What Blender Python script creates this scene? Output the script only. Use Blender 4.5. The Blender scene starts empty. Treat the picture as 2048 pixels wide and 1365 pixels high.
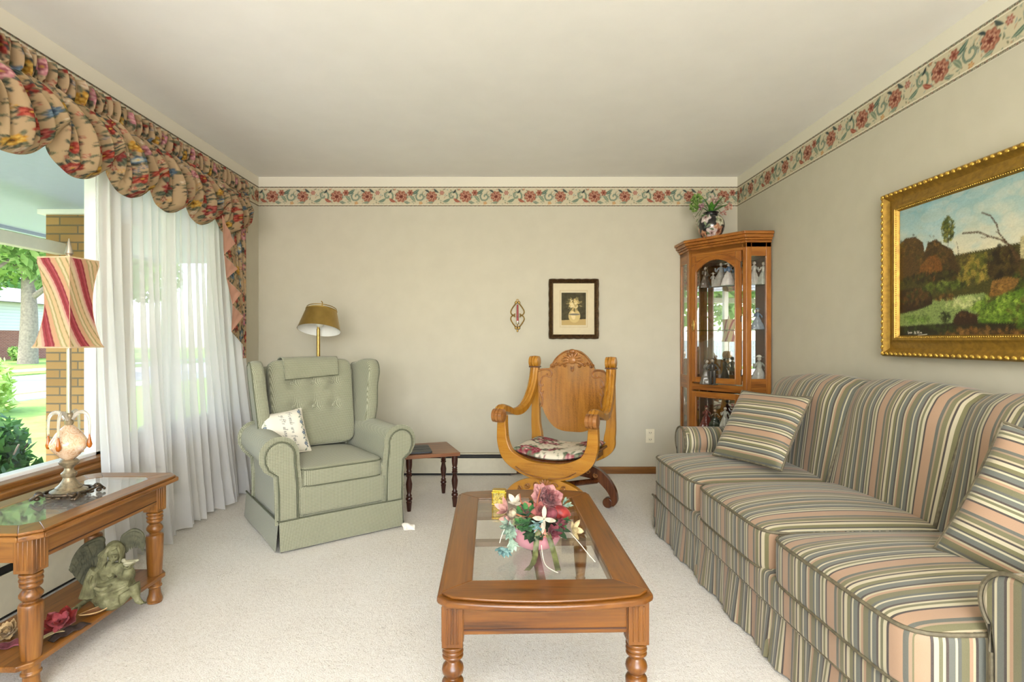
import bpy, bmesh, math, random
import numpy as np
from math import sin, cos, pi, radians, sqrt, atan2
from mathutils import Vector, Matrix, noise as mnoise

SC = bpy.context.scene
COL = SC.collection
random.seed(7)
RNG = np.random.RandomState(11)

# ------------------------------------------------------------ camera, world, lights, exposure
F_PX, VPX, VPY, CAM_H = 1100.0, 1012.0, 680.0, 1.10
cam_d = bpy.data.cameras.new('camera')
cam = bpy.data.objects.new('camera', cam_d); COL.objects.link(cam)
cam_d.sensor_width = 36.0; cam_d.lens = F_PX * 36.0 / 2048.0
cam_d.shift_x = (1024.0 - VPX) / 2048.0
cam_d.shift_y = -(682.5 - VPY) / 2048.0
cam_d.clip_start = 0.05; cam_d.clip_end = 300
cam.location = (0, 0, CAM_H); cam.rotation_euler = (pi / 2, 0, 0)
SC.camera = cam
SC.view_settings.view_transform = 'Standard'; SC.view_settings.look = 'None'
SC.view_settings.gamma = 1.0; SC.view_settings.use_curve_mapping = False
SC.view_settings.exposure = 0.80

world = bpy.data.worlds.new('world'); SC.world = world; world.use_nodes = True
wn = world.node_tree; wn.nodes.clear()
wo = wn.nodes.new('ShaderNodeOutputWorld'); wb = wn.nodes.new('ShaderNodeBackground')
sky = wn.nodes.new('ShaderNodeTexSky'); sky.sky_type = 'NISHITA'; sky.sun_disc = False
sky.sun_elevation = radians(55); sky.sun_rotation = radians(200); sky.air_density = 1.0; sky.dust_density = 1.5
wn.links.new(sky.outputs[0], wb.inputs[0]); wb.inputs[1].default_value = 0.72
wn.links.new(wb.outputs[0], wo.inputs[0])

def light(name, kind, loc, rot, power, color, size=None, size_y=None, angle=None):
    l = bpy.data.lights.new(name, kind); l.energy = power; l.color = color
    if kind == 'AREA':
        l.shape = 'RECTANGLE'; l.size = size; l.size_y = size_y
    if angle is not None: l.angle = angle
    o = bpy.data.objects.new(name, l); COL.objects.link(o); o.location = loc; o.rotation_euler = rot
    return o
# sun, high over the street in front of the house; the deep porch roof keeps it out of the room
light('sun', 'SUN', (0, 0, 20), (radians(24), radians(-27), 0), 3.6, (1.0, 0.95, 0.86), angle=radians(1.0))
# daylight coming through the picture window (outside the glass, under the porch roof)
_p = light('daylight_front_window', 'AREA', (-2.20, 2.285, 1.295), (0, radians(-90), 0), 20, (1, 1, 1), 1.62, 3.45)
_p.data.cycles.is_portal = True            # only guides the sky light in through the opening
# unseen fill added outside an invented rear window to brighten the room
light('rear_fill_light', 'AREA', (0.2, -2.75, 1.50), (radians(90), 0, 0), 122, (1.0, 0.99, 0.985), 3.0, 1.7)
# unseen upward fill added behind the camera, like a flash bounced off the ceiling
light('ceiling_bounce_fill', 'AREA', (0.1, -0.9, 2.0), (pi, 0, 0), 88, (1.0, 0.985, 0.96), 0.5, 0.5)

# ------------------------------------------------------------ colour helpers
def lin(h):
    if isinstance(h, str):
        h = h.lstrip('#'); c = [int(h[i:i + 2], 16) / 255.0 for i in (0, 2, 4)]
    else: c = list(h)
    return tuple((v / 12.92 if v <= 0.04045 else ((v + 0.055) / 1.055) ** 2.4) for v in c)

# ------------------------------------------------------------ materials
_mc = {}
class NT:
    def __init__(s, name):
        s.m = bpy.data.materials.new(name); s.m.use_nodes = True
        s.t = s.m.node_tree; s.b = s.t.nodes['Principled BSDF']
        s.out = s.t.nodes['Material Output']
    def n(s, typ, **kw):
        nd = s.t.nodes.new(typ)
        for k, v in kw.items():
            if k.startswith('i_'): nd.inputs[k[2:].replace('_', ' ')].default_value = v
            elif k[0] == 'I' and k[1:].isdigit(): nd.inputs[int(k[1:])].default_value = v
            else: setattr(nd, k, v)
        return nd
    def l(s, a, b): s.t.links.new(a, b)
    def coords(s, kind='Object', scale=(1, 1, 1), rot=(0, 0, 0)):
        tc = s.n('ShaderNodeTexCoord'); mp = s.n('ShaderNodeMapping')
        mp.inputs['Scale'].default_value = scale; mp.inputs['Rotation'].default_value = rot
        s.l(tc.outputs[kind], mp.inputs['Vector']); return mp.outputs[0]
    def ramp(s, fac, stops, interp='LINEAR'):
        r = s.n('ShaderNodeValToRGB'); e = r.color_ramp; e.interpolation = interp
        while len(e.elements) < len(stops): e.elements.new(0.5)
        for k, (p, c) in enumerate(stops):
            e.elements[k].position = p; e.elements[k].color = (*c[:3], 1)
        s.l(fac, r.inputs[0]); return r.outputs[0]
    def noise(s, vec, scale, detail=3, rough=0.5, dist=0.0):
        nd = s.n('ShaderNodeTexNoise'); nd.inputs['Scale'].default_value = scale
        nd.inputs['Detail'].default_value = detail; nd.inputs['Roughness'].default_value = rough
        nd.inputs['Distortion'].default_value = dist
        s.l(vec, nd.inputs['Vector']); return nd.outputs['Fac']
    def bump(s, h, strength=0.3, dist=0.01):
        b = s.n('ShaderNodeBump'); b.inputs['Strength'].default_value = strength
        b.inputs['Distance'].default_value = dist; s.l(h, b.inputs['Height']); s.l(b.outputs[0], s.b.inputs['Normal'])
    def math(s, op, a, b=None, c=None):
        m = s.n('ShaderNodeMath', operation=op)
        for k, v in enumerate((a, b, c)):
            if v is None: continue
            if isinstance(v, (int, float)): m.inputs[k].default_value = v
            else: s.l(v, m.inputs[k])
        return m.outputs[0]
    def mix(s, f, a, b):
        m = s.n('ShaderNodeMix', data_type='RGBA')
        if isinstance(f, (int, float)): m.inputs['Factor'].default_value = f
        else: s.l(f, m.inputs['Factor'])
        for k, v in ((6, a), (7, b)):
            if isinstance(v, tuple): m.inputs[k].default_value = (*v[:3], 1)
            else: s.l(v, m.inputs[k])
        return m.outputs[2]
    def set(s, col=None, rough=None, metal=None, spec=None, **kw):
        if col is not None:
            if isinstance(col, tuple): s.b.inputs['Base Color'].default_value = (*col[:3], 1)
            else: s.l(col, s.b.inputs['Base Color'])
        if rough is not None: s.b.inputs['Roughness'].default_value = rough
        if metal is not None: s.b.inputs['Metallic'].default_value = metal
        if spec is not None: s.b.inputs['Specular IOR Level'].default_value = spec
        for k, v in kw.items(): s.b.inputs[k.replace('_', ' ')].default_value = v
        return s

def plain(name, col, rough=0.5, metal=0.0, spec=0.5, vary=0.12, scale=30, bump=0.0, **kw):
    """a plain coat with slight procedural mottling"""
    if name in _mc: return _mc[name]
    t = NT(name); c = lin(col); v = t.coords()
    n = t.noise(v, scale, 3)
    a = tuple(x * (1 - vary) for x in c); b = tuple(min(1, x * (1 + vary)) for x in c)
    t.set(t.ramp(n, [(0.3, a), (0.7, b)]), rough, metal, spec, **kw)
    if bump: t.bump(n, bump, 0.004)
    _mc[name] = t.m; return t.m

def wood(name, dark, mid, light_, axis='X', scale=1.0, rough=0.35, spec=0.5, kind='Object', figure=0.0, dim=0.74):
    if name in _mc: return _mc[name]
    t = NT(name)
    st = {'X': (1.2, 14, 14), 'Y': (14, 1.2, 14), 'Z': (14, 14, 1.2)}[axis]
    v = t.coords(kind, tuple(x * scale for x in st))
    n1 = t.noise(v, 1.6, 5, 0.6, 1.2)
    st2 = {'X': (6, 170, 170), 'Y': (170, 6, 170), 'Z': (170, 170, 6)}[axis]
    v2 = t.coords(kind, tuple(x * scale for x in st2))
    n2 = t.noise(v2, 1.0, 2, 0.5)
    f = t.math('ADD', t.math('MULTIPLY', n1, 0.72), t.math('MULTIPLY', n2, 0.30))
    if figure:
        w = t.n('ShaderNodeTexWave', wave_type='BANDS', bands_direction='DIAGONAL')
        w.inputs['Scale'].default_value = 34; w.inputs['Distortion'].default_value = 14; w.inputs['Detail'].default_value = 3; w.inputs['Detail Scale'].default_value = 1.5
        tc = t.coords(kind, (1, 1, 1)); t.l(tc, w.inputs['Vector'])
        f = t.math('ADD', f, t.math('MULTIPLY', t.math('SUBTRACT', w.outputs['Fac'], 0.5), figure))
    dk, md, lt = [tuple(x * dim for x in lin(q)) for q in (dark, mid, light_)]
    c = t.ramp(f, [(0.30, tuple(x * .8 for x in dk)), (0.46, md), (0.68, lt)])
    t.set(c, rough, spec=spec, Coat_Weight=0.12, Coat_Roughness=0.18)
    t.bump(n2, 0.12, 0.002)
    _mc[name] = t.m; return t.m

def vcol(name, rough=0.8, spec=0.2, weave=0.0, translucent=0.0, coat=0.0, sheen=0.0):
    """colour comes from the pattern woven or printed on the mesh"""
    if name in _mc: return _mc[name]
    t = NT(name); a = t.n('ShaderNodeVertexColor', layer_name='Col')
    t.set(a.outputs['Color'], rough, spec=spec, Coat_Weight=coat, Sheen_Weight=sheen)
    if weave:
        v = t.coords(); t.bump(t.noise(v, 600, 2), weave, 0.002)
    if translucent:
        tr = t.n('ShaderNodeBsdfTranslucent'); t.l(a.outputs['Color'], tr.inputs[0])
        mx = t.n('ShaderNodeMixShader'); mx.inputs[0].default_value = translucent
        t.l(t.b.outputs[0], mx.inputs[1]); t.l(tr.outputs[0], mx.inputs[2]); t.l(mx.outputs[0], t.out.inputs[0])
    _mc[name] = t.m; return t.m

def glass(name, tint=(1, 1, 1), refl=0.07, rough=0.02, opacity=0.0, body=(1, 1, 1)):
    if name in _mc: return _mc[name]
    t = NT(name); t.t.nodes.remove(t.b)
    tr = t.n('ShaderNodeBsdfTransparent'); tr.inputs[0].default_value = (*tint, 1)
    gl = t.n('ShaderNodeBsdfGlossy'); gl.inputs['Roughness'].default_value = rough
    lw = t.n('ShaderNodeLayerWeight'); lw.inputs[0].default_value = 0.5
    f = t.math('ADD', t.math('MULTIPLY', t.math('POWER', lw.outputs['Facing'], 5.0), 0.9), refl)
    cl = t.math('MINIMUM', f, 0.9)
    mx = t.n('ShaderNodeMixShader'); t.l(cl, mx.inputs[0]); t.l(tr.outputs[0], mx.inputs[1]); t.l(gl.outputs[0], mx.inputs[2])
    last = mx.outputs[0]
    if opacity:
        d = t.n('ShaderNodeBsdfDiffuse'); d.inputs[0].default_value = (*body, 1)
        m2 = t.n('ShaderNodeMixShader'); m2.inputs[0].default_value = opacity
        t.l(last, m2.inputs[1]); t.l(d.outputs[0], m2.inputs[2]); last = m2.outputs[0]
    t.l(last, t.out.inputs[0]); _mc[name] = t.m; return t.m

# ------------------------------------------------------------ mesh builder
class MB:
    def __init__(s): s.v = []; s.f = []; s.mi = []; s.cur = 0
    def add(s, verts, faces, M=None):
        o = len(s.v)
        for p in verts:
            p = Vector(p)
            if M is not None: p = M @ p
            s.v.append(tuple(p))
        for f in faces: s.f.append(tuple(i + o for i in f)); s.mi.append(s.cur)
        return s
    def box(s, c, d, M=None, rz=0.0):
        x, y, z = d[0] / 2, d[1] / 2, d[2] / 2; R = Matrix.Rotation(rz, 4, 'Z')
        vs = [Vector(c) + R @ Vector((sx * x, sy * y, sz * z)) for sz in (-1, 1) for sy in (-1, 1) for sx in (-1, 1)]
        return s.add(vs, [(0, 2, 3, 1), (4, 5, 7, 6), (0, 1, 5, 4), (2, 6, 7, 3), (0, 4, 6, 2), (1, 3, 7, 5)], M)
    def bb(s, x0, x1, y0, y1, z0, z1, M=None):
        return s.box(((x0 + x1) / 2, (y0 + y1) / 2, (z0 + z1) / 2), (x1 - x0, y1 - y0, z1 - z0), M)
    def lathe(s, prof, M=None, n=24, c=(0, 0, 0), cap=True, sx=1.0, sy=1.0):
        vs = []; fs = []
        for r, z in prof:
            for k in range(n):
                a = 2 * pi * k / n; vs.append((c[0] + r * cos(a) * sx, c[1] + r * sin(a) * sy, c[2] + z))
        for j in range(len(prof) - 1):
            for k in range(n):
                k2 = (k + 1) % n; fs.append((j * n + k, j * n + k2, (j + 1) * n + k2, (j + 1) * n + k))
        if cap:
            fs.append(tuple(range(n - 1, -1, -1))); b = (len(prof) - 1) * n; fs.append(tuple(range(b, b + n)))
        return s.add(vs, fs, M)
    def tube(s, pts, rad, n=10, M=None, closed=False, cap=True, flat=1.0, up=None):
        pts = [Vector(p) for p in pts]; N = len(pts)
        if not hasattr(rad, '__len__'): rad = [rad] * N
        vs = []; fs = []; prev = None
        for i, p in enumerate(pts):
            if closed: t = pts[(i + 1) % N] - pts[i - 1]
            else: t = pts[min(i + 1, N - 1)] - pts[max(i - 1, 0)]
            if t.length < 1e-9: t = Vector((0, 0, 1))
            t.normalize()
            if prev is None:
                ref = Vector(up) if up else (Vector((0, 0, 1)) if abs(t.z) < 0.9 else Vector((1, 0, 0)))
                nx = ref.cross(t)
            else:
                nx = prev - t * prev.dot(t)
            if nx.length < 1e-9: nx = t.orthogonal()
            nx.normalize(); prev = nx; ny = t.cross(nx)
            for k in range(n):
                a = 2 * pi * k / n; vs.append(p + (nx * cos(a) + ny * sin(a) * flat) * rad[i])
        segs = N if closed else N - 1
        for j in range(segs):
            j2 = (j + 1) % N
            for k in range(n):
                k2 = (k + 1) % n; fs.append((j * n + k, j * n + k2, j2 * n + k2, j2 * n + k))
        if cap and not closed:
            fs.append(tuple(range(n - 1, -1, -1))); b = (N - 1) * n; fs.append(tuple(range(b, b + n)))
        return s.add(vs, fs, M)
    def prism(s, poly, d0, d1, plane='xz', M=None):
        """poly: 2D outline; extruded from d0 to d1 along the remaining axis"""
        def P(a, b, d): return {'xz': (a, d, b), 'yz': (d, a, b), 'xy': (a, b, d)}[plane]
        n = len(poly); vs = [P(a, b, d0) for a, b in poly] + [P(a, b, d1) for a, b in poly]
        fs = [tuple(range(n)), tuple(range(2 * n - 1, n - 1, -1))] + [(k, k + n, (k + 1) % n + n, (k + 1) % n) for k in range(n)]
        return s.add(vs, fs, M)
    def grid(s, fn, nu, nv, M=None, wrap_u=False):
        vs = [fn(u / (nu if wrap_u else nu - 1), v / (nv - 1)) for v in range(nv) for u in range(nu)]; fs = []
        for v in range(nv - 1):
            for u in range(nu if wrap_u else nu - 1):
                u2 = (u + 1) % nu; fs.append((v * nu + u, v * nu + u2, (v + 1) * nu + u2, (v + 1) * nu + u))
        return s.add(vs, fs, M)
    def soft(s, c, d, p=8, n=14, crown=0.0, M=None, fn=None):
        """rounded box: superellipsoid of half sizes d/2 with a crowned top"""
        seen = {}; vs = []; fs = []
        def vid(a, b, e):
            k = (round(a, 6), round(b, 6), round(e, 6))
            if k in seen: return seen[k]
            q = (abs(a) ** p + abs(b) ** p + abs(e) ** p) ** (1.0 / p)
            x, y, z = a / q, b / q, e / q
            cr = 1 + crown * (1 - x * x) * (1 - y * y) if z > 0 else 1
            P = Vector((c[0] + x * d[0] / 2, c[1] + y * d[1] / 2, c[2] + z * d[2] / 2 * cr))
            if fn: P = Vector(fn(P, x, y, z))
            seen[k] = len(vs); vs.append(P); return seen[k]
        L = [sin(pi / 2 * (-1 + 2 * i / n)) for i in range(n + 1)]
        for sgn in (-1, 1):
            for ax in range(3):
                for i in range(n):
                    for j in range(n):
                        q = []
                        for (u, w) in ((L[i], L[j]), (L[i + 1], L[j]), (L[i + 1], L[j + 1]), (L[i], L[j + 1])):
                            t = [0, 0, 0]; t[ax] = sgn; t[(ax + 1) % 3] = u; t[(ax + 2) % 3] = w; q.append(vid(*t))
                        fs.append(tuple(q) if sgn > 0 else tuple(reversed(q)))
        return s.add(vs, fs, M)
    def ball(s, c, r, M=None, nu=16, nv=10, rot=None):
        if not hasattr(r, '__len__'): r = (r, r, r)
        R = rot if rot is not None else Matrix.Identity(3)
        vs = [Vector(c) + R @ Vector((0, 0, -r[2]))]; fs = []
        for j in range(1, nv):
            t = -pi / 2 + pi * j / nv
            for k in range(nu):
                a = 2 * pi * k / nu; vs.append(Vector(c) + R @ Vector((r[0] * cos(t) * cos(a), r[1] * cos(t) * sin(a), r[2] * sin(t))))
        vs.append(Vector(c) + R @ Vector((0, 0, r[2]))); L = len(vs) - 1
        for k in range(nu): fs.append((0, 1 + (k + 1) % nu, 1 + k))
        for j in range(nv - 2):
            for k in range(nu):
                a = 1 + j * nu; fs.append((a + k, a + (k + 1) % nu, a + nu + (k + 1) % nu, a + nu + k))
        b = 1 + (nv - 2) * nu
        for k in range(nu): fs.append((b + k, b + (k + 1) % nu, L))
        return s.add(vs, fs, M)
    def build(s, name, mats, parent=None, smooth=35, bevel=0.0, seg=2, col=None, loc=(0, 0, 0), rot=(0, 0, 0), remesh=0.0, sub=0, **props):
        me = bpy.data.meshes.new(name); me.from_pydata(s.v, [], s.f)
        if not isinstance(mats, (list, tuple)): mats = [mats]
        for m in mats: me.materials.append(m)
        if any(s.mi): me.polygons.foreach_set('material_index', s.mi)
        if col is not None:
            ca = me.color_attributes.new('Col', 'FLOAT_COLOR', 'POINT')
            a = np.ones((len(s.v), 4), dtype=np.float32); a[:, :3] = col; ca.data.foreach_set('color', a.ravel())
        if smooth:
            me.shade_smooth()
            if smooth < 180: me.set_sharp_from_angle(angle=radians(smooth))
        me.validate(); me.update()
        o = bpy.data.objects.new(name, me); COL.objects.link(o)
        o.location = loc; o.rotation_euler = rot
        if parent is not None: o.parent = parent
        if remesh:
            r = o.modifiers.new('remesh', 'REMESH'); r.mode = 'VOXEL'; r.voxel_size = remesh; r.use_smooth_shade = True
            q = o.modifiers.new('smooth', 'SMOOTH'); q.factor = 0.5; q.iterations = 2
        if bevel:
            b = o.modifiers.new('bevel', 'BEVEL'); b.width = bevel; b.segments = seg; b.limit_method = 'ANGLE'; b.angle_limit = radians(40)
        if sub:
            q = o.modifiers.new('sub', 'SUBSURF'); q.levels = sub; q.render_levels = sub
        for k, v in props.items(): o[k] = v
        return o

def thing(name, label, cat, loc=(0, 0, 0), rz=0.0, group=None):
    o = bpy.data.objects.new(name, None); COL.objects.link(o); o.location = loc; o.rotation_euler = (0, 0, rz)
    o.empty_display_size = 0.1; o['label'] = label; o['category'] = cat
    if group: o['group'] = group
    return o
def tag(o, label, cat, group=None):
    o['label'] = label; o['category'] = cat
    if group: o['group'] = group
    return o
def struct(mb, name, mat, parent=None, **kw):
    o = mb.build(name, mat, parent, **kw)
    if parent is None: o['kind'] = 'structure'
    return o
def dup(root, loc, rz, label, group=None):
    r = root.copy(); COL.objects.link(r); r.location = loc; r.rotation_euler = (0, 0, rz); r['label'] = label
    if group: r['group'] = group
    for ch in list(root.children):
        c = ch.copy(); COL.objects.link(c); c.parent = r
        for g in ch.children:
            d = g.copy(); COL.objects.link(d); d.parent = c
    return r
def smoothpath(P, k=8, closed=False):
    P = [Vector(p) for p in P]; out = []; N = len(P)
    rng = range(N if closed else N - 1)
    for i in rng:
        p0 = P[(i - 1) % N] if closed or i > 0 else P[0]; p1 = P[i]; p2 = P[(i + 1) % N]
        p3 = P[(i + 2) % N] if closed or i + 2 < N else P[-1]
        for j in range(k):
            t = j / k
            out.append(0.5 * ((2 * p1) + (p2 - p0) * t + (2 * p0 - 5 * p1 + 4 * p2 - p3) * t * t + (3 * p1 - p0 - 3 * p2 + p3) * t ** 3))
    if not closed: out.append(P[-1])
    return out
def spiral(c, r0, turns, a0=0.0, sgn=1, k=26, rend=0.15):
    """points of a scroll in a plane (2D)"""
    return [(c[0] + (r0 * (1 - (1 - rend) * i / k)) * cos(a0 + sgn * 2 * pi * turns * i / k),
             c[1] + (r0 * (1 - (1 - rend) * i / k)) * sin(a0 + sgn * 2 * pi * turns * i / k)) for i in range(k + 1)]

# ------------------------------------------------------------ printed patterns drawn as arrays, then laid on dense meshes
class Tile:
    def __init__(s, w, h, res, bg, wrap=(True, True)):
        s.w, s.h, s.res, s.wrap = w, h, res, wrap
        s.W, s.H = max(1, int(round(w / res))), max(1, int(round(h / res)))
        s.a = np.empty((s.H, s.W, 3), np.float32); s.a[:] = lin(bg)
        s.X, s.Y = np.meshgrid((np.arange(s.W) + 0.5) * res, (np.arange(s.H) + 0.5) * res)
    def d(s, cx, cy):
        dx = s.X - cx; dy = s.Y - cy
        if s.wrap[0]: dx = (dx + s.w / 2) % s.w - s.w / 2
        if s.wrap[1]: dy = (dy + s.h / 2) % s.h - s.h / 2
        return dx, dy
    def put(s, m, col, al=1.0):
        c = np.array(lin(col), np.float32); k = (np.clip(m, 0, 1) * al)[..., None]; s.a = s.a * (1 - k) + c * k
    def ell(s, cx, cy, rx, ry, rot, col, al=1.0):
        dx, dy = s.d(cx, cy); u = dx * cos(rot) + dy * sin(rot); v = -dx * sin(rot) + dy * cos(rot)
        q = np.sqrt((u / rx) ** 2 + (v / ry) ** 2); s.put((1 - q) * min(rx, ry) / s.res + 0.5, col, al)
    def leaf(s, cx, cy, L, wd, rot, col, vein=None):
        dx, dy = s.d(cx, cy); u = dx * cos(rot) + dy * sin(rot); v = -dx * sin(rot) + dy * cos(rot)
        t = np.clip(u / L, -1, 1); bend = 0.18 * L * (t * t)
        wv = wd * (1 - t * t); m = (wv - np.abs(v - bend)) / s.res + 0.3; m[np.abs(u) > L] = 0
        s.put(m, col)
        if vein: mm = (0.6 * s.res - np.abs(v - bend)) / s.res + 0.5; mm[np.abs(u) > L * 0.8] = 0; s.put(mm, vein, 0.7)
    def flower(s, cx, cy, r, n, cols, rot=0.0, center='#c9a24a'):
        k = len(cols)
        for j, c in enumerate(cols):
            rr = r * (1 - j / k * 0.75)
            for i in range(n):
                a = rot + 2 * pi * i / n + j * 0.5
                s.ell(cx + cos(a) * rr * 0.55, cy + sin(a) * rr * 0.55, rr * 0.48, rr * 0.30, a, c)
        if center: s.ell(cx, cy, r * 0.16, r * 0.16, 0, center)
    def line(s, pts, wd, col, al=1.0):
        m = np.zeros_like(s.X)
        for (x0, y0), (x1, y1) in zip(pts[:-1], pts[1:]):
            dx, dy = s.d(x0, y0); ex, ey = x1 - x0, y1 - y0; L2 = ex * ex + ey * ey + 1e-12
            t = np.clip((dx * ex + dy * ey) / L2, 0, 1); q = np.hypot(dx - ex * t, dy - ey * t)
            m = np.maximum(m, (wd - q) / s.res + 0.5)
        s.put(m, col, al)
    def poly(s, pts, col, al=1.0):
        m = np.zeros(s.X.shape, bool); n = len(pts)
        for i in range(n):
            x0, y0 = pts[i]; x1, y1 = pts[(i + 1) % n]
            c = ((y0 > s.Y) != (y1 > s.Y)) & (s.X < (x1 - x0) * (s.Y - y0) / (y1 - y0 + 1e-12) + x0); m ^= c
        s.put(m.astype(np.float32), col, al)
    def sample(s, x, y):
        x = np.asarray(x, float); y = np.asarray(y, float)
        fx = x / s.res - 0.5; fy = y / s.res - 0.5
        i0 = np.floor(fx).astype(int); j0 = np.floor(fy).astype(int); tx = (fx - i0)[..., None]; ty = (fy - j0)[..., None]
        def g(i, j):
            i = i % s.W if s.wrap[0] else np.clip(i, 0, s.W - 1); j = j % s.H if s.wrap[1] else np.clip(j, 0, s.H - 1)
            return s.a[j, i]
        return (g(i0, j0) * (1 - tx) + g(i0 + 1, j0) * tx) * (1 - ty) + (g(i0, j0 + 1) * (1 - tx) + g(i0 + 1, j0 + 1) * tx) * ty
def sheet(tile, name, origin, eu, ev, U, V, step, mat, parent=None, u0=0.0, v0=0.0, thick=None):
    """flat printed sheet: origin + u*eu + v*ev, coloured from the tile"""
    nu, nv = int(round(U / step)) + 1, int(round(V / step)) + 1
    us, vs = np.meshgrid(np.linspace(0, U, nu), np.linspace(0, V, nv))
    P = np.array(origin)[None, None] + us[..., None] * np.array(eu) + vs[..., None] * np.array(ev)
    idx = np.arange(nu * nv).reshape(nv, nu)
    F = np.stack([idx[:-1, :-1], idx[:-1, 1:], idx[1:, 1:], idx[1:, :-1]], -1).reshape(-1, 4)
    mb = MB(); mb.v = [tuple(p) for p in P.reshape(-1, 3)]; mb.f = [tuple(int(i) for i in f) for f in F]; mb.mi = [0] * len(mb.f)
    return mb.build(name, mat, parent, smooth=0, col=tile.sample(us + u0, vs + v0).reshape(-1, 3))
# ------------------------------------------------------------ shared materials
XL, XR, YB, YN, ZC = -2.034, 1.902, 4.52, -2.60, 2.44
def wall_mat():
    t = NT('painted_wall'); v = t.coords()
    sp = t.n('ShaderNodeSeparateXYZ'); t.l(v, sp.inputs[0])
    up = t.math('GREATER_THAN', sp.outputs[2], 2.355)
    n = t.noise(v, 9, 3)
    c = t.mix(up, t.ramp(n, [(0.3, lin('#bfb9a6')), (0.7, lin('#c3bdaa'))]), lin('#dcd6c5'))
    t.set(c, 0.7, spec=0.3); t.bump(t.noise(v, 260, 2), 0.08, 0.002); return t.m
M_WALL = wall_mat()
M_CEIL = plain('ceiling_paint', '#efede8', 0.85, vary=0.015, scale=6, bump=0.05, spec=0.2)
def carpet_mat():
    t = NT('cream_carpet'); v = t.coords()
    n1 = t.noise(v, 170, 3, 0.75); n2 = t.noise(v, 2.2, 4, 0.6); n3 = t.noise(v, 55, 2, 0.6)
    f = t.math('ADD', t.math('MULTIPLY', n1, 0.7), t.math('ADD', t.math('MULTIPLY', n2, 0.22), t.math('MULTIPLY', n3, 0.25)))
    t.set(t.ramp(f, [(0.37, lin('#867b6b')), (0.49, lin('#ece4d8')), (0.66, lin('#fcf7ee'))]), 0.95, spec=0.1)
    t.bump(t.math('ADD', n1, t.math('MULTIPLY', n3, 0.6)), 0.9, 0.012); return t.m
M_CARPET = carpet_mat()
OAK = dict(dark='#4c2c0e', mid='#85521d', light_='#a06c2e')
M_OAKX = wood('oak_x', **OAK, axis='X'); M_OAKY = wood('oak_y', **OAK, axis='Y'); M_OAKZ = wood('oak_z', **OAK, axis='Z')
TB = dict(dark='#3a1e07', mid='#6e3f0e', light_='#885415')
M_TX = wood('table_oak_x', **TB, axis='X', rough=0.3); M_TY = wood('table_oak_y', **TB, axis='Y', rough=0.3); M_TZ = wood('table_oak_z', **TB, axis='Z', rough=0.3)
M_GLASS = glass('clear_glass')
M_WGLASS = glass('window_glass', refl=0.02)
M_WHITE = plain('white_vinyl', '#eeeeea', 0.4, vary=0.02)
M_HEAT = plain('heater_enamel', '#cfc8b2', 0.45, vary=0.03)
M_DARK = plain('dark_slot', '#262420', 0.6)
M_BRASS = plain('aged_brass', '#a98b4e', 0.32, metal=0.9, vary=0.2, scale=60)
M_PRINT = vcol('printed_paper', 0.7); M_CLOTHV = vcol('printed_cloth', 0.85, weave=0.15, translucent=0.22)
M_CLOTH2 = vcol('printed_cushion_cloth', 0.85, weave=0.2)

# ------------------------------------------------------------ room shell
struct(MB().bb(XL - .12, XR + .12, YN - .12, YB + .12, -.12, 0), 'floor', M_CARPET, smooth=0)
struct(MB().bb(XL - .12, XR + .12, YN - .12, YB + .12, ZC, ZC + .12), 'ceiling', M_CEIL, smooth=0)
struct(MB().bb(XL - .12, XR + .12, YB, YB + .12, 0, ZC), 'wall_back', M_WALL, smooth=0)
struct(MB().bb(XR, XR + .12, YN, YB, 0, ZC), 'wall_right', M_WALL, smooth=0)
WY0, WY1, WZ0, WZ1 = 0.55, 4.02, 0.47, 2.12
w = MB(); w.bb(XL - .12, XL, YN, WY0, 0, ZC); w.bb(XL - .12, XL, WY1, YB, 0, ZC)
w.bb(XL - .12, XL, WY0, WY1, 0, WZ0); w.bb(XL - .12, XL, WY0, WY1, WZ1, ZC)
struct(w, 'wall_left', M_WALL, smooth=0)
w = MB(); w.bb(XL, -1.4, YN - .12, YN, 0, ZC); w.bb(1.7, XR, YN - .12, YN, 0, ZC); w.bb(-1.4, 1.7, YN - .12, YN, 0, .5); w.bb(-1.4, 1.7, YN - .12, YN, 2.3, ZC)
struct(w, 'wall_rear', M_WALL, smooth=0)
# rear window, unseen, added as an opening for the fill light
r2 = thing('added_rear_window', 'wide white framed window in the wall behind the camera', 'window'); del r2['label'], r2['category']; r2['kind'] = 'structure'
w = MB()
for x in (-1.37, -.6, .2, .95, 1.67): w.bb(x - .03, x + .03, YN - .1, YN - .04, .5, 2.3)
for z in (.53, 2.27): w.bb(-1.37, 1.67, YN - .1, YN - .04, z - .03, z + .03)
w.build('window_frame', M_WHITE, r2, smooth=0)
# picture window
r1 = thing('window_1', 'x', 'window'); del r1['label'], r1['category']; r1['kind'] = 'structure'
w = MB(); XG = XL - .085
for y0, y1 in ((WY0, WY0 + .05), (WY1 - .05, WY1), (2.80, 2.87), (WY0 + 1.15, WY0 + 1.22)): w.bb(XG - .03, XG + .03, y0, y1, WZ0, WZ1)
for z in (WZ0 + .03, WZ1 - .03): w.bb(XG - .03, XG + .03, WY0, WY1, z - .03, z + .03)
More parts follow.
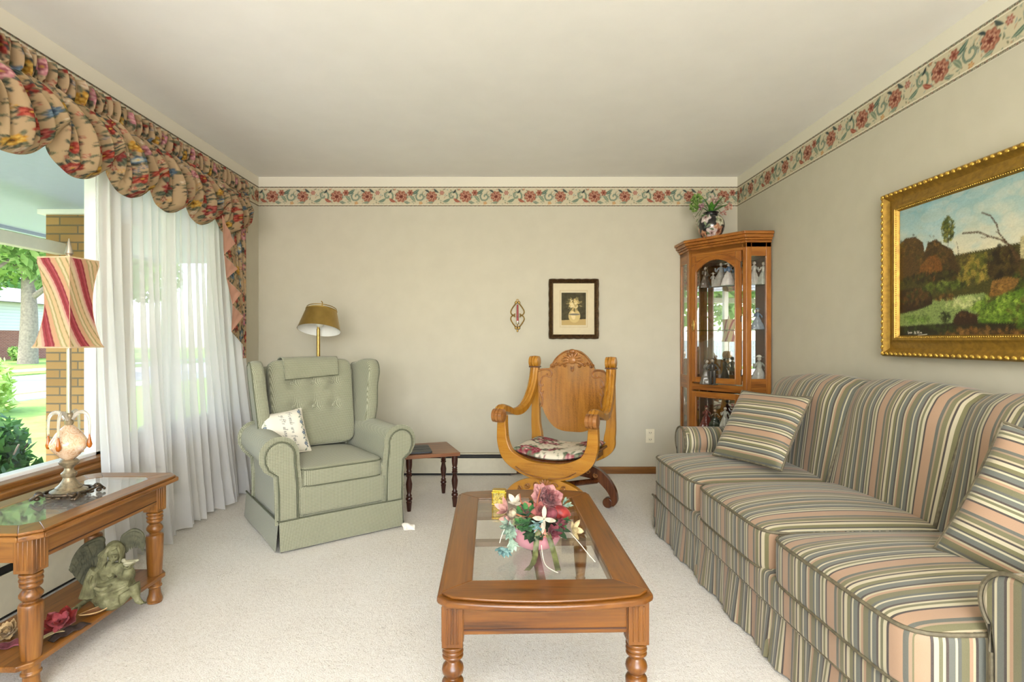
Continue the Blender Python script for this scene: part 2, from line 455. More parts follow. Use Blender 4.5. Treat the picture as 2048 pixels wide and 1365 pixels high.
# casement sash beyond the fixed pane
for y0, y1 in ((2.90, 2.95), (3.40, 3.46), (3.92, 3.97)): w.bb(XG - .015, XG + .045, y0, y1, WZ0 + .06, WZ1 - .06)
for z in (WZ0 + .085, WZ1 - .085): w.bb(XG - .015, XG + .045, 2.9, 3.97, z - .025, z + .025)
w.build('window_frame', M_WHITE, r1, smooth=0, bevel=.003)
MB().bb(XG - .004, XG + .004, WY0 + .05, 2.80, WZ0 + .06, WZ1 - .06).build('pane', M_WGLASS, r1, smooth=0)
MB().bb(XG - .004, XG + .004, 2.95, 3.92, WZ0 + .11, WZ1 - .11).build('pane', M_WGLASS, r1, smooth=0)
w = MB(); w.bb(XL - .06, XL + .045, WY0 - .05, WY1 + .05, WZ0 - .002, WZ0 + .022)
w.bb(XL, XL + .022, WY0 - .05, WY1 + .05, WZ0 - .07, WZ0 - .002); w.bb(XG + .03, XL + .01, WY0, WY1, WZ0 + .02, WZ0 + .045)
w.build('window_sill', M_OAKY, r1, smooth=0, bevel=.006)
w = MB(); w.bb(XG + .03, XL - .01, 2.845, 2.875, WZ0 + .04, WZ1); w.bb(XG + .03, XL + .012, WY1 - .02, WY1, WZ0 + .04, WZ1)
w.build('window_casing', M_OAKZ, r1, smooth=0, bevel=.004)
w = MB(); w.tube(smoothpath([(XG + .05, 3.10, .60), (XG + .09, 3.12, .62), (XG + .11, 3.20, .615), (XG + .10, 3.27, .60)], 6), .007)
w.build('window_crank', M_WHITE, r1)

# baseboards
struct(MB().bb(-.02, XR, YB - .016, YB, 0, .058), 'baseboard_back', M_OAKX, smooth=0, bevel=.004)
struct(MB().bb(XR - .016, XR, YN, YB - .016, 0, .058), 'baseboard_right', M_OAKY, smooth=0, bevel=.004)

# ------------------------------------------------------------ wallpaper border
def border_tile():
    t = Tile(.53, .168, .0028, '#cbc2a8', (True, False)); R = random.Random(4)
    for _ in range(110):
        t.leaf(R.uniform(0, .53), R.uniform(.02, .148), R.uniform(.006, .016), R.uniform(.0025, .005), R.uniform(0, 6.3), R.choice(['#8c9484', '#a9ab97', '#b99d84', '#9aa3a0', '#7b7a63']))
    def scroll(cx, cy, s, rot, c, c2):
        pts = []
        for k in range(15):
            a = rot + k * .36; r = s * (1 - k / 17); pts.append((cx + cos(a) * r, cy + sin(a) * r))
        t.line(pts, .0055, c); t.line(pts, .0016, c2)
        for k in range(5):
            a = rot - .3 - k * .35; t.leaf(cx + cos(a) * s * 1.15, cy + sin(a) * s * 1.15, s * .42, s * .17, a + 1.2, c, c2)
    scroll(.105, .088, .036, 1.1, '#5f7466', '#a9b59c'); scroll(.375, .085, .034, 4.2, '#60746a', '#aab49f')
    t.leaf(.33, .118, .045, .012, .5, '#5c7468', '#b7bfa8'); t.leaf(.31, .07, .04, .013, 2.3, '#84917c', '#c4c5ae')
    t.leaf(.06, .05, .038, .011, .4, '#6b7f70', '#b7bfa8'); t.leaf(.14, .05, .034, .012, -.5, '#9c5a48', '#d0a089'); t.leaf(.125, .125, .022, .008, .9, '#3f4a4a')
    t.leaf(.50, .13, .03, .009, -.7, '#55605a'); t.leaf(.43, .13, .026, .008, 2.6, '#4b5654'); t.leaf(.46, .035, .03, .009, .2, '#7a8a7a', '#b9bfa8')
    t.leaf(.26, .035, .03, .009, -.2, '#6f7f72', '#b9bfa8')
    for cx, cy, r in ((.215, .085, .047), (.465, .085, .043)):
        for i in range(10):
            a = i * .63 + .3; t.leaf(cx + cos(a) * r * .95, cy + sin(a) * r * .8, r * .34, r * .14, a + 1.1, ['#6b7a68', '#4d5c54', '#8c8a70'][i % 3])
        t.ell(cx, cy, r * .82, r * .74, 0, '#a0705a')
        t.flower(cx, cy, r * 1.05, 8, ['#a3705c', '#b98a74', '#8f5c4c', '#c49a82', '#86493c'], .3, '#6e4034')
        for i in range(14):
            a = i * .45; rr = r * (.35 + .5 * ((i * 7) % 5) / 5); t.line([(cx + cos(a) * rr * .6, cy + sin(a) * rr * .6), (cx + cos(a + .25) * rr, cy + sin(a + .25) * rr)], .0011, ['#6e3a30', '#ddc0a8'][i % 2], .8)
    t.flower(.29, .115, .026, 6, ['#9a6250', '#b58672', '#8a5040'], 0, '#7a4438'); t.flower(.02, .115, .02, 6, ['#a87462', '#c0978a'], 0, '#7a4438')
    t.flower(.375, .03, .016, 5, ['#b98a5c', '#d0b088'], 0); t.flower(.16, .145, .012, 5, ['#9c6a58', '#c09a80'], 0)
    # edges: cream line, dotted garland, cream line
    m = ((t.Y < .0165) | (t.Y > .1515)).astype(float); t.put(m, '#cfc6ae')
    for yy in (.0095, .1585):
        for k in range(53):
            x = k * .01; t.leaf(x, yy + .001 * sin(k * 2.1), .0066, .0042, .5 * sin(k * 1.7), ['#574f3e', '#74493b', '#525c50', '#7c735c'][k % 4])
    t.put(((np.abs(t.Y - .0175) < .0015) | (np.abs(t.Y - .1505) < .0015)).astype(float), '#efe9d8')
    t.put(((t.Y < .0028) | (t.Y > .1652)).astype(float), '#f0eadb'); t.put(((np.abs(t.Y - .0045) < .001) | (np.abs(t.Y - .1635) < .001)).astype(float), '#5e5748')
    t.a = t.a ** 1.18
    return t
BT = border_tile()
ZB = 2.193
for nm, o, eu, U, u0 in (('trim_1', (XL, YB - .0015, ZB), (1, 0, 0), XR - XL, .10), ('trim_2', (XR - .0015, YB, ZB), (0, -1, 0), YB - YN, .22), ('trim_3', (XL + .0015, YN, ZB), (0, 1, 0), YB - YN, .0)):
    s_ = .0035 if nm != 'trim_3' else .005
    sheet(BT, nm, o, eu, (0, 0, 1), U, .168, s_, M_PRINT, u0=u0)['kind'] = 'structure'

# ------------------------------------------------------------ baseboard heaters, outlet
def heater(name, label, loc, rz, L, H):
    t = thing(name, label, 'heater', loc, rz)
    m = MB(); m.bb(0, L, -.012, 0, .02, H); m.bb(0, L, -.060, -.004, H - .006, H); m.bb(0, L, -.075, -.068, .020, H - .034)
    m.bb(0, .05, -.076, 0, .02, H); m.bb(L - .05, L, -.076, 0, .02, H)
    m.build('casing', M_HEAT, t, smooth=0, bevel=.002)
    m = MB(); m.bb(.05, L - .05, -.05, -.012, H - .040, H - .012); m.bb(.05, L - .05, -.055, -.012, .0, .020); m.build('slot_shade', M_DARK, t, smooth=0)  # dark bars put in as the shade inside the slot and under the casing
    m = MB(); m.tube([(.05, -.035, H * .45), (L - .05, -.035, H * .45)], .012); m.build('pipe', M_BRASS, t)
    return t
heater('baseboard_heater', 'long cream baseboard heater under the back wall behind the small side table', (XL + .10, YB - .001, 0), 0, 2.02, .175)
heater('baseboard_heater', 'cream baseboard heater with dark slot under the picture window', (XL + .001, .5, 0), pi / 2, 3.75, .215)
t = thing('wall_outlet', 'ivory electrical outlet low on the back wall', 'outlet', (1.183, YB, .31))
MB().box((0, -.004, 0), (.072, .008, .115)).build('cover_plate', plain('ivory_plastic', '#e4dcc2', .4, vary=.03), t, smooth=0, bevel=.003)
for z in (-.028, .028):
    m = MB(); m.box((0, -.009, z), (.034, .004, .03)); o = m.build('socket', plain('ivory_plastic', '#e4dcc2'), t, smooth=0, bevel=.002)
    m = MB(); m.box((-.007, -.0115, z), (.003, .002, .010)); m.box((.007, -.0115, z), (.003, .002, .010)); m.ball((0, -.0115, z - .009), .002); m.build('slots', M_DARK, o, smooth=0)

# ------------------------------------------------------------ outdoors, seen through the picture window and in the cabinet mirror
def grassy():
    t = NT('lawn_grass'); v = t.coords(); n = t.noise(v, 3, 5, .7); n2 = t.noise(v, 90, 3, .7)
    t.set(t.ramp(t.math('ADD', t.math('MULTIPLY', n, .5), t.math('MULTIPLY', n2, .5)), [(.3, lin('#55742e')), (.7, lin('#a2bd62'))]), .9, spec=.1); return t.m
M_GRASS = grassy(); M_CONC = plain('concrete', '#b9b3a8', .9, vary=.1, scale=4, bump=.2); M_ROAD = plain('road', '#a5a19b', .9, vary=.1, scale=3)
GZ = -.5
struct(MB().bb(-14.5, XL - .13, -25, 40, GZ - .2, GZ), 'ground', M_GRASS, smooth=0)
struct(MB().bb(-22, -14.5, -40, 90, GZ - .2, GZ - .04), 'street', M_ROAD, smooth=0)
struct(MB().bb(-90, -22, -40, 110, GZ - .2, GZ + .02), 'far_lawn', M_GRASS, smooth=0)
struct(MB().bb(-5.6, -2.35, -1, 12, GZ, GZ + .03), 'front_walk', M_CONC, smooth=0)
struct(MB().bb(-25.3, -23.6, -40, 90, GZ, GZ + .05), 'far_sidewalk', M_CONC, smooth=0)
struct(MB().bb(-13.9, -12.6, -25, 40, GZ, GZ + .03), 'near_sidewalk', M_CONC, smooth=0)
w = MB(); w.bb(-4.55, XL - .13, -3, 7.5, 2.14, 2.20); w.bb(-4.60, -4.55, -3, 7.5, 2.11, 2.30)
struct(w, 'porch_soffit', plain('soffit_paint', '#b9c6d2', .6, vary=.02), smooth=0)
struct(MB().bb(-3.60, -3.52, -3, 4.4, 1.78, 1.87), 'porch_beam', plain('beam_paint', '#ddd7c2', .6, vary=.03), smooth=0)
def brick_mat(name, c1, c2, mortar, w_, h_, ms=.012):
    t = NT(name); tc = t.n('ShaderNodeTexCoord'); sp = t.n('ShaderNodeSeparateXYZ'); t.l(tc.outputs['Object'], sp.inputs[0])
    cb = t.n('ShaderNodeCombineXYZ'); t.l(t.math('ADD', sp.outputs[0], sp.outputs[1]), cb.inputs[0]); t.l(sp.outputs[2], cb.inputs[1])
    b = t.n('ShaderNodeTexBrick'); t.l(cb.outputs[0], b.inputs['Vector'])
    b.inputs['Color1'].default_value = (*lin(c1), 1); b.inputs['Color2'].default_value = (*lin(c2), 1); b.inputs['Mortar'].default_value = (*lin(mortar), 1)
    b.inputs['Scale'].default_value = 1; b.inputs['Mortar Size'].default_value = ms; b.inputs['Brick Width'].default_value = w_; b.inputs['Row Height'].default_value = h_; b.inputs['Bias'].default_value = 0
    t.set(b.outputs['Color'], .9, spec=.2)
    t.bump(t.math('SUBTRACT', 1.0, b.outputs['Fac']), .8, .01); return t.m
t = thing('brick_pillar', 'tan brick porch pillar outside the window behind the striped lamp', 'pillar', (-3.48, 4.6, GZ))
MB().bb(-.2, .2, -.2, .2, 0, 2.60).build('brickwork', brick_mat('tan_brick', '#a98451', '#957243', '#6f624c', .29, .068, .006), t, smooth=0)
MB().bb(-.24, .24, -.24, .24, 2.60, 2.64).build('capital', M_WHITE, t, smooth=0, bevel=.004)
def leafmat(name, a, b):
    if name in _mc: return _mc[name]
    t = NT(name); oi = t.n('ShaderNodeNewGeometry'); c = t.ramp(oi.outputs['Random Per Island'], [(0, lin(a)), (1, lin(b))])
    t.set(c, .5, spec=.3); tr = t.n('ShaderNodeBsdfTranslucent'); t.l(c, tr.inputs[0])
    mx = t.n('ShaderNodeMixShader'); mx.inputs[0].default_value = .4; t.l(t.b.outputs[0], mx.inputs[1]); t.l(tr.outputs[0], mx.inputs[2]); t.l(mx.outputs[0], t.out.inputs[0])
    _mc[name] = t.m; return t.m
def foliage(clumps, n, size, seed, shell=.55):
    R = np.random.RandomState(seed); mb = MB(); C = np.array([c[:3] for c in clumps]); rad = np.array([c[3] for c in clumps])
    k = R.choice(len(clumps), n, p=rad ** 2 / (rad ** 2).sum()); d = R.normal(size=(n, 3)); d /= np.linalg.norm(d, axis=1)[:, None]
    P = C[k] + d * (rad[k] * (shell + (1 - shell) * R.rand(n) ** .5))[:, None]
    a = R.normal(size=(n, 3)); a /= np.linalg.norm(a, axis=1)[:, None]; b = np.cross(a, d + .3 * R.normal(size=(n, 3))); b /= np.linalg.norm(b, axis=1)[:, None] + 1e-9
    s = size * (.6 + .8 * R.rand(n))[:, None]
    V = np.stack([P - a * s, P - b * s * .45, P + a * s, P + b * s * .45], 1).reshape(-1, 3)
    mb.v = [tuple(v) for v in V]; mb.f = [(4 * i, 4 * i + 1, 4 * i + 2, 4 * i + 3) for i in range(n)]; mb.mi = [0] * n
    return mb
M_BARK = plain('bark', '#8c7f6e', .9, vary=.25, scale=8, bump=.4)
LG = leafmat('fresh_leaves', '#5d8a34', '#b5d277'); LM = leafmat('mid_leaves', '#3f6e2c', '#8fb557'); LD = leafmat('dark_leaves', '#1f4a1c', '#4f8038')
def tree(label, x, y, h, trunk_r, crown, n, size, seed, mat, fork=True, group=None):
    t = thing('tree', label, 'tree', (x, y, GZ), group=group); R = random.Random(seed)
    m = MB(); P = [(0, 0, 0), (.1, 0, h * .25), (-.05, .05, h * .45), (0, 0, h * .7)]
    m.tube(smoothpath(P, 4), [trunk_r * (1.25 - .75 * k / 12) for k in range(13)], 12)
    for i in range(6):
        a = i * 1.05 + R.random(); z0 = h * (.32 + .06 * i)
        m.tube(smoothpath([(0, 0, z0), (cos(a) * h * .12, sin(a) * h * .12, z0 + h * .10), (cos(a) * h * .28, sin(a) * h * .28, z0 + h * .26)], 4), [trunk_r * .5 * (1 - k / 11) for k in range(9)], 8)
    m.build('trunk', M_BARK, t)
    foliage(crown, n, size, seed).build('foliage', mat, t, smooth=0)
def crown(R_, h, zc, r, k, seed):
    R = random.Random(seed); return [(R.uniform(-1, 1) * R_, R.uniform(-1, 1) * R_, zc + R.uniform(-.5, .5) * h, r * R.uniform(.7, 1.2)) for _ in range(k)]
tree('large street tree with grey trunk beyond the road, left of the striped lampshade', -31.3, 36, 13, .45, crown(5.5, 7, 9.0, 2.4, 16, 1), 9000, .34, 1, LG)
tree('leafy tree at the left edge of the window, nearer than the grey-trunked tree', -21, 20.6, 10, .22, crown(2.6, 5, 7.0, 1.6, 12, 2), 5500, .26, 2, LG)
tree('distant tree filling the gap behind the house across the road', -60, 66, 17, .5, crown(11, 9, 8.5, 4.2, 18, 3), 7000, .6, 3, LM)
tree('tall tree behind the fence, reflected in the cabinet mirror', -31, -10, 12, .4, crown(5, 8, 7.0, 2.6, 16, 4), 6000, .42, 4, LG)
tree('broad tree by the fence end, reflected at the left of the cabinet mirror', -33, 4.5, 12, .4, crown(4.5, 8, 7.0, 2.6, 14, 5), 5000, .42, 5, LM)
tree('tree far down the street, reflected in the cabinet mirror', -38, -27, 13, .4, crown(6, 8, 7.5, 3.0, 16, 6), 5000, .46, 6, LG)
t = thing('house', 'red brick and grey sided house across the street', 'house', (-43, 44, GZ))
MB().bb(-7, 3.2, -6, 9, 0, 2.35).build('brick_wall', brick_mat('red_brick', '#9a5a48', '#87493a', '#a08a7c', .3, .1), t, smooth=0)
def siding():
    q = NT('grey_siding'); v = q.coords(); sp = q.n('ShaderNodeSeparateXYZ'); q.l(v, sp.inputs[0])
    f = q.math('FRACT', q.math('MULTIPLY', sp.outputs[2], 4.0)); q.set(q.ramp(f, [(0, lin('#8f9290')), (.12, lin('#cfd1cc')), (1, lin('#dadbd5'))]), .7); return q.m
MB().bb(-7, 3.2, -6, 9, 2.35, 4.7).build('siding', siding(), t, smooth=0)
MB().prism([(-7.6, 4.6), (4.1, 4.6), (-1.7, 6.3)], -6.6, 9.6, 'xz').build('roof', plain('shingles', '#8a8682', .9, vary=.2, scale=5), t, smooth=0)
m = MB(); m.bb(3.2, 3.26, -3.2, -1.4, .9, 2.2); m.build('window', plain('dim_window', '#46525a', .15), t, smooth=0)
def shrub(name, label, x, y, z, r, n, size, seed, mat, sq=1.0):
    t = thing(name, label, 'shrub', (x, y, z)); R = random.Random(seed)
    foliage([(R.uniform(-.6, .6) * r, R.uniform(-.6, .6) * r, r * sq * R.uniform(.35, 1.0), r * .52) for _ in range(10)], n, size, seed, .3).build('foliage', mat, t, smooth=0)
    m = MB()
    for k in range(7):
        a = k * .9; m.tube(smoothpath([(0, 0, 0), (cos(a) * r * .2, sin(a) * r * .2, r * .5), (cos(a) * r * .5, sin(a) * r * .5, r * 1.1)], 4), [.018 - .0015 * j for j in range(9)], 6)
    m.build('stems', M_BARK, t)
shrub('evergreen_bush', 'dark green feathery evergreen bush just outside the window at its lower left', -4.35, 4.55, GZ + .03, .64, 9000, .055, 11, LD, .95)
shrub('garden_shrub', 'yellow green shrub on the front lawn beyond the dark evergreen bush', -11.2, 11.6, GZ, .95, 4000, .10, 12, leafmat('lime_leaves', '#98b84a', '#dcea96'))
shrub('garden_shrub', 'small shrub beside the red brick house wall across the street', -36.5, 41.5, GZ, .8, 1200, .16, 13, LG)
shrub('round_bush', 'clipped round bush in front of the wooden fence, seen in the cabinet mirror', -22.6, -6.0, GZ, .8, 3000, .12, 14, LM)
t = thing('picket_fence', 'pale grey board fence across the street, seen in the cabinet mirror', 'fence', (-25.5, -8, GZ))
m = MB()
for k in range(80): m.bb(-.02, .02, -8 + k * .2, -8 + k * .2 + .17, .05, 1.55)
m.build('boards', plain('fence_wood', '#c9c2b6', .8, vary=.1), t, smooth=0)
m = MB(); m.bb(.02, .07, -8, 8, .35, .45); m.bb(.02, .07, -8, 8, 1.2, 1.3); m.build('rails', plain('fence_wood', '#c9c2b6'), t, smooth=0)
# ------------------------------------------------------------ window dressing: sheers, valance, cascade
def chintz():
    t = Tile(.62, .62, .0036, '#bfa583'); R = random.Random(9)
    G = ['#3f4a44', '#59604f', '#2f3d42', '#6d6b50', '#4b4a3c']; placed = []
    def spot(r):
        for _ in range(60):
            x, y = R.uniform(0, .62), R.uniform(0, .62)
            if all(((x - a + .31) % .62 - .31) ** 2 + ((y - b + .31) % .62 - .31) ** 2 > (r + q) ** 2 for a, b, q in placed): placed.append((x, y, r)); return x, y
        return x, y
    big = [['#8e3a30', '#b3564a', '#7c2c26', '#c98070'], ['#a5453a', '#c66c58', '#8a332a'], ['#c9973e', '#dcb864', '#a87a2c'], ['#5b6e80', '#8496a2', '#44566a'], ['#93413c', '#bb6a60', '#6f2b2b'],
           ['#c08088', '#d8a8a4', '#9c5c66'], ['#8e3a30', '#b3564a', '#7c2c26'], ['#4c6070', '#7f93a0', '#c7c4b4']]
    for k in range(19):
        c = big[k % len(big)]; r = R.uniform(.034, .050); x, y = spot(r * 1.2)
        for i in range(8):
            a = R.uniform(0, 6.3); t.leaf(x + cos(a) * r * 1.15, y + sin(a) * r * 1.15, r * .62, r * .22, a + R.uniform(-.5, .5), R.choice(G), '#8d9077')
        t.flower(x, y, r, R.choice([6, 7, 8, 5]), c, R.random() * 6, R.choice(['#c9a24a', '#3a3030', '#d9b25a']))
        for i in range(3):
            a = R.uniform(0, 6.3); t.line([(x + cos(a) * r * .3, y + sin(a) * r * .3), (x + cos(a) * r * .9, y + sin(a) * r * .9)], .0012, '#4a2420', .6)
    for k in range(44):
        x, y = spot(.016); c = R.choice(['#9c3b30', '#b4584a', '#c79a44', '#5d7284', '#d9cdb6'])
        a = R.uniform(0, 6.3); t.line([(x, y), (x + cos(a) * .04, y + sin(a) * .04)], .0017, '#4b4a3c')
        t.flower(x, y, R.uniform(.011, .019), 5, [c, '#d8b89a'], a, '#3a302c')
        t.leaf(x + cos(a) * .03, y + sin(a) * .03, .017, .006, a + 1, R.choice(G))
    for k in range(170):
        t.leaf(R.uniform(0, .62), R.uniform(0, .62), R.uniform(.008, .019), R.uniform(.003, .007), R.uniform(0, 6.3), R.choice(G + ['#7c7f66', '#8a5548']))
    t.a = t.a ** 1.12 * .82
    return t
CT = chintz()
# sheers: two curtain panels hanging from the rod, puddling lightly at the floor
def sheer_mat():
    t = NT('sheer_voile'); t.t.nodes.remove(t.b)
    d = t.n('ShaderNodeBsdfDiffuse'); d.inputs[0].default_value = (.84, .83, .81, 1)
    tl = t.n('ShaderNodeBsdfTranslucent'); tl.inputs[0].default_value = (.84, .83, .82, 1)
    tr = t.n('ShaderNodeBsdfTransparent')
    a = t.n('ShaderNodeMixShader'); a.inputs[0].default_value = .5; t.l(d.outputs[0], a.inputs[1]); t.l(tl.outputs[0], a.inputs[2])
    lw = t.n('ShaderNodeLayerWeight'); lw.inputs[0].default_value = .5
    f = t.math('ADD', .66, t.math('MULTIPLY', lw.outputs['Facing'], .22))
    b = t.n('ShaderNodeMixShader'); t.l(f, b.inputs[0]); t.l(tr.outputs[0], b.inputs[1]); t.l(a.outputs[0], b.inputs[2]); t.l(b.outputs[0], t.out.inputs[0]); return t.m
M_SHEER = sheer_mat()
def sheer(name_label, y0t, y1t, y0b, y1b, xt, xb, ph, folds):
    t = thing('sheer_curtain', name_label, 'curtain', (0, 0, 0), group='white sheer curtains at the picture window')
    def f(u, v):
        z = 2.16 - v * 2.145; y = (y0t * (1 - v) + y0b * v) * (1 - u) + (y1t * (1 - v) + y1b * v) * u
        amp = .014 + .030 * v ** 1.3; q = 2 * pi * folds * u + ph + .8 * sin(3 * u * pi + ph)
        x = xt + (xb - xt) * v ** 1.6 + amp * sin(q) + .010 * v * sin(2.3 * q + 1) + .03 * v * v * sin(2 * pi * u * 2.2 + ph)
        return (x, y + .012 * v * cos(q), z + .012 * sin(q * .5) * (v > .98))
    MB().grid(f, 260, 46).build('panel', M_SHEER, t, smooth=180)
    MB().grid(lambda u, v: (lambda p: (p[0] + .002, p[1], p[2]))(f(u, 1 - .085 * (1 - v))), 260, 6).build('hem', M_SHEER, t, smooth=180)
sheer('white sheer curtain panel next to the uncovered glass, behind the striped lamp', 2.66, 3.355, 2.56, 3.22, -1.990, -1.86, .4, 9)
sheer('white sheer curtain panel nearest the corner, behind the green armchair', 3.365, 3.99, 3.27, 4.08, -1.990, -1.86, 2.1, 9)
# valance (balloon swags with a gathered header)
VY0, VY1 = .35, 4.06
t = thing('window_valance', 'floral chintz balloon valance with scalloped bottom over the picture window', 'valance', (0, 0, 0))
CUSP0, LOBE = 2.302 - .335 * 6, .335
def vnoise(a, b): return mnoise.noise(Vector((a, b, 3.7)))
def val_pt(s, v):
    # s along the window (m), v 0 top .. 1 bottom, then the curl under
    k = (s - CUSP0) / LOBE; fr = k - math.floor(k); edge = min(1.0, (VY1 - s) / .05, (s - VY0) / .05)
    lobe = sin(pi * fr) ** .62
    if s > VY1 - .10: lobe = max(lobe * .5, .15)
    ztop, zh = 2.268, 2.175; zb = 1.925 - .095 * lobe
    z = ztop + (zb - ztop) * v
    hdr = max(0.0, min(1.0, (.28 - v) / .04)) if v > .24 else 1.0
    ruff = (.015 * sin(s * 230 + 3 * sin(s * 17)) + .014 * sin(s * 117 + 5 * v) + .010 * vnoise(s * 40, v * 6))
    body = max(0.0, (v - .24) / .76)
    belly = .085 * sin(pi * min(1, body * .93)) ** .7
    # folds sweep diagonally from each gather, strongest near the cusps
    q = fr + .55 * (1 - body)
    fold = (.026 * sin(2 * pi * (2.0 * q)) + .018 * sin(2 * pi * (5.1 * q + .3 * body)) + .007 * sin(2 * pi * 9 * q + 4 * body)) * sin(pi * min(1, body * 1.02 + .02)) ** .5
    fold += .010 * vnoise(s * 14, body * 3)
    fold -= .030 * (1 - lobe) * body
    x = -1.925 + ruff * hdr + .012 * hdr * sin(pi * min(1, v / .3)) + (belly + fold) * (1 - hdr) * edge
    if v > .92: x -= (v - .92) / .08 * .045 * lobe
    return (x, s, z)
def cloth_grid(fn, s0, s1, ns, nv, uvf):
    V = []; UV = []
    for j in range(nv):
        for i in range(ns):
            s = s0 + (s1 - s0) * i / (ns - 1); v = j / (nv - 1); V.append(fn(s, v)); UV.append(uvf(s, v))
    mb = MB(); mb.v = V; mb.f = [(j * ns + i, j * ns + i + 1, (j + 1) * ns + i + 1, (j + 1) * ns + i) for j in range(nv - 1) for i in range(ns - 1)]; mb.mi = [0] * len(mb.f)
    return mb, np.array(UV)
ns = 900
# header and swags as two parts split at v = .28
def strip(v0, v1, nv, ns_, uf, name, mat):
    mb, uv = cloth_grid(lambda s, v: val_pt(s, v0 + (v1 - v0) * v), VY0, VY1, ns_, nv, lambda s, v: uf(s, v0 + (v1 - v0) * v))
    # the print follows the gathered cloth: its width is measured along the folds
    Pq = np.array(mb.v).reshape(nv, ns_, 3); ds = np.linalg.norm(np.diff(Pq, axis=1), axis=2); cum = np.concatenate([np.zeros((nv, 1)), np.cumsum(ds, axis=1)], axis=1)
    sv = np.linspace(VY0, VY1, ns_); cusps = np.arange(CUSP0 - LOBE * 4, VY1 + LOBE, LOBE); cusps = np.concatenate([[VY0], cusps[(cusps > VY0 + .01) & (cusps < VY1 - .01)], [VY1]])
    mean = np.interp(cusps, sv, cum.mean(axis=0)); uv = uv.reshape(nv, ns_, 2)
    for r in range(nv):
        own = np.interp(cusps, sv, cum[r]); uv[r, :, 0] += np.interp(cum[r], own, mean) * .95
    uv = uv.reshape(-1, 2)
    return mb.build(name, mat, t, smooth=180, col=CT.sample(uv[:, 0], uv[:, 1]))
strip(0, .285, 26, 1500, lambda s, v: (v * .02, 2.3 - v * .45), 'gathered_header', M_CLOTHV)
def swag_uv(s, v):
    k = (s - CUSP0) / LOBE; fr = k - math.floor(k); return (.25 * (v - .28), 1.9 - .60 * v)
strip(.28, 1.0, 100, 1050, swag_uv, 'swag', M_CLOTHV)
# return of the valance to the wall at the corner end
mb, uv = cloth_grid(lambda s, v: (s, VY1 - .003 + .004 * sin(s * 200), 2.268 - v * (.36 - .02 * sin(s * 60))), XL + .003, -1.905, 40, 60, lambda s, v: (s, v * .5))
mb.build('end_return', M_CLOTHV, t, smooth=180, col=CT.sample(uv[:, 0], uv[:, 1]))
MB().tube([(-1.945, VY0, 2.25), (-1.945, VY1 - .01, 2.25)], .008).build('rod', M_WHITE, t)
# cascade: a folded tail, printed on the face and pink inside
t = thing('curtain_cascade', 'zigzag folded floral side tail with pink lining hanging from the valance by the corner', 'curtain', (0, 0, 0))
M_PINK = plain('pink_lining', '#cf9d88', .8, vary=.05, scale=12)
def wp(px, py, x): Y = -x * F_PX / (VPX - px); return (x, Y, CAM_H - (py - VPY) / F_PX * Y)
OUT = [(444, 430), (448, 510), (453, 558), (465, 610), (463, 664)]; INN = [(470, 487), (475, 538), (482, 587), (486, 633), (487, 692)]
def flap(a, b, c, name, mat, bulge, nn=22):
    """curved triangular fold a-b-c (a: pleat top, b: hem notch, c: hem point)"""
    a, b, c = Vector(a), Vector(b), Vector(c); V = []; F = []; UV = []
    for j in range(nn):
        for i in range(nn):
            u = i / (nn - 1); v = j / (nn - 1); p = a.lerp(b, u).lerp(c, v); q = sin(pi * u) * sin(pi * v)
            p = p + Vector((bulge * q + .003 * sin(u * 14) * (1 - v), 0, 0)); V.append(tuple(p)); UV.append((p.y * 1.1, p.z))
    F = [(j * nn + i, j * nn + i + 1, (j + 1) * nn + i + 1, (j + 1) * nn + i) for j in range(nn - 1) for i in range(nn - 1)]
    mb = MB(); mb.v = V; mb.f = F; mb.mi = [0] * len(F); UV = np.array(UV)
    mb.build(name, mat, t, smooth=180, col=CT.sample(UV[:, 0], UV[:, 1]) if mat is M_CLOTHV else None)
YR = 4.035
for k in range(5):
    o = wp(*OUT[k], -1.872); i_ = wp(*INN[k], -1.905); o2 = wp(*OUT[k + 1], -1.872) if k < 4 else None
    if o2: flap(o, i_, o2, 'lining_fold', M_PINK, -.012)
    if k < 4: flap(i_, wp(*INN[k + 1], -1.905), o2, 'printed_fold', M_CLOTHV, .010)
mbv = []; nu, nv = 26, 260
V = []; UV = []
zs = [wp(*p, -1.905) for p in [(462, 425)] + INN]
for j in range(nv):
    v = j / (nv - 1); z = 1.94 + (.965 - 1.94) * v
    zz = [p[2] for p in zs]; yy = [p[1] for p in zs]; yl = np.interp(-z, [-q for q in zz], yy)
    yr = YR; yl = min(yl, yr - .012)
    for i in range(nu):
        u = i / (nu - 1); V.append((-1.91 + .012 * sin(u * 16) * (1 - v * .5), yl + (yr - yl) * u, z)); UV.append(((yl + (yr - yl) * u) * 2.2, z))
mb = MB(); mb.v = V; mb.f = [(j * nu + i, j * nu + i + 1, (j + 1) * nu + i + 1, (j + 1) * nu + i) for j in range(nv - 1) for i in range(nu - 1)]; mb.mi = [0] * len(mb.f)
UV = np.array(UV); mb.build('printed_tail', M_CLOTHV, t, smooth=180, col=CT.sample(UV[:, 0], UV[:, 1]))
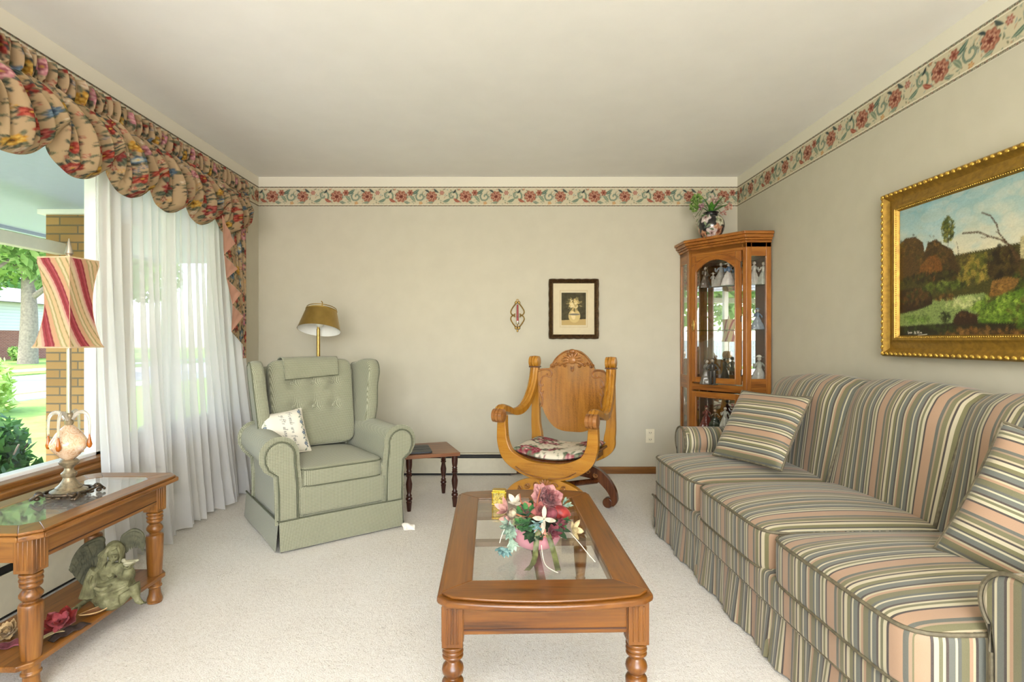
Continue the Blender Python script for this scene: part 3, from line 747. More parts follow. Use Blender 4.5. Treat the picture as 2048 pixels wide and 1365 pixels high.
# ------------------------------------------------------------ striped sofa
STR = [('#ab876a', 16), ('#2a1d20', 3), ('#c2b899', 5), ('#6a6848', 4), ('#c2b899', 3), ('#352524', 3), ('#5f635d', 7), ('#c6bd9f', 3), ('#535753', 4), ('#6a6644', 9), ('#ab876a', 4),
       ('#beb190', 3), ('#2a1d20', 3), ('#5f645e', 8), ('#c6bd9f', 3), ('#3a3936', 3), ('#6c683f', 6), ('#c6ba9c', 6), ('#2a1d20', 3), ('#bbac8c', 3), ('#6a6642', 7), ('#9a8168', 3), ('#52564f', 5)]
def stripes(name, axis, period=.235, stretch=1.0, off=0.0):
    if name in _mc: return _mc[name]
    t = NT(name); v = t.coords(); sp = t.n('ShaderNodeSeparateXYZ'); t.l(v, sp.inputs[0])
    cd = sp.outputs[axis]
    if axis == 1:      # the boxing at a cushion's end is cut so that its stripes stand upright too
        tc = t.n('ShaderNodeTexCoord'); sn = t.n('ShaderNodeSeparateXYZ'); t.l(tc.outputs['Normal'], sn.inputs[0])
        g = t.math('GREATER_THAN', t.math('ABSOLUTE', sn.outputs[1]), .74)
        cd = t.math('ADD', t.math('MULTIPLY', g, sp.outputs[0]), t.math('MULTIPLY', t.math('SUBTRACT', 1.0, g), sp.outputs[1]))
    f = t.math('FRACT', t.math('ADD', t.math('DIVIDE', cd, period), 100.0 + off))
    tot = float(sum(w for _, w in STR)); p = 0; stops = []
    for c, w in STR: stops.append((p / tot, tuple(q * .72 for q in lin(c)))); p += w
    c = t.ramp(f, stops, 'CONSTANT')
    w = t.noise(t.coords('Object', (900, 900, 900)), 1.0, 2)
    c = t.mix(t.math('MULTIPLY', w, .12), c, lin('#d8ceb8'))
    t.set(c, .55, spec=.3, Sheen_Weight=.15); t.bump(w, .12, .002); _mc[name] = t.m; return t.m
SY = stripes('sofa_stripe_length', 1); SX = stripes('sofa_stripe_depth', 0)
PIPE = plain('sofa_piping', '#5e5642', .7, vary=.35, scale=60)
so = thing('sofa', 'long three seat sofa in peach, sage and cream stripes along the right wall', 'sofa', (.905, 2.23, 0), radians(2.0))
HL = .985                                   # half length of the seat
m = MB(); m.bb(.01, .86, -HL, HL, .17, .30); m.soft((.03, 0, .235), (.09, 2 * HL, .12), 6, 16); m.build('base_rail', SY, so, smooth=60, bevel=.01)
# skirt with shallow box pleats
def skirt(x0, x1, y0, y1, nrm, n):
    L = math.hypot(x1 - x0, y1 - y0)
    def f(u, v):
        d = .010 * v * sin(u * L * 21 + .6) + .004 * v * sin(u * L * 77); seam = min(abs((u * L) % .655 - .005), .655 - abs((u * L) % .655 - .005))
        d += .014 * v - .02 * max(0, 1 - seam / .012) * v
        return (x0 + (x1 - x0) * u + nrm[0] * d, y0 + (y1 - y0) * u + nrm[1] * d, .188 - v * .180)
    return MB().grid(f, n, 8)
skirt(-.005, -.005, -HL - .02, HL + .02, (-1, 0), 360).build('skirt', SY, so, smooth=50)
skirt(-.005, .86, HL + .02, HL + .08, (0, 1), 100).build('skirt', SX, so, smooth=50)
skirt(-.005, .86, -HL - .02, -HL - .08, (0, -1), 100).build('skirt', SX, so, smooth=50)
m = MB(); m.tube([(-.008, -HL - .02, .19), (-.008, HL + .02, .19)], .006); m.build('piping', PIPE, so)
# seat cushions
for k in range(3):
    y0 = -HL + k * (2 * HL / 3); yc = y0 + HL / 3; wd = 2 * HL / 3 - .006
    c = MB().soft((.325, yc, .355), (.69, wd, .175), 9, 30, crown=.42).build('seat_cushion', SY, so, smooth=180)
    P = []
    for q in range(121):
        a = 2 * pi * q / 120; ca, sa = cos(a), sin(a); r = 1 / (abs(ca) ** 9 + abs(sa) ** 9) ** (1 / 9)
        P.append((.325 + ca * r * .342, yc + sa * r * (wd / 2 - .002), .425))
    MB().tube(P[:-1], .0055, 6, closed=True).build('piping', PIPE, c)
    P2 = [(x, y, .287) for x, y, z in P]; MB().tube(P2[:-1], .005, 6, closed=True).build('piping', PIPE, c)
# back: three crowned sections with a rolled top
for k in range(3):
    wd = 2 * .92 / 3; yc = -.92 + wd * (k + .5)
    def f(u, v, yc=yc, wd=wd, k=k):
        a = 2 * u - 1; bul = (1 - abs(a) ** 3.2); y = yc + a * wd / 2
        prof = [(.60, .40), (.625, .50), (.66, .62), (.695, .74), (.735, .83), (.79, .868), (.85, .862), (.885, .81), (.89, .70), (.89, .5), (.89, .18)]
        q = v * (len(prof) - 1); i = min(int(q), len(prof) - 2); tt = q - i
        x = prof[i][0] * (1 - tt) + prof[i + 1][0] * tt; z = prof[i][1] * (1 - tt) + prof[i + 1][1] * tt
        g = max(0, 1 - abs(v - .32) / .34); crown = .012 + .026 * (1 - (y / .95) ** 2)
        if (k == 2 and a > 0) or (k == 0 and a < 0): y = yc + a * wd / 2 + (0.10 * abs(a) ** 6 * (1 if a > 0 else -1)) * min(1, max(0, (z - .52) / .2))
        x -= .055 * bul * g; z += (.028 * bul + crown) * (v > .1) * min(1, (v - .1) * 4) * (v < .8)
        return (x, y, z)
    mb = MB().grid(f, 40, 44); mb.build('back_cushion', SY, so, smooth=180, sub=1)
for yy in (-.92 + 2 * .92 / 3, -.92 + 4 * .92 / 3):
    m = MB(); m.tube(smoothpath([(.60, yy, .44), (.66, yy, .64), (.71, yy, .79), (.765, yy, .885), (.83, yy, .888)], 5), .006); m.build('back_seam', PIPE, so)
m = MB(); m.bb(.70, .885, -1.0, 1.0, .17, .80); m.build('back_frame', SY, so, smooth=0, bevel=.03)
# rolled arms
for sg in (1, -1):
    ya = .955 if sg > 0 else -1.045
    def f(u, v, sg=sg, ya=ya):
        a = 2 * pi * u; r = .088 * (1 - .10 * v); x = .17 + v * .66
        return (x, ya + sg * .018 + r * cos(a), .512 + r * .92 * sin(a))
    m = MB().grid(f, 40, 26, wrap_u=True); m.v[:] = m.v
    m.bb(.185, .85, min(ya - .055 * 1, ya + .055), max(ya - .055, ya + .06), .16, .50)
    a = m.build('arm', SX, so, smooth=60, bevel=.012)
    m = MB(); cy = ya + sg * .018
    out = [(cy + .088 * cos(q), .512 + .081 * sin(q)) for q in [radians(d) for d in range(-40, 221, 10)]]
    if sg < 0: out = out
    out = out + [(cy - .060, .40), (cy - .058, .16), (cy + .058, .16), (cy + .060, .40)]
    m.prism(out, .145, .19, 'yz'); m.build('arm_front', SY, so, smooth=50, bevel=.016, seg=3)
    P = [(.148, p[0], p[1]) for p in out]; MB().tube(P, .005, 6, closed=True).build('piping', PIPE, a)
# striped throw pillows
def pillow_mb(W, H, T, n=28, ear=.05):
    mb = MB()
    def side(sg):
        def f(u, v):
            a, b = 2 * u - 1, 2 * v - 1
            k = ((1 - a ** 4) * (1 - b ** 4)) ** .55; pin = 1 - ear * (1 - a * a) * abs(b) ** 3; pin2 = 1 - ear * (1 - b * b) * abs(a) ** 3
            return (a * W / 2 * pin2, sg * T / 2 * k, b * H / 2 * pin)
        return f
    mb.grid(side(-1), n, n); mb.grid(side(1), n, n)
    P = []
    for a0, b0, a1, b1 in ((-1, -1, 1, -1), (1, -1, 1, 1), (1, 1, -1, 1), (-1, 1, -1, -1)):
        for q in range(n - 1):
            tt = q / (n - 1); a, b = a0 + (a1 - a0) * tt, b0 + (b1 - b0) * tt
            P.append((a * W / 2 * (1 - ear * (1 - b * b) * abs(a) ** 3), 0, b * H / 2 * (1 - ear * (1 - a * a) * abs(b) ** 3)))
    return mb, P
SZ = stripes('pillow_stripe', 2, .20, off=.35)
def axes(ex, ez):
    ex = Vector(ex).normalized(); ez = Vector(ez); ez = (ez - ex * ez.dot(ex)).normalized(); ey = ez.cross(ex)
    return Matrix((ex, ey, ez)).transposed()
def place_pillow(label, loc, ex, ez, W, H, T):
    t = thing('throw_pillow', label, 'pillow', loc, 0, 'striped throw pillows on the sofa')
    t.rotation_euler = axes(ex, ez).to_euler()
    mb, P = pillow_mb(W, H, T); mb.build('cover', SZ, t, smooth=180); MB().tube(P, .0055, 6, closed=True).build('piping', PIPE, t)
place_pillow('square striped pillow at the far end of the sofa near the glass cabinet', (1.29, 2.79, .655), (.45, -.85, .0), (.5, .265, .82), .40, .40, .12)
place_pillow('square striped pillow at the near end of the sofa, cut off by the right edge', (1.46, 1.45, .615), (.45, -.80, -.26), (.43, -.06, .86), .41, .42, .12)

# ------------------------------------------------------------ green wing chair
def chair_fabric():
    t = NT('sage_matelasse'); v = t.coords(); sp = t.n('ShaderNodeSeparateXYZ'); t.l(v, sp.inputs[0])
    x = t.math('ADD', sp.outputs[0], t.math('MULTIPLY', sp.outputs[1], .8)); z = t.math('ADD', sp.outputs[2], t.math('MULTIPLY', sp.outputs[1], .6))
    s1 = t.math('SINE', t.math('MULTIPLY', t.math('ADD', x, z), 2 * pi / .0155)); s2 = t.math('SINE', t.math('MULTIPLY', t.math('SUBTRACT', x, z), 2 * pi / .0155))
    f = t.math('MULTIPLY', s1, s2); n = t.noise(v, 300, 2)
    c = t.ramp(t.math('ADD', t.math('MULTIPLY', f, .5), .5), [(.45, lin('#9a9a83')), (.80, lin('#56573f'))])
    c = t.mix(t.math('MULTIPLY', n, .25), c, lin('#a5a38e')); t.set(c, .85, spec=.2, Sheen_Weight=.2); t.bump(t.math('MULTIPLY', f, -1.0), .35, .004); return t.m
FAB = chair_fabric(); WELT = plain('sage_welt', '#5a5c48', .8, vary=.1, scale=80)
ac = thing('armchair', 'sage green wing armchair with buttoned back in the left corner', 'armchair', (-.891, 3.035, 0), radians(37))
H2 = .345
m = MB(); m.soft((0, .36, .25), (2 * H2 - .02, .68, .30), 14, 14); m.build('base', FAB, ac, smooth=180)
def cskirt(p0, p1, n):
    L = math.dist(p0, p1); nx, ny = (p1[1] - p0[1]) / L, -(p1[0] - p0[0]) / L
    return lambda u, v: (p0[0] + (p1[0] - p0[0]) * u + nx * (.004 + .012 * v + .002 * sin(u * 9) * v), p0[1] + (p1[1] - p0[1]) * u + ny * (.004 + .012 * v + .002 * sin(u * 9) * v), .160 - .150 * v)
A, B, C_, D = (-H2, 0), (H2, 0), (H2, .73), (-H2, .73)
for p0, p1 in ((A, B), (B, C_), (D, A)):
    MB().grid(cskirt(p0, p1, 1), 40, 6).build('skirt', FAB, ac, smooth=60)
m = MB(); m.tube([(-H2 - .004, .73, .162), (-H2 - .004, -.003, .162), (H2 + .004, -.003, .162), (H2 + .004, .73, .162)], .005, 6); m.build('piping', WELT, ac)
# apron between the arm fronts, seat cushion
m = MB(); m.soft((0, .055, .245), (.50, .10, .155), 12, 12); m.build('apron', FAB, ac, smooth=180)
c = MB().soft((0, .300, .365), (.475, .60, .115), 10, 22, crown=.45).build('seat_cushion', FAB, ac, smooth=180)
for zz in (.408, .322):
    P = []
    for q in range(100):
        a = 2 * pi * q / 100; ca, sa = cos(a), sin(a); r = 1 / (abs(ca) ** 10 + abs(sa) ** 10) ** .1; P.append((ca * r * .236, .300 + sa * r * .298, zz))
    MB().tube(P, .0045, 6, closed=True).build('piping', WELT, c)
# arms: padded scroll with a shaped front panel
for sg in (-1, 1):
    cx = sg * .335
    out = []
    for d in range(0, 200, 12):
        q = radians(d); out.append((cx + sg * .005 + .082 * cos(q), .505 + .075 * sin(q)))
    if sg > 0: out2 = [(cx + .086, .475), (cx + .066, .435), (cx + .018, .40), (cx + .012, .30), (cx + .010, .16), (cx - .095, .16), (cx - .090, .36), (cx - .078, .46)]
    else: out2 = [(cx + .078, .46), (cx + .090, .36), (cx + .095, .16), (cx - .010, .16), (cx - .012, .30), (cx - .018, .40), (cx - .066, .435), (cx - .086, .475)]
    if sg > 0: prof = [p for p in out if True][::1] ; prof = list(reversed(prof)); prof = prof + out2  # left-to-right over the top, then down the outside
    else: prof = list(reversed(out)) + out2
    m = MB()
    # body of the arm: sweep the outline backwards, narrowing slightly
    n = len(prof); ys = [.012, .03, .15, .30, .45, .58]; V = []; F = []
    for j, yv in enumerate(ys):
        for a, b in prof: V.append((a + sg * (-.012) * (j / 5), yv, b + .018 * (j / 5) * (b > .4)))
    for j in range(len(ys) - 1):
        for i in range(n): F.append((j * n + i, j * n + (i + 1) % n, (j + 1) * n + (i + 1) % n, (j + 1) * n + i))
    F.append(tuple(range(n))); F.append(tuple(range((len(ys) - 1) * n + n - 1, (len(ys) - 1) * n - 1, -1)))
    m.add(V, F); a = m.build('arm', FAB, ac, smooth=50, bevel=.018, seg=3)
    P = [(p[0] * 1.0, -.001, p[1]) for p in prof]
    mm = MB(); mm.prism([(cx + (p[0] - cx) * .86, .16 + (p[1] - .16) * .965 + .004) for p in prof], -.006, .03, 'xz'); mm.build('arm_front', FAB, ac, smooth=40, bevel=.008)
    MB().tube([(cx + (p[0] - cx) * .90, -.004, .16 + (p[1] - .16) * .975 + .002) for p in prof], .0045, 6, closed=True).build('piping', WELT, a)
# wings
for sg in (-1, 1):
    pr = smoothpath([(.40, .54), (.385, .66), (.405, .80), (.40, .90), (.44, .965), (.52, .975), (.60, .955), (.68, .93), (.72, .75), (.70, .52)], 5)
    pr = [(p.x, p.y) for p in [Vector((a[0], a[1])) for a in pr]]
    n = len(pr); V = []; F = []; lay = [(-.036, .90), (-.030, .97), (-.012, 1.0), (.012, 1.0), (.030, .97), (.036, .90)]; gy = sum(p[0] for p in pr) / n; gz = sum(p[1] for p in pr) / n
    for d, k in lay:
        for a, b in pr:
            flare = (b - .54) * .10 + (.60 - a) * .12
            V.append((sg * (.292 + flare) + d, gy + (a - gy) * k, gz + (b - gz) * k))
    for j in range(len(lay) - 1):
        for i in range(n): F.append((j * n + i, j * n + (i + 1) % n, (j + 1) * n + (i + 1) % n, (j + 1) * n + i))
    F.append(tuple(range(n))); F.append(tuple(range(len(lay) * n - 1, (len(lay) - 1) * n - 1, -1)))
    wg = MB().add(V, F).build('wing', FAB, ac, smooth=60)
    off = -.034 * sg if False else .0
    P = [(sg * (.292 + (b - .54) * .10 + (.60 - a) * .12) + sg * .034, gy + (a - gy) * .94, gz + (b - gz) * .94) for a, b in pr]
    MB().tube(P, .0042, 6, closed=True).build('piping', WELT, wg)
# back cushion with tufts and buttons, reclined a little
Bt = Matrix.Translation((0, .535, .44)) @ Matrix.Rotation(radians(-12), 4, 'X')
BUT = [(x, z) for z in (.235, .385) for x in (-.125, 0, .125)]
def tuft(P, x, y, z):
    if y < 0:
        for bx, bz in BUT:
            d2 = ((P.x - bx) ** 2 + (P.z - bz) ** 2); P.y += .024 * math.exp(-d2 / .0011) + .006 * math.exp(-abs(P.x - bx) / .008) * math.exp(-((P.z - bz - .04) ** 2) / .002)
        P.x *= 1 + .03 * z
    return P
bk = MB().soft((0, 0, .265), (.515, .17, .545), 9, 64, fn=tuft, M=Bt).build('back_cushion', FAB, ac, smooth=180)
P = []
for q in range(110):
    a = 2 * pi * q / 110; ca, sa = cos(a), sin(a); r = 1 / (abs(ca) ** 9 + abs(sa) ** 9) ** (1 / 9)
    P.append(Bt @ Vector((ca * r * .252 * (1 + .03 * sa * r), -.045, .265 + sa * r * .268)))
MB().tube(P, .0045, 6, closed=True).build('piping', WELT, bk)
for bx, bz in BUT:
    m = MB().ball((0, 0, 0), (.0125, .008, .0125)); p = Bt @ Vector((bx, -.066, bz)); m.v = [tuple(Vector(v) + p) for v in m.v]; m.build('button', FAB, bk)
m = MB(); m.soft((0, .665, .55), (.60, .10, .78), 10, 12); m.build('outer_back', FAB, ac, smooth=180)
# headrest cover draped over the top
def cover(u, v):
    q = v; x = (-.165 + .33 * u) * (1.06 - .10 * abs(q - .5)) - .006
    pts = [(-.092, .405 + .02 * u), (-.095, .46), (-.090, .52), (-.070, .545), (-.03, .556), (.02, .557), (.06, .55), (.088, .52)]
    k = q * (len(pts) - 1); i = min(int(k), len(pts) - 2); tt = k - i; y = pts[i][0] * (1 - tt) + pts[i + 1][0] * tt; z = pts[i][1] * (1 - tt) + pts[i + 1][1] * tt
    return tuple(Bt @ Vector((x, y, z)))
o = MB().grid(cover, 30, 30).build('headrest_cover', FAB, ac, smooth=180); so_ = o.modifiers.new('s', 'SOLIDIFY'); so_.thickness = .005; so_.offset = 0
P = [Vector(cover(u / 30, 0)) for u in range(31)]; MB().tube(P, .0035, 6).build('piping', WELT, ac)
# small lettered pillow on the seat
def strokes():
    """handwritten lettering for the pillow as poly-lines"""
    G = {'f': [[(.5, .9), (.3, 1), (.2, .7), (.2, -.4)], [(0, .5), (.5, .55)]], 'r': [[(.1, .5), (.1, 0)], [(.1, .35), (.4, .5)]], 'i': [[(.1, .5), (.12, 0), (.25, .05)], [(.12, .7), (.12, .72)]],
         'e': [[(.05, .25), (.4, .3), (.25, .5), (.05, .25), (.2, 0), (.45, .1)]], 'n': [[(.05, .5), (.05, 0)], [(.05, .35), (.3, .5), (.38, 0), (.5, .05)]], 'd': [[(.4, .45), (.15, .45), (.05, .15), (.25, 0), (.4, .2)], [(.45, 1), (.4, .1), (.5, 0)]],
         's': [[(.4, .45), (.1, .4), (.35, .15), (.05, 0)]], 'a': [[(.4, .45), (.1, .4), (.08, .1), (.3, .05), (.4, .4), (.42, 0)]], 'm': [[(.05, .5), (.05, 0)], [(.05, .4), (.22, .5), (.26, 0)], [(.26, .4), (.45, .5), (.5, 0)]],
         'l': [[(.1, 0), (.25, .9), (.15, 1), (.12, .3), (.25, 0)]], 'y': [[(.05, .5), (.15, .1), (.35, .15)], [(.4, .5), (.35, -.3), (.05, -.45), (.1, -.2)]], 'g': [[(.4, .45), (.1, .4), (.1, .1), (.38, .15), (.4, .45), (.35, -.35), (.05, -.4)]],
         't': [[(.2, .9), (.15, .1), (.35, 0)], [(0, .6), (.4, .65)]], 'h': [[(.15, 1), (.08, 0)], [(.1, .35), (.32, .5), (.38, 0)]], 'o': [[(.2, .5), (.05, .25), (.2, 0), (.38, .2), (.2, .5)]], 'w': [[(0, .5), (.1, 0), (.22, .4), (.35, 0), (.5, .5)]], ' ': []}
    return G
def letter_tile():
    W = .30; t = Tile(W, W, .0015, '#dad4c4', (False, False)); G = strokes()
    def write(s, x, y, h):
        for ch in s:
            for st in G[ch]: t.line([(x + (px * .8 + py * .18) * h, y + py * h) for px, py in st], .0013, '#4e5458')
            x += h * (.48 if ch != 'm' else .56)
    write('friends are family', .025, .190, .028); write('gifts along the', .040, .140, .028); write('way', .200, .095, .028)
    for y0, sg in ((.268, 1), (.030, -1)):
        t.line([(.01 + k * .007, y0 + .006 * sin(k * .9)) for k in range(41)], .0012, '#6a7460')
        for k in range(16):
            x = .015 + k * .018
            if k % 4 == 1: t.flower(x, y0, .013, 6, ['#4b5b6c', '#6a7b8c'], k, '#dad4c4')
            else: t.leaf(x, y0 + .006 * (-1) ** k, .010, .0045, .8 * (-1) ** k, ['#5f6d5c', '#8a9684', '#4c5b66'][k % 3])
    return t
LT = letter_tile()
t = thing('small_pillow', 'small cream pillow with handwritten lettering and leafy borders on the green armchair', 'pillow', (0, 0, 0))
W = .265
mb, P = pillow_mb(W, W * .93, .085, 90, .06); cols = []
for (x, y, z) in mb.v: cols.append(LT.sample(.150 + x / W * .29, .150 + z / (W * .93) * .29))
mb.build('cover', M_CLOTH2, t, smooth=180, col=np.array(cols)); MB().tube(P, .004, 6, closed=True).build('piping', plain('cream_welt', '#cfc8b6', .8), t)
t.location = (-1.290, 3.20, .555)
ex = Vector((.33, -.3, -.89)).normalized(); ey = Vector((-.5, .8, -.45)); ey = (ey - ex * ey.dot(ex)).normalized(); ez = ex.cross(ey)
t.rotation_euler = Matrix((ex, ey, ez)).transposed().to_euler()
# ------------------------------------------------------------ oak coffee table with glass top
M_GROOVE = plain('dark_wood_groove', '#3a1c0a', .6)
M_SLATG = plain('under_glass_lath', '#6b5544', .5)
def turned_leg(H, blk, w_, mat, parent, x, y, fl=True, column=False):
    """square fluted block at the top, rings, vase and foot below; H full height, blk block height"""
    m = MB(); m.bb(x - w_ / 2, x + w_ / 2, y - w_ / 2, y + w_ / 2, H - blk, H)
    if fl:
        for k in (-1, 0, 1):
            for dx, dy in ((0, -1), (0, 1), (1, 0), (-1, 0)):
                if dx == 0: m.box((x + k * w_ * .24, y + dy * w_ * .5, H - blk * .5), (w_ * .10, .004, blk * .82))
                else: m.box((x + dx * w_ * .5, y + k * w_ * .24, H - blk * .5), (.004, w_ * .10, blk * .82))
    r = w_ * .52; h = H - blk
    P = [(.62, 1), (.98, .985), (1.0, .965), (.80, .955), (.98, .94), (1.0, .92), (.80, .91), (.98, .895), (.98, .875), (.78, .865), (.62, .845), (.70, .82), (.95, .79), (1.02, .755), (.95, .72), (.66, .69), (.60, .675), (.92, .655), (1.02, .635), (1.0, .60),
         (.98, .50), (.86, .36), (.70, .22), (.66, .17), (.78, .16), (.78, .145), (.62, .135), (.70, .09), (.88, .05), (.92, .03), (.86, .02), (.90, .008), (.80, 0)]
    if column: P = [(.62, 1), (.98, .985), (1.0, .965), (.82, .955), (.98, .945), (1.0, .925), (.82, .915), (.96, .905), (.94, .885), (.70, .87), (.62, .86), (.78, .845), (.98, .82), (.98, .80), (.76, .775), (.62, .765), (.66, .755), (.98, .742), (1.04, .725), (1.04, .70),
         (1.02, .60), (.94, .44), (.82, .28), (.74, .20), (.88, .19), (.88, .175), (.68, .165), (.72, .10), (.92, .05), (.95, .03), (.88, .02), (.92, .008), (.82, 0)]
    m.lathe([(a * r, b * h) for a, b in reversed(P)], n=28, c=(x, y, 0))
    return m.build('leg', mat, parent, smooth=40, bevel=.003)
ct = thing('coffee_table', 'oak coffee table with glass panel top and turned legs in the middle of the carpet', 'table', (.093, 1.965, 0), radians(1.6))
TW, TL_, TH = .292, .535, .42
def bowed(hx, hy, bow, ch, n=14):
    """outline with bowed short ends and clipped corners"""
    P = []
    for sgn in (-1, 1):
        for k in range(n + 1):
            u = -1 + 2 * k / n; P.append((sgn * -u * (hx - ch) * -1 * (-1), sgn * (hy + bow * (1 - u * u)))) if False else P.append((sgn * u * (hx - ch), sgn * (hy + bow * (1 - u * u))))
        P.append((sgn * hx, sgn * (hy - ch)))
    return P
def ringprism(mb, outer, inner, z0, z1):
    """frame between an outer outline and an inner rectangle"""
    no = len(outer); V = [(a, b, z0) for a, b in outer] + [(a, b, z1) for a, b in outer]; F = [(k, (k + 1) % no, (k + 1) % no + no, k + no) for k in range(no)]
    ni = len(inner); o = len(V); V += [(a, b, z0) for a, b in inner] + [(a, b, z1) for a, b in inner]; F += [(o + k, o + k + ni, o + (k + 1) % ni + ni, o + (k + 1) % ni) for k in range(ni)]
    mb.add(V, F); mb._ring = (no, ni)
def frame_top(mb, hx, hy, bow, ch, ix, iy, z0, z1):
    # four mitred boards with bowed outer edges
    n = 14
    for sgn in (-1, 1):
        out = [(sgn * (hx - ch) * u, sgn * (hy + bow * (1 - u * u))) for u in [-1 + 2 * k / n for k in range(n + 1)]]
        inn = [(sgn * ix, sgn * iy), (-sgn * ix, sgn * iy)]
        poly = out + [(sgn * hx, sgn * (hy - ch))] + inn + [(-sgn * hx, sgn * (hy - ch))]
        mb.prism(poly, z0, z1, 'xy')
for nm, x0 in (('x', 0),):
    pass
def boards(root, hx, hy, bow, ch, ix, iy, TH, mx, my):
    n = 14
    for lvl, (gx, z0, z1, nmx) in enumerate(((0.0, TH - .026, TH - .008, 'edge_moulding'), (-.012, TH - .008, TH, 'top_board'))):
        HX, HY = hx + gx, hy + gx; m = MB()
        for sgn in (-1, 1):
            out = [(sgn * (HX - ch) * u, sgn * (HY + bow * (1 - u * u))) for u in [-1 + 2 * k / n for k in range(n + 1)]]
            poly = [(-sgn * HX, sgn * (HY - ch))] + out + [(sgn * HX, sgn * (HY - ch)), (sgn * ix, sgn * iy), (-sgn * ix, sgn * iy)]
            MB().prism(poly, z0, z1, 'xy').build(nmx, mx, root, smooth=40, bevel=.005 if lvl == 0 else .003, seg=3)
            poly = [(sgn * HX, -HY + ch), (sgn * HX, HY - ch), (sgn * ix, iy), (sgn * ix, -iy)]
            MB().prism(poly, z0, z1, 'xy').build(nmx, my, root, smooth=40, bevel=.005 if lvl == 0 else .003, seg=3)
IX, IY = .200, .405
boards(ct, TW, TL_ - .02, .030, .028, IX, IY, TH, M_TX, M_TY)
MB().bb(-IX - .006, IX + .006, -IY - .006, IY + .006, TH - .007, TH - .001).build('glass_panel', M_GLASS, ct, smooth=0)
m = MB()
for z in (TH - .012,):
    m.bb(-.012, .012, -IY, -.06, TH - .03, TH - .014); m.bb(-IX - .02, IX + .02, -.075, -.045, TH - .03, TH - .014); 
m.build('glass_support', M_SLATG, ct, smooth=0)
MB().bb(-IX - .02, IX + .02, .245, .275, TH - .03, TH - .014).build('glass_support', M_SLATG, ct, smooth=0)
lx, ly = TW - .042, TL_ - .066
for sx in (-1, 1):
    for sy in (-1, 1): turned_leg(TH - .026, .115, .056, M_TZ, ct, sx * lx, sy * ly)
for sy in (-1, 1):
    a = MB().bb(-lx, lx, sy * ly - .012, sy * ly + .012, TH - .026 - .088, TH - .026).build('apron', M_TX, ct, smooth=0, bevel=.002)
    MB().bb(-lx + .03, lx - .03, sy * (ly + .0125) - .001, sy * (ly + .0125) + .001, TH - .103, TH - .099).build('groove', M_GROOVE, a, smooth=0)
for sx in (-1, 1):
    MB().bb(sx * lx - .012, sx * lx + .012, -ly, ly, TH - .026 - .088, TH - .026).build('apron', M_TY, ct, smooth=0, bevel=.002)

# ------------------------------------------------------------ oak end table under the window
et = thing('end_table', 'oak end table with glass top and lower shelf in front of the window', 'table', (-1.60, 2.005, 0))
EW, EL, EH = .205, .385, .525
def octag(hx, hy, c): return [(-hx + c, -hy), (hx - c, -hy), (hx, -hy + c), (hx, hy - c), (hx - c, hy), (-hx + c, hy), (-hx, hy - c), (-hx, -hy + c)]
def oct_frame(hx, hy, c, ix, iy, ic, z0, z1, nm, bev):
    O, I = octag(hx, hy, c), octag(ix, iy, ic)
    for k in range(8):
        k2 = (k + 1) % 8; MB().prism([O[k], O[k2], I[k2], I[k]], z0, z1, 'xy').build(nm, M_OAKX if k in (0, 4) else M_OAKY, et, smooth=40, bevel=bev)
oct_frame(EW, EL, .045, EW - .082, EL - .085, .035, EH - .026, EH - .009, 'edge_moulding', .004)
oct_frame(EW - .009, EL - .009, .043, EW - .082, EL - .085, .035, EH - .009, EH, 'top_board', .002)
O = octag(EW - .078, EL - .081, .035); MB().prism(O, EH - .007, EH - .001, 'xy').build('glass_panel', glass('table_glass', refl=.22, opacity=.10, body=(.75, .78, .76)), et, smooth=0)
lx, ly = .128, .300
for sx in (-1, 1):
    for sy in (-1, 1): turned_leg(EH - .026, .115, .060, M_OAKZ, et, sx * lx, sy * ly, column=True)
for sy in (-1, 1): MB().bb(-lx, lx, sy * (ly + .016) - .01, sy * (ly + .016) + .01, EH - .108, EH - .026).build('apron', M_OAKX, et, smooth=0, bevel=.002)
for sx in (-1, 1):
    a = MB().bb(sx * (lx + .016) - .01, sx * (lx + .016) + .01, -ly, ly, EH - .108, EH - .026).build('apron', M_OAKY, et, smooth=0, bevel=.002)
    MB().bb(sx * (lx + .0265) - .001, sx * (lx + .0265) + .001, -ly + .03, ly - .03, EH - .096, EH - .092).build('groove', M_GROOVE, a, smooth=0)
MB().prism(octag(.158, .355, .03), .098, .116, 'xy').build('lower_shelf', M_OAKY, et, smooth=0, bevel=.004)

# ------------------------------------------------------------ small dark-legged side table with tablet
st = thing('side_table', 'small square side table with dark turned legs between the armchair and the back wall', 'table', (-.535, 3.735, 0), radians(19))
M_MAH = wood('dark_mahogany', '#1e0c08', '#3b1a10', '#54281a', 'Z', rough=.3)
M_SIDE = wood('side_table_top_wood', '#5c3014', '#84502a', '#9c6638', 'X', rough=.4)
MB().bb(-.18, .18, -.20, .20, .338, .362).build('tabletop', M_SIDE, st, smooth=0, bevel=.003)
for sx in (-1, 1):
    for sy in (-1, 1):
        P = [(.012, 0), (.017, .05), (.019, .06), (.014, .066), (.021, .075), (.021, .085), (.015, .092), (.019, .10), (.012, .112), (.019, .15), (.021, .175), (.013, .215), (.016, .222), (.021, .228), (.014, .236), (.019, .242), (.014, .250), (.019, .256), (.014, .264), (.018, .28), (.020, .30), (.020, .338)]
        MB().lathe(P, n=20, c=(sx * .150, sy * .170, 0)).build('leg', M_MAH, st, smooth=50)
t = thing('tablet', 'black tablet in a folding cover lying on the small side table', 'tablet', (-.605, 3.665, .3625), radians(15))
MB().soft((0, 0, .006), (.20, .25, .012), 16, 12).build('body', plain('black_case', '#23272b', .45), t, smooth=180)
m = MB()
for y in (-.04, .04): m.bb(-.095, .095, y - .001, y + .001, .012, .0135)
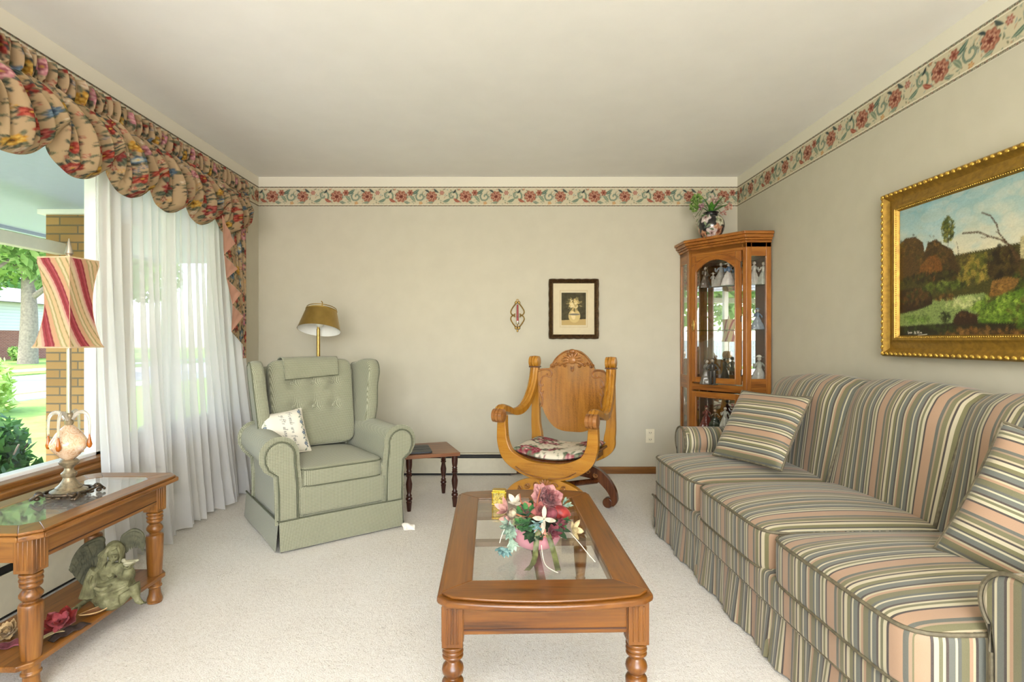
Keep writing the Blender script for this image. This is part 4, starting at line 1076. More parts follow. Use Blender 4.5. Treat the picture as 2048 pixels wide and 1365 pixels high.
m.build('cover_creases', plain('case_crease', '#0f1114', .6), t, smooth=0)

# ------------------------------------------------------------ carved oak savonarola armchair
GOLD = dict(dark='#8a5512', mid='#b67a22', light_='#c58c33')
M_GX = wood('golden_oak_x', **GOLD, axis='X', rough=.22, figure=.03); M_GZ = wood('golden_oak_z', **GOLD, axis='Z', rough=.25, figure=.03)
M_GP = wood('golden_oak_panel', '#7c4a14', '#9c641e', '#b5792a', axis='Z', rough=.14, figure=.10)
M_CARV = wood('carved_oak', '#6a3812', '#99602a', '#b98045', axis='X', rough=.3); M_DKO = wood('dark_oak', '#2c1208', '#552a12', '#75411f', 'Z', rough=.25)
tc_ = thing('throne_chair', 'carved golden oak throne armchair with curved X legs by the back wall', 'chair', (.240, 3.26, 0), radians(-25))
def ribbon(mb, pts, wd, y0, y1, groove=None):
    """curved board: centre line in xz, width list, thickness from y0 to y1"""
    N = len(pts); V = []; F = []
    for i, p in enumerate(pts):
        a = Vector(pts[max(i - 1, 0)]); b = Vector(pts[min(i + 1, N - 1)]); tt = (b - a).normalized(); nn = Vector((-tt.y, tt.x)); w_ = wd[i] / 2 if hasattr(wd, '__len__') else wd / 2
        q0 = Vector(p) + nn * w_; q1 = Vector(p) - nn * w_
        V += [(q0.x, y0, q0.y), (q1.x, y0, q1.y), (q1.x, y1, q1.y), (q0.x, y1, q0.y)]
    for i in range(N - 1):
        for k in range(4): F.append((i * 4 + k, i * 4 + (k + 1) % 4, (i + 1) * 4 + (k + 1) % 4, (i + 1) * 4 + k))
    F += [(3, 2, 1, 0), tuple((N - 1) * 4 + k for k in range(4))]
    return mb.add(V, F)
def sp2(P, k=8): return [(p.x, p.y) for p in smoothpath([Vector((a, b, 0)) for a, b in P], k)]
for part, y0, y1, mx, hw in (('front_frame', -.022, .022, M_GX, .285), ('rear_frame', .475, .515, M_GZ, .262)):
    top = .640 if part == 'front_frame' else .80
    # U curve
    U = sp2([(-hw, top), (-hw - .002, .56), (-hw + .006, .475), (-.238, .400), (-.13, .348), (0, .333), (.13, .348), (.238, .400), (hw - .006, .475), (hw + .002, .56), (hw, top)])
    n = len(U); wd = []
    for i in range(n):
        u = abs(2 * i / (n - 1) - 1); wd.append(.052 + .055 * (1 - u) ** 1.2)
    U = [(x, z - .018 * (1 - abs(2 * i / (n - 1) - 1))) for i, (x, z) in enumerate(U)]
    fr = ribbon(MB(), U, wd, y0, y1).build(part, mx, tc_, smooth=50, bevel=.004)
    # inverted U: legs
    for sx in (-1, 1):
        Lg = sp2([(0, .235), (sx * .10, .228), (sx * .19, .195), (sx * .255, .12), (sx * .28, .06), (sx * .285, .022)] if part == 'front_frame' else [(0, .24), (sx * .09, .232), (sx * .19, .20), (sx * .262, .125), (sx * .285, .06), (sx * .262, .028)])
        n = len(Lg); wd = [.105 - .058 * min(1, i / (n - 1) * 1.35) for i in range(n)]
        m = ribbon(MB(), Lg, wd, y0, y1)
        e = Lg[-1]; m.lathe([(.030, -.024), (.034, -.018), (.034, .018), (.030, .024)], Matrix.Translation((e[0] - sx * .018, (y0 + y1) / 2, .034)) @ Matrix.Rotation(pi / 2, 4, 'X'), 20)
        m.build('leg', mx if part == 'front_frame' else M_DKO, tc_, smooth=50, bevel=.004)
    # carved relief on the crossing and scrolls beneath the U
    yf = y0 - .002
    for sx in (-1, 1):
        m = MB()
        for cx_, cz, r, a0 in ((sx * .055, .240, .024, 0), (sx * .115, .228, .019, 1), (sx * .165, .205, .016, 2)):
            m.tube([(p[0], yf, p[1]) for p in spiral((cx_, cz), r, 1.4, a0, sx)], [.0045] * 27, 6)
        m.tube([(p[0], yf, p[1]) for p in sp2([(sx * .02, .284), (sx * .08, .290), (sx * .14, .305), (sx * .19, .335)])], .004, 6)
        m.build('carving', M_CARV, fr, smooth=60)
    m = MB()
    for k in range(5): a = -.8 + .4 * k; m.ball((.028 * sin(a) * 1.2, yf, .238 + .028 * cos(a) - .005), (.008, .005, .018), rot=Matrix.Rotation(-a * -1, 3, 'Y'))
    m.ball((0, yf, .232), (.014, .007, .014)); m.build('carving', M_CARV, fr, smooth=60)
# stretcher rails between front and rear frame
for sx in (-1, 1):
    MB().bb(sx * .20 - .016, sx * .20 + .016, .02, .48, .345, .38).build('seat_rail', M_DKO, tc_, smooth=0, bevel=.003)
m = MB(); m.tube([(-.15, .02, .19), (.17, .48, .17)], .018, 10); m.build('stretcher', M_DKO, tc_)
m = MB(); m.tube([(.15, .02, .19), (-.17, .48, .17)], .018, 10); m.build('stretcher', M_DKO, tc_)
# arms: scroll in front, level run, then sweeping up the back posts
for sx in (-1, 1):
    A_ = smoothpath([(sx * .292, -.040, .662), (sx * .292, -.01, .680), (sx * .292, .06, .668), (sx * .290, .15, .640), (sx * .285, .25, .640), (sx * .278, .34, .675), (sx * .272, .41, .745), (sx * .268, .455, .83), (sx * .267, .475, .90), (sx * .267, .480, .935)], 6)
    N = len(A_); V = []; F = []
    for i, p in enumerate(A_):
        a, b = A_[max(i - 1, 0)], A_[min(i + 1, N - 1)]; tt = (b - a); tt.x = 0; tt.normalize(); nn = Vector((0, -tt.z, tt.y)); w_, h_ = .030, .020
        ring = [(-w_, -h_), (-w_ * .95, h_ * .7), (-w_ * .55, h_ * 1.1), (-w_ * .40, h_ * .8), (-.004, h_ * 1.25), (.004, h_ * 1.25), (w_ * .40, h_ * .8), (w_ * .55, h_ * 1.1), (w_ * .95, h_ * .7), (w_, -h_)]
        V += [tuple(p + Vector((q[0], 0, 0)) + nn * q[1]) for q in ring]
    k_ = 10
    for i in range(N - 1):
        for k in range(k_): F.append((i * k_ + k, i * k_ + (k + 1) % k_, (i + 1) * k_ + (k + 1) % k_, (i + 1) * k_ + k))
    F += [tuple(reversed(range(k_))), tuple((N - 1) * k_ + k for k in range(k_))]
    ar = MB().add(V, F).build('arm', M_GZ, tc_, smooth=50)
    RX = Matrix.Rotation(pi / 2, 4, 'Y')
    MB().lathe([(.028, -.037), (.040, -.033), (.042, -.014), (.037, -.012), (.037, -.010), (.043, -.007), (.043, .007), (.037, .010), (.037, .012), (.042, .014), (.040, .033), (.028, .037)], Matrix.Translation((sx * .292, -.046, .640)) @ RX, 28).build('scroll', M_CARV, ar, smooth=50)
    MB().lathe([(.026, -.035), (.037, -.032), (.039, -.013), (.034, -.011), (.034, -.009), (.040, -.006), (.040, .006), (.034, .009), (.034, .011), (.039, .013), (.037, .032), (.026, .035)], Matrix.Translation((sx * .267, .476, .950)) @ RX, 28).build('finial', M_GZ, ar, smooth=50)
    MB().box((sx * .267, .480, .914), (.070, .060, .010)).build('collar', M_DKO, ar, smooth=0, bevel=.003)
# back panel, dished, with carved crest
half = sp2([(0, .480), (.07, .484), (.13, .510), (.175, .565), (.205, .63), (.228, .70), (.236, .78), (.238, .85), (.228, .895), (.195, .905), (.165, .900), (.150, .925), (.125, .965), (.085, 1.005), (.045, 1.028), (0, 1.035)], 5)
N = len(half); V = []; F = []; K = 14
for lay, yo in ((0, -.011), (1, .011)):
    for i, (x, z) in enumerate(half):
        for k in range(K + 1):
            u = -1 + 2 * k / K; xx = x * u; V.append((xx, .468 + yo + .030 * (1 - (xx / .24) ** 2), z))
for i in range(N - 1):
    for k in range(K):
        a = i * (K + 1) + k; F.append((a, a + 1, a + K + 2, a + K + 1)); b = a + N * (K + 1); F.append((b + K + 1, b + K + 2, b + 1, b))
    for k, rv in ((0, 0), (K, 1)):
        a = i * (K + 1) + k; b = a + N * (K + 1); f = (a, a + K + 1, b + K + 1, b); F.append(f if rv == 0 else tuple(reversed(f)))
bp = MB().add(V, F).build('back_panel', M_GP, tc_, smooth=40)
def onp(x, z, d=0.0): return (x, .457 + .030 * (1 - (x / .24) ** 2) - d, z)
m = MB()
for k in range(9):
    a = radians(-78 + 19.5 * k); r0, r1 = .018, .080 - .012 * abs(k - 4) / 4
    P = [(sin(a) * r0, .945 + cos(a) * r0), (sin(a * 1.12) * r1 * .6, .945 + cos(a * 1.12) * r1 * .6 + .004), (sin(a * 1.25) * r1 * 1.15, .942 + cos(a * 1.25) * r1 * .98)]
    S = sp2(P, 6); m.tube([onp(x, z, .002) for x, z in S], [.004 + .0065 * sin(pi * i / (len(S) - 1)) for i in range(len(S))], 8)
m.ball(onp(0, .962, .004), (.030, .012, .026)); m.ball(onp(0, 1.022, .002), (.024, .012, .016))
for sx in (-1, 1):
    m.tube([onp(*p, .001) for p in spiral((sx * .138, .925), .017, 1.3, 0, sx)], [.005] * 27, 6)
    for q, (cx_, cz) in enumerate(((sx * .050, .925), (sx * .085, .932), (sx * .112, .938))): m.tube([onp(*p, .001) for p in spiral((cx_, cz), .013, 1.2, 1 + q, -sx)], [.004] * 27, 6)
    m.tube([onp(x, z, .001) for x, z in sp2([(sx * .145, .915), (sx * .12, .965), (sx * .08, 1.002), (sx * .03, 1.026)])], .005, 6)
for k in (-1, 0, 1): m.ball(onp(k * .008, .905 - .006 * (k == 0), .002), (.004, .004, .018))
m.build('crest_carving', M_CARV, bp, smooth=60)
for sx in (-1, 1):
    m = MB()
    m.tube([onp(x, z, .001) for x, z in sp2([(sx * .234, .885), (sx * .20, .898), (sx * .155, .892), (sx * .142, .868), (sx * .155, .848), (sx * .175, .855), (sx * .172, .870)])], .0055, 7)
    m.tube([onp(x, z, .001) for x, z in sp2([(sx * .165, .850), (sx * .195, .852), (sx * .212, .835), (sx * .222, .80), (sx * .208, .785), (sx * .202, .797)])], .005, 7)
    m.tube([onp(x, z, .001) for x, z in sp2([(sx * .228, .80), (sx * .215, .765), (sx * .222, .745), (sx * .205, .735), (sx * .198, .748)])], .0045, 7)
    m.tube([onp(x, z, .001) for x, z in sp2([(sx * .222, .745), (sx * .205, .70), (sx * .208, .665), (sx * .218, .64)])], .006, 7)
    m.build('side_carving', M_CARV, bp, smooth=60)
# slung seat cushion, floral
def floral2():
    t = Tile(.40, .40, .003, '#cfc6b2'); R = random.Random(3)
    for k in range(17):
        x, y, r = R.uniform(0, .4), R.uniform(0, .4), R.uniform(.028, .046)
        for i in range(6): a = R.uniform(0, 6.3); t.leaf(x + cos(a) * r * 1.2, y + sin(a) * r * 1.2, r * .65, r * .25, a, R.choice(['#5f6a52', '#7b8068', '#44503f']))
        t.flower(x, y, r, 6, R.choice([['#7c2c38', '#9c4a54', '#5e1f2c', '#b06a70'], ['#8a4a50', '#b78a88', '#74343c'], ['#6e2430', '#94424c', '#c9a8a0']]), R.random() * 6, '#4a1a22')
    for k in range(60): t.leaf(R.uniform(0, .4), R.uniform(0, .4), .012, .004, R.uniform(0, 6.3), R.choice(['#5f6a52', '#8a8d74', '#7c3440']))
    return t
FT = floral2()
def seatz(x): return .388 + .75 * x * x
mb = MB(); V = []; cols = []; nu, nv = 90, 90
for lay in (1, 0):
    for j in range(nv):
        for i in range(nu):
            a, b = -1 + 2 * i / (nu - 1), -1 + 2 * j / (nv - 1); x = a * .232; y = .252 + b * .225
            k = ((1 - a ** 6) * (1 - b ** 6)) ** .5; z = seatz(x) + (.040 * k * (1 + .10 * sin(a * 9) * sin(b * 8)) if lay else -.006)
            V.append((x, y, z)); cols.append(FT.sample(x * 1.0 + .5, y + .5))
for lay in (0, 1):
    o_ = lay * nu * nv
    for j in range(nv - 1):
        for i in range(nu - 1):
            f = (o_ + j * nu + i, o_ + j * nu + i + 1, o_ + (j + 1) * nu + i + 1, o_ + (j + 1) * nu + i); mb.f.append(f if lay == 0 else tuple(reversed(f)))
mb.v = V; mb.mi = [0] * len(mb.f); mb.build('seat_cushion', M_CLOTH2, tc_, smooth=180, col=np.array(cols))
m = MB().grid(lambda u, v: ((-.24 + .48 * u), .02 + .46 * v, seatz(-.24 + .48 * u) - .018), 20, 4); o = m.build('seat_sling', M_DKO, tc_, smooth=180); q = o.modifiers.new('s', 'SOLIDIFY'); q.thickness = .014
# ------------------------------------------------------------ corner curio cabinet
CAB = dict(dark='#66380f', mid='#96591f', light_='#b1742e')
M_CX = wood('cabinet_oak_x', **CAB, axis='X', rough=.28, dim=.9); M_CZ = wood('cabinet_oak_z', **CAB, axis='Z', rough=.28, dim=.9)
M_MIRROR = plain('mirror_silver', '#e6ebe8', .01, metal=1.0, vary=0); M_INT = plain('cabinet_interior', '#5a3216', .5, vary=.15)
cb = thing('curio_cabinet', 'tall oak corner curio cabinet with arched glass door and mirrored back', 'cabinet', (0, 0, 0))
PA, PB, PC, PD, PE = (1.428, 4.512), (1.430, 4.300), (1.716, 3.925), (1.893, 3.925), (1.893, 4.512)
OUTL = [PA, PB, PC, PD, PE]
def grow(g): 
    return [(PA[0] - g, PA[1]), (PB[0] - g, PB[1] - g * .45), (PC[0] - g * .72, PC[1] - g), (PD[0], PD[1] - g), (PE[0], PE[1])]
MB().prism(grow(.012), 0, .10, 'xy').build('plinth', M_CX, cb, smooth=0, bevel=.004)
MB().prism(grow(-.004), .10, .125, 'xy').build('cabinet_floor', M_CX, cb, smooth=0)
MB().prism(grow(-.004), .735, .765, 'xy').build('middle_shelf', M_CX, cb, smooth=0)
MB().prism(grow(0), 1.765, 1.80, 'xy').build('top_panel', M_CX, cb, smooth=0)
for k, (g, z0, z1) in enumerate(((.010, 1.795, 1.812), (.022, 1.812, 1.828), (.036, 1.828, 1.850), (.048, 1.850, 1.872))):
    MB().prism(grow(g), z0, z1, 'xy').build('crown_moulding', M_CX, cb, smooth=0, bevel=.004)
# frames of the three glazed faces
def face(p, q):
    d = Vector((q[0] - p[0], q[1] - p[1], 0)); L = d.length; d.normalize(); y = Vector((-d.y, d.x, 0))
    return Matrix(((d.x, y.x, 0, p[0]), (d.y, y.y, 0, p[1]), (0, 0, 1, 0), (0, 0, 0, 1))), L
MF, LF = face(PB, PC); MS, LS = face(PC, PD); ML, LL = face(PA, PB)
def part(fn, name, mat, M, parent=cb, **kw):
    m = MB(); fn(m); o = m.build(name, mat, parent, **kw); o.matrix_local = M; return o
T0, T1 = 0.0, .022
part(lambda m: m.bb(0, .030, T0, T1, .10, 1.80), 'post', M_CZ, MF, smooth=0, bevel=.003)
part(lambda m: m.bb(LF - .030, LF, T0, T1, .10, 1.80), 'post', M_CZ, MF, smooth=0, bevel=.003)
part(lambda m: m.bb(.03, LF - .030, T0, T1, 1.745, 1.80), 'rail', M_CX, MF, smooth=0, bevel=.002)
part(lambda m: m.bb(.03, LF - .030, T0, T1, .715, .765), 'rail', M_CX, MF, smooth=0, bevel=.002)
def door(x0, x1, z0, z1, arch, fr, name='door'):
    root = part(lambda m: (m.bb(x0, x0 + fr, -.018, .004, z0, z1), m.bb(x1 - fr, x1, -.018, .004, z0, z1)), 'stile', M_CZ, MF, smooth=0, bevel=.003)
    root.name = 'glass_door'
    def rail(m):
        n = 16; a0, a1 = x0 + fr, x1 - fr
        low = [(a0 + (a1 - a0) * k / n, z1 - fr - arch * (1 - sin(pi * k / n) ** .75)) for k in range(n + 1)]
        m.prism([(a1, z1), (a0, z1)] + low, -.018, .004, 'xz')
    def sub(fn, nm, mat, **kw):
        m = MB(); fn(m); return m.build(nm, mat, root, **kw)
    sub(rail, 'rail', M_CX, smooth=0, bevel=.002)
    sub(lambda m: m.bb(x0 + fr, x1 - fr, -.018, .004, z0, z0 + fr), 'rail', M_CX, smooth=0, bevel=.002)
    sub(lambda m: m.bb(x0 + fr - .004, x1 - fr + .004, -.008, -.004, z0 + fr - .004, z1 - fr + .004), 'door_glass', M_GLASS, smooth=0)
    n = 20; a0, a1 = x0 + fr, x1 - fr
    P = [(a0, z0 + fr)] + [(a0 + (a1 - a0) * k / n, z1 - fr - arch * (1 - sin(pi * k / n) ** .75)) for k in range(n + 1)] + [(a1, z0 + fr)]
    sub(lambda m: m.tube([(x, -.019, z) for x, z in P], .0045, 6, closed=True), 'moulding', M_CZ)
    return root, sub
d1, sub = door(.034, LF - .034, .775, 1.742, .085, .040)
n = 20; x0, x1 = .034, LF - .034
sub(lambda m: m.tube([(x0 + (x1 - x0) * k / n, -.019, 1.735 - .075 * (1 - sin(pi * k / n) ** .8)) for k in range(n + 1)], .004, 6), 'moulding', M_CX)
sub(lambda m: (m.ball((x0 + .020, -.022, 1.21), (.010, .004, .045)), m.tube(smoothpath([(x0 + .020, -.026, 1.24), (x0 + .020, -.038, 1.21), (x0 + .020, -.026, 1.18)], 5), .0035)), 'handle', M_BRASS)
for z in (.86, 1.25, 1.64): sub(lambda m: m.lathe([(.005, -.022), (.005, .022)], c=(x1 + .004, -.016, z), n=10), 'hinge', plain('hinge_bronze', '#3a2a1c', .4, metal=.6))
d2, sub = door(.034, LF - .034, .125, .705, .0, .040)
# side faces
def side(M, L, zg0, zg1, st0, st1):
    part(lambda m: m.bb(0, st0, T0, T1, .10, 1.80), 'post', M_CZ, M, smooth=0, bevel=.002)
    part(lambda m: m.bb(L - st1, L, T0, T1, .10, 1.80), 'post', M_CZ, M, smooth=0, bevel=.002)
    for a, b in ((1.70, 1.80), (zg0 - .10, zg0), (.10, .16)): part(lambda m: m.bb(st0, L - st1, T0, T1, a, b), 'rail', M_CX, M, smooth=0)
    for a, b in ((zg0, 1.70), (.16, zg0 - .10)): part(lambda m: m.bb(st0, L - st1, .008, .012, a, b), 'side_glass', M_GLASS, M, smooth=0)
side(MS, LS, .82, 1.70, .036, .036); side(ML, LL, .82, 1.70, .025, .045)
# back panels and mirrors
part(lambda m: m.bb(1.43, 1.89, 4.500, 4.510, .1, 1.80), 'back_panel', M_INT, Matrix.Identity(4), smooth=0)
part(lambda m: m.bb(1.882, 1.892, 3.95, 4.51, .1, 1.80), 'back_panel', M_INT, Matrix.Identity(4), smooth=0)
def mirror(z0, z1, nm):
    d = Vector((.777, -.630, 0)).normalized(); y = Vector((-d.y, d.x, 0)); M = Matrix(((d.x, y.x, 0, 1.452), (d.y, y.y, 0, 4.492), (0, 0, 1, 0), (0, 0, 0, 1)))
    part(lambda m: m.bb(0, .550, 0, .004, z0, z1), nm, M_MIRROR, M, smooth=0)
mirror(.765, 1.70, 'mirror_back'); mirror(.125, .735, 'mirror_back')
MB().prism([(1.46, 4.485), (1.46, 4.31), (1.728, 3.955), (1.87, 3.955), (1.87, 4.12)], 1.700, 1.765, 'xy').build('top_valance_board', M_INT, cb, smooth=0)
M_SHELF = glass('shelf_glass', tint=(.86, .95, .90), refl=.05)
SH = [(1.455, 4.48), (1.455, 4.315), (1.725, 3.952), (1.868, 3.952), (1.868, 4.130)]
for z in (1.175, 1.500): MB().prism(SH, z - .006, z, 'xy').build('glass_shelf', M_SHELF, cb, smooth=0)
MB().prism(SH, .439, .445, 'xy').build('glass_shelf', M_SHELF, cb, smooth=0)

# ------------------------------------------------------------ figurines on its shelves
def fig(label, x, y, z, h, dress, top, skin, kind, yaw=0.0, hat=None, hair='#4a3628'):
    t = thing('figurine', label, 'figurine', (x, y, z), yaw, 'porcelain figurines in the curio cabinet'); t.scale = (1.25, 1.2, 1.06)
    gl = dict(rough=.18, vary=.12, scale=60)
    dk = lambda h: '#%02x%02x%02x' % tuple(int(int(h[i:i + 2], 16) * .82) for i in (1, 3, 5))
    dress, top, skin = dk(dress), dk(top), dk(skin)
    Md = plain('glaze_' + dress.strip('#'), dress, **gl); Mt = plain('glaze_' + top.strip('#'), top, **gl); Ms = plain('glaze_' + skin.strip('#'), skin, **gl); Mh = plain('glaze_' + hair.strip('#'), hair, **gl)
    m = MB()
    if kind in ('lady', 'tall'):
        P = [(.30, 0), (.31, .02), (.30, .08), (.26, .16), (.27, .18), (.23, .28), (.17, .38), (.18, .40), (.12, .50), (.085, .57), (.075, .60)]
        nn = 36; V = []; F = []
        for r, zz in P:
            for k in range(nn):
                a = 2 * pi * k / nn; rr = r * h * (1 + .12 * sin(a * 6 + zz * 4) * (1 - zz / .6)) * (.72 if kind == 'tall' else .9); V.append((rr * cos(a), rr * sin(a) * .8, zz * h))
        for j in range(len(P) - 1):
            for k in range(nn): F.append((j * nn + k, j * nn + (k + 1) % nn, (j + 1) * nn + (k + 1) % nn, (j + 1) * nn + k))
        F += [tuple(reversed(range(nn))), tuple((len(P) - 1) * nn + k for k in range(nn))]; m.add(V, F)
    else:
        for s in (-1, 1): m.tube([(s * .05 * h, 0, 0.03 * h), (s * .055 * h, -.01 * h, .25 * h), (s * .045 * h, 0, .5 * h)], [.045 * h, .05 * h, .06 * h], 8); m.ball((s * .05 * h, -.03 * h, .02 * h), (.04 * h, .07 * h, .03 * h))
        m.lathe([(.16 * h, 0), (.16 * h, .015 * h)], n=20)
    m.build('dress' if kind in ('lady', 'tall') else 'trousers', Md, t, smooth=60)
    m = MB(); m.tube([(0, 0, .48 * h), (0, 0, .58 * h), (0, -.005 * h, .68 * h), (0, 0, .745 * h), (0, 0, .80 * h)], [.078 * h, .072 * h, .088 * h, .075 * h, .03 * h], 12, flat=.8)
    for s in (-1, 1):
        e = (s * .17 * h, -.04 * h, .58 * h) if kind != 'tall' else (s * .14 * h, -.02 * h, .60 * h); w_ = (s * .10 * h, -.11 * h, .53 * h) if s > 0 or kind == 'boy' else (s * .19 * h, -.08 * h, .72 * h)
        m.tube(smoothpath([(s * .07 * h, 0, .735 * h), e, w_], 4), [.030 * h] * 4 + [.022 * h] * 5, 7)
    m.build('bodice', Mt, t, smooth=180)
    m = MB(); m.ball((0, -.01 * h, .865 * h), (.055 * h, .062 * h, .072 * h)); m.tube([(0, 0, .78 * h), (0, 0, .84 * h)], .026 * h, 8); m.ball((0, -.070 * h, .858 * h), (.01 * h, .014 * h, .012 * h))
    hd = m.build('head', Ms, t, smooth=180)
    MB().ball((0, .012 * h, .885 * h), (.064 * h, .062 * h, .070 * h)).build('hair', Mh, hd, smooth=180)
    if hat: MB().lathe([(.135 * h, .915 * h), (.14 * h, .922 * h), (.07 * h, .93 * h), (.06 * h, .965 * h), (.03 * h, .985 * h), (.005 * h, .99 * h)], n=24).build('hat', plain('glaze_' + hat.strip('#'), hat, **gl), hd, smooth=60)
    return t
def fx(px, Y): return (px - VPX) / F_PX * Y
fig('brownish grey lady figurine at the left of the top shelf behind the arched door', fx(1410, 4.25), 4.25, 1.500, .165, '#6e6255', '#7b6d5e', '#b9a894', 'tall', .4)
fig('small pale child figurine between the brownish lady and the hatted lady on the top shelf', fx(1426, 4.17), 4.17, 1.500, .105, '#b9b2a6', '#c9c3ba', '#d8cbbb', 'boy', .2, hat='#cfc8ba')
fig('pale grey lady figurine just left of the blue-topped hatted lady on the top shelf', fx(1442, 4.16), 4.16, 1.500, .185, '#c9c6c0', '#a9aeb2', '#ddd2c5', 'lady', -.2)
fig('lady figurine with wide pale hat and blue bodice on the top shelf', fx(1457, 4.05), 4.05, 1.500, .165, '#d5cfc8', '#5f7a9a', '#e0cfc0', 'lady', .1, hat='#e4dccb')
fig('tallest white figurine at the right side of the arched door on the top shelf', fx(1472, 4.10), 4.10, 1.500, .215, '#dcdad4', '#cfcfca', '#e2dbd0', 'tall', -.1)
fig('white lady figurine at the left of the top shelf behind the side glass', fx(1508, 4.02), 4.02, 1.500, .175, '#e0dcd0', '#d6d2c6', '#e6dccb', 'tall', .3, hair='#8a7a60')
fig('pale green-white figurine at the right of the top shelf behind the side glass', fx(1527, 3.99), 3.99, 1.500, .165, '#c6cbbd', '#dcdacb', '#e2d8c6', 'tall', -.3, hair='#a09070')
fig('pale blue dressed figurine on the middle glass shelf behind the side glass', fx(1515, 4.00), 4.00, 1.175, .150, '#a9b7c4', '#6d88a6', '#d9cdbd', 'lady', .2, hat='#6e88a0')
fig('slender white figurine on the bottom shelf behind the side glass', fx(1518, 4.00), 4.00, .765, .215, '#d2d2c6', '#c4c8ba', '#ddd3c2', 'lady', .1, hat='#d9d6c8', hair='#80745e')
fig('dark grey lady of the embracing couple at the bottom behind the arched door', fx(1413, 4.16), 4.16, .765, .185, '#7c756a', '#8c8478', '#b7aa98', 'tall', .5, hair='#5a4c3e')
fig('dark suited man of the embracing couple at the bottom behind the arched door', fx(1425, 4.11), 4.11, .765, .195, '#4a4640', '#4a4640', '#a99a86', 'boy', -.6, hair='#2c241e')
fig('doll figurine with reddish brown dress in the lower cabinet compartment', fx(1413, 4.13), 4.13, .445, .155, '#6a2f26', '#7d4034', '#c2a48a', 'lady', .2, hat='#5a2620')
fig('doll figurine with dark green dress in the lower cabinet compartment', fx(1430, 4.08), 4.08, .445, .140, '#3c4434', '#6e5a3c', '#c2a48a', 'lady', -.2)
fig('white figurine at the right of the lower cabinet compartment', fx(1450, 4.02), 4.02, .445, .165, '#c9c9be', '#bcbcb0', '#cfc4b4', 'tall', .1)

# ------------------------------------------------------------ framed pictures
def mold_frame(root, W, H, prof, mat, M, nm='frame'):
    """prof: (offset inwards, depth) section swept round a W x H rectangle lying in local xz, facing -y"""
    m = MB(); V = []; F = []; n = len(prof)
    for sx, sz in ((-1, -1), (1, -1), (1, 1), (-1, 1)):
        for off, dp in prof: V.append((sx * (W / 2 - off), -dp, sz * (H / 2 - off)))
    for c in range(4):
        for k in range(n): F.append((c * n + k, c * n + (k + 1) % n, ((c + 1) % 4) * n + (k + 1) % n, ((c + 1) % 4) * n + k))
    m.add(V, F); return m.build(nm, mat, root, smooth=30)
M_GILT = plain('gilt_frame', '#94722a', .38, metal=.55, vary=.25, scale=50, bump=.2); M_GILT2 = plain('bright_gilt', '#cda548', .25, metal=.7, vary=.2, scale=80)
pt = thing('landscape_painting', 'large gilt framed oil landscape with river, rocks and bare tree above the sofa', 'painting', (XR - .001, 2.17, 1.416), -pi / 2)
PW, PH = 1.10, .792
mold_frame(pt, PW, PH, [(0, .0), (0, .040), (.008, .050), (.018, .050), (.026, .040), (.040, .030), (.062, .034), (.078, .044), (.088, .044), (.094, .034), (.100, .026), (.100, .0)], M_GILT, None)
m = MB()
for s_, L in ((1, PW), (-1, PW)):
    k = int(L / .030)
    for i in range(k): m.ball((-L / 2 + .015 + i * L / k, -.050, s_ * (PH / 2 - .013)), (.012, .006, .008), nu=8, nv=5, rot=Matrix.Rotation(.5, 3, 'Y'))
k = int(PH / .030)
for s_ in (-1, 1):
    for i in range(k): m.ball((s_ * (PW / 2 - .013), -.050, -PH / 2 + .015 + i * PH / k), (.008, .006, .012), nu=8, nv=5, rot=Matrix.Rotation(.5, 3, 'Y'))
m.build('beaded_edge', M_GILT2, pt, smooth=180)
m = MB()
for s_ in (-1, 1):
    for i in range(90): m.ball((-PW / 2 + .09 + i * (PW - .18) / 89, -.038, s_ * (PH / 2 - .092)), .0035, nu=6, nv=4)
    for i in range(62): m.ball((s_ * (PW / 2 - .092), -.038, -PH / 2 + .09 + i * (PH - .18) / 61), .0035, nu=6, nv=4)
m.build('inner_beading', M_GILT2, pt, smooth=180)
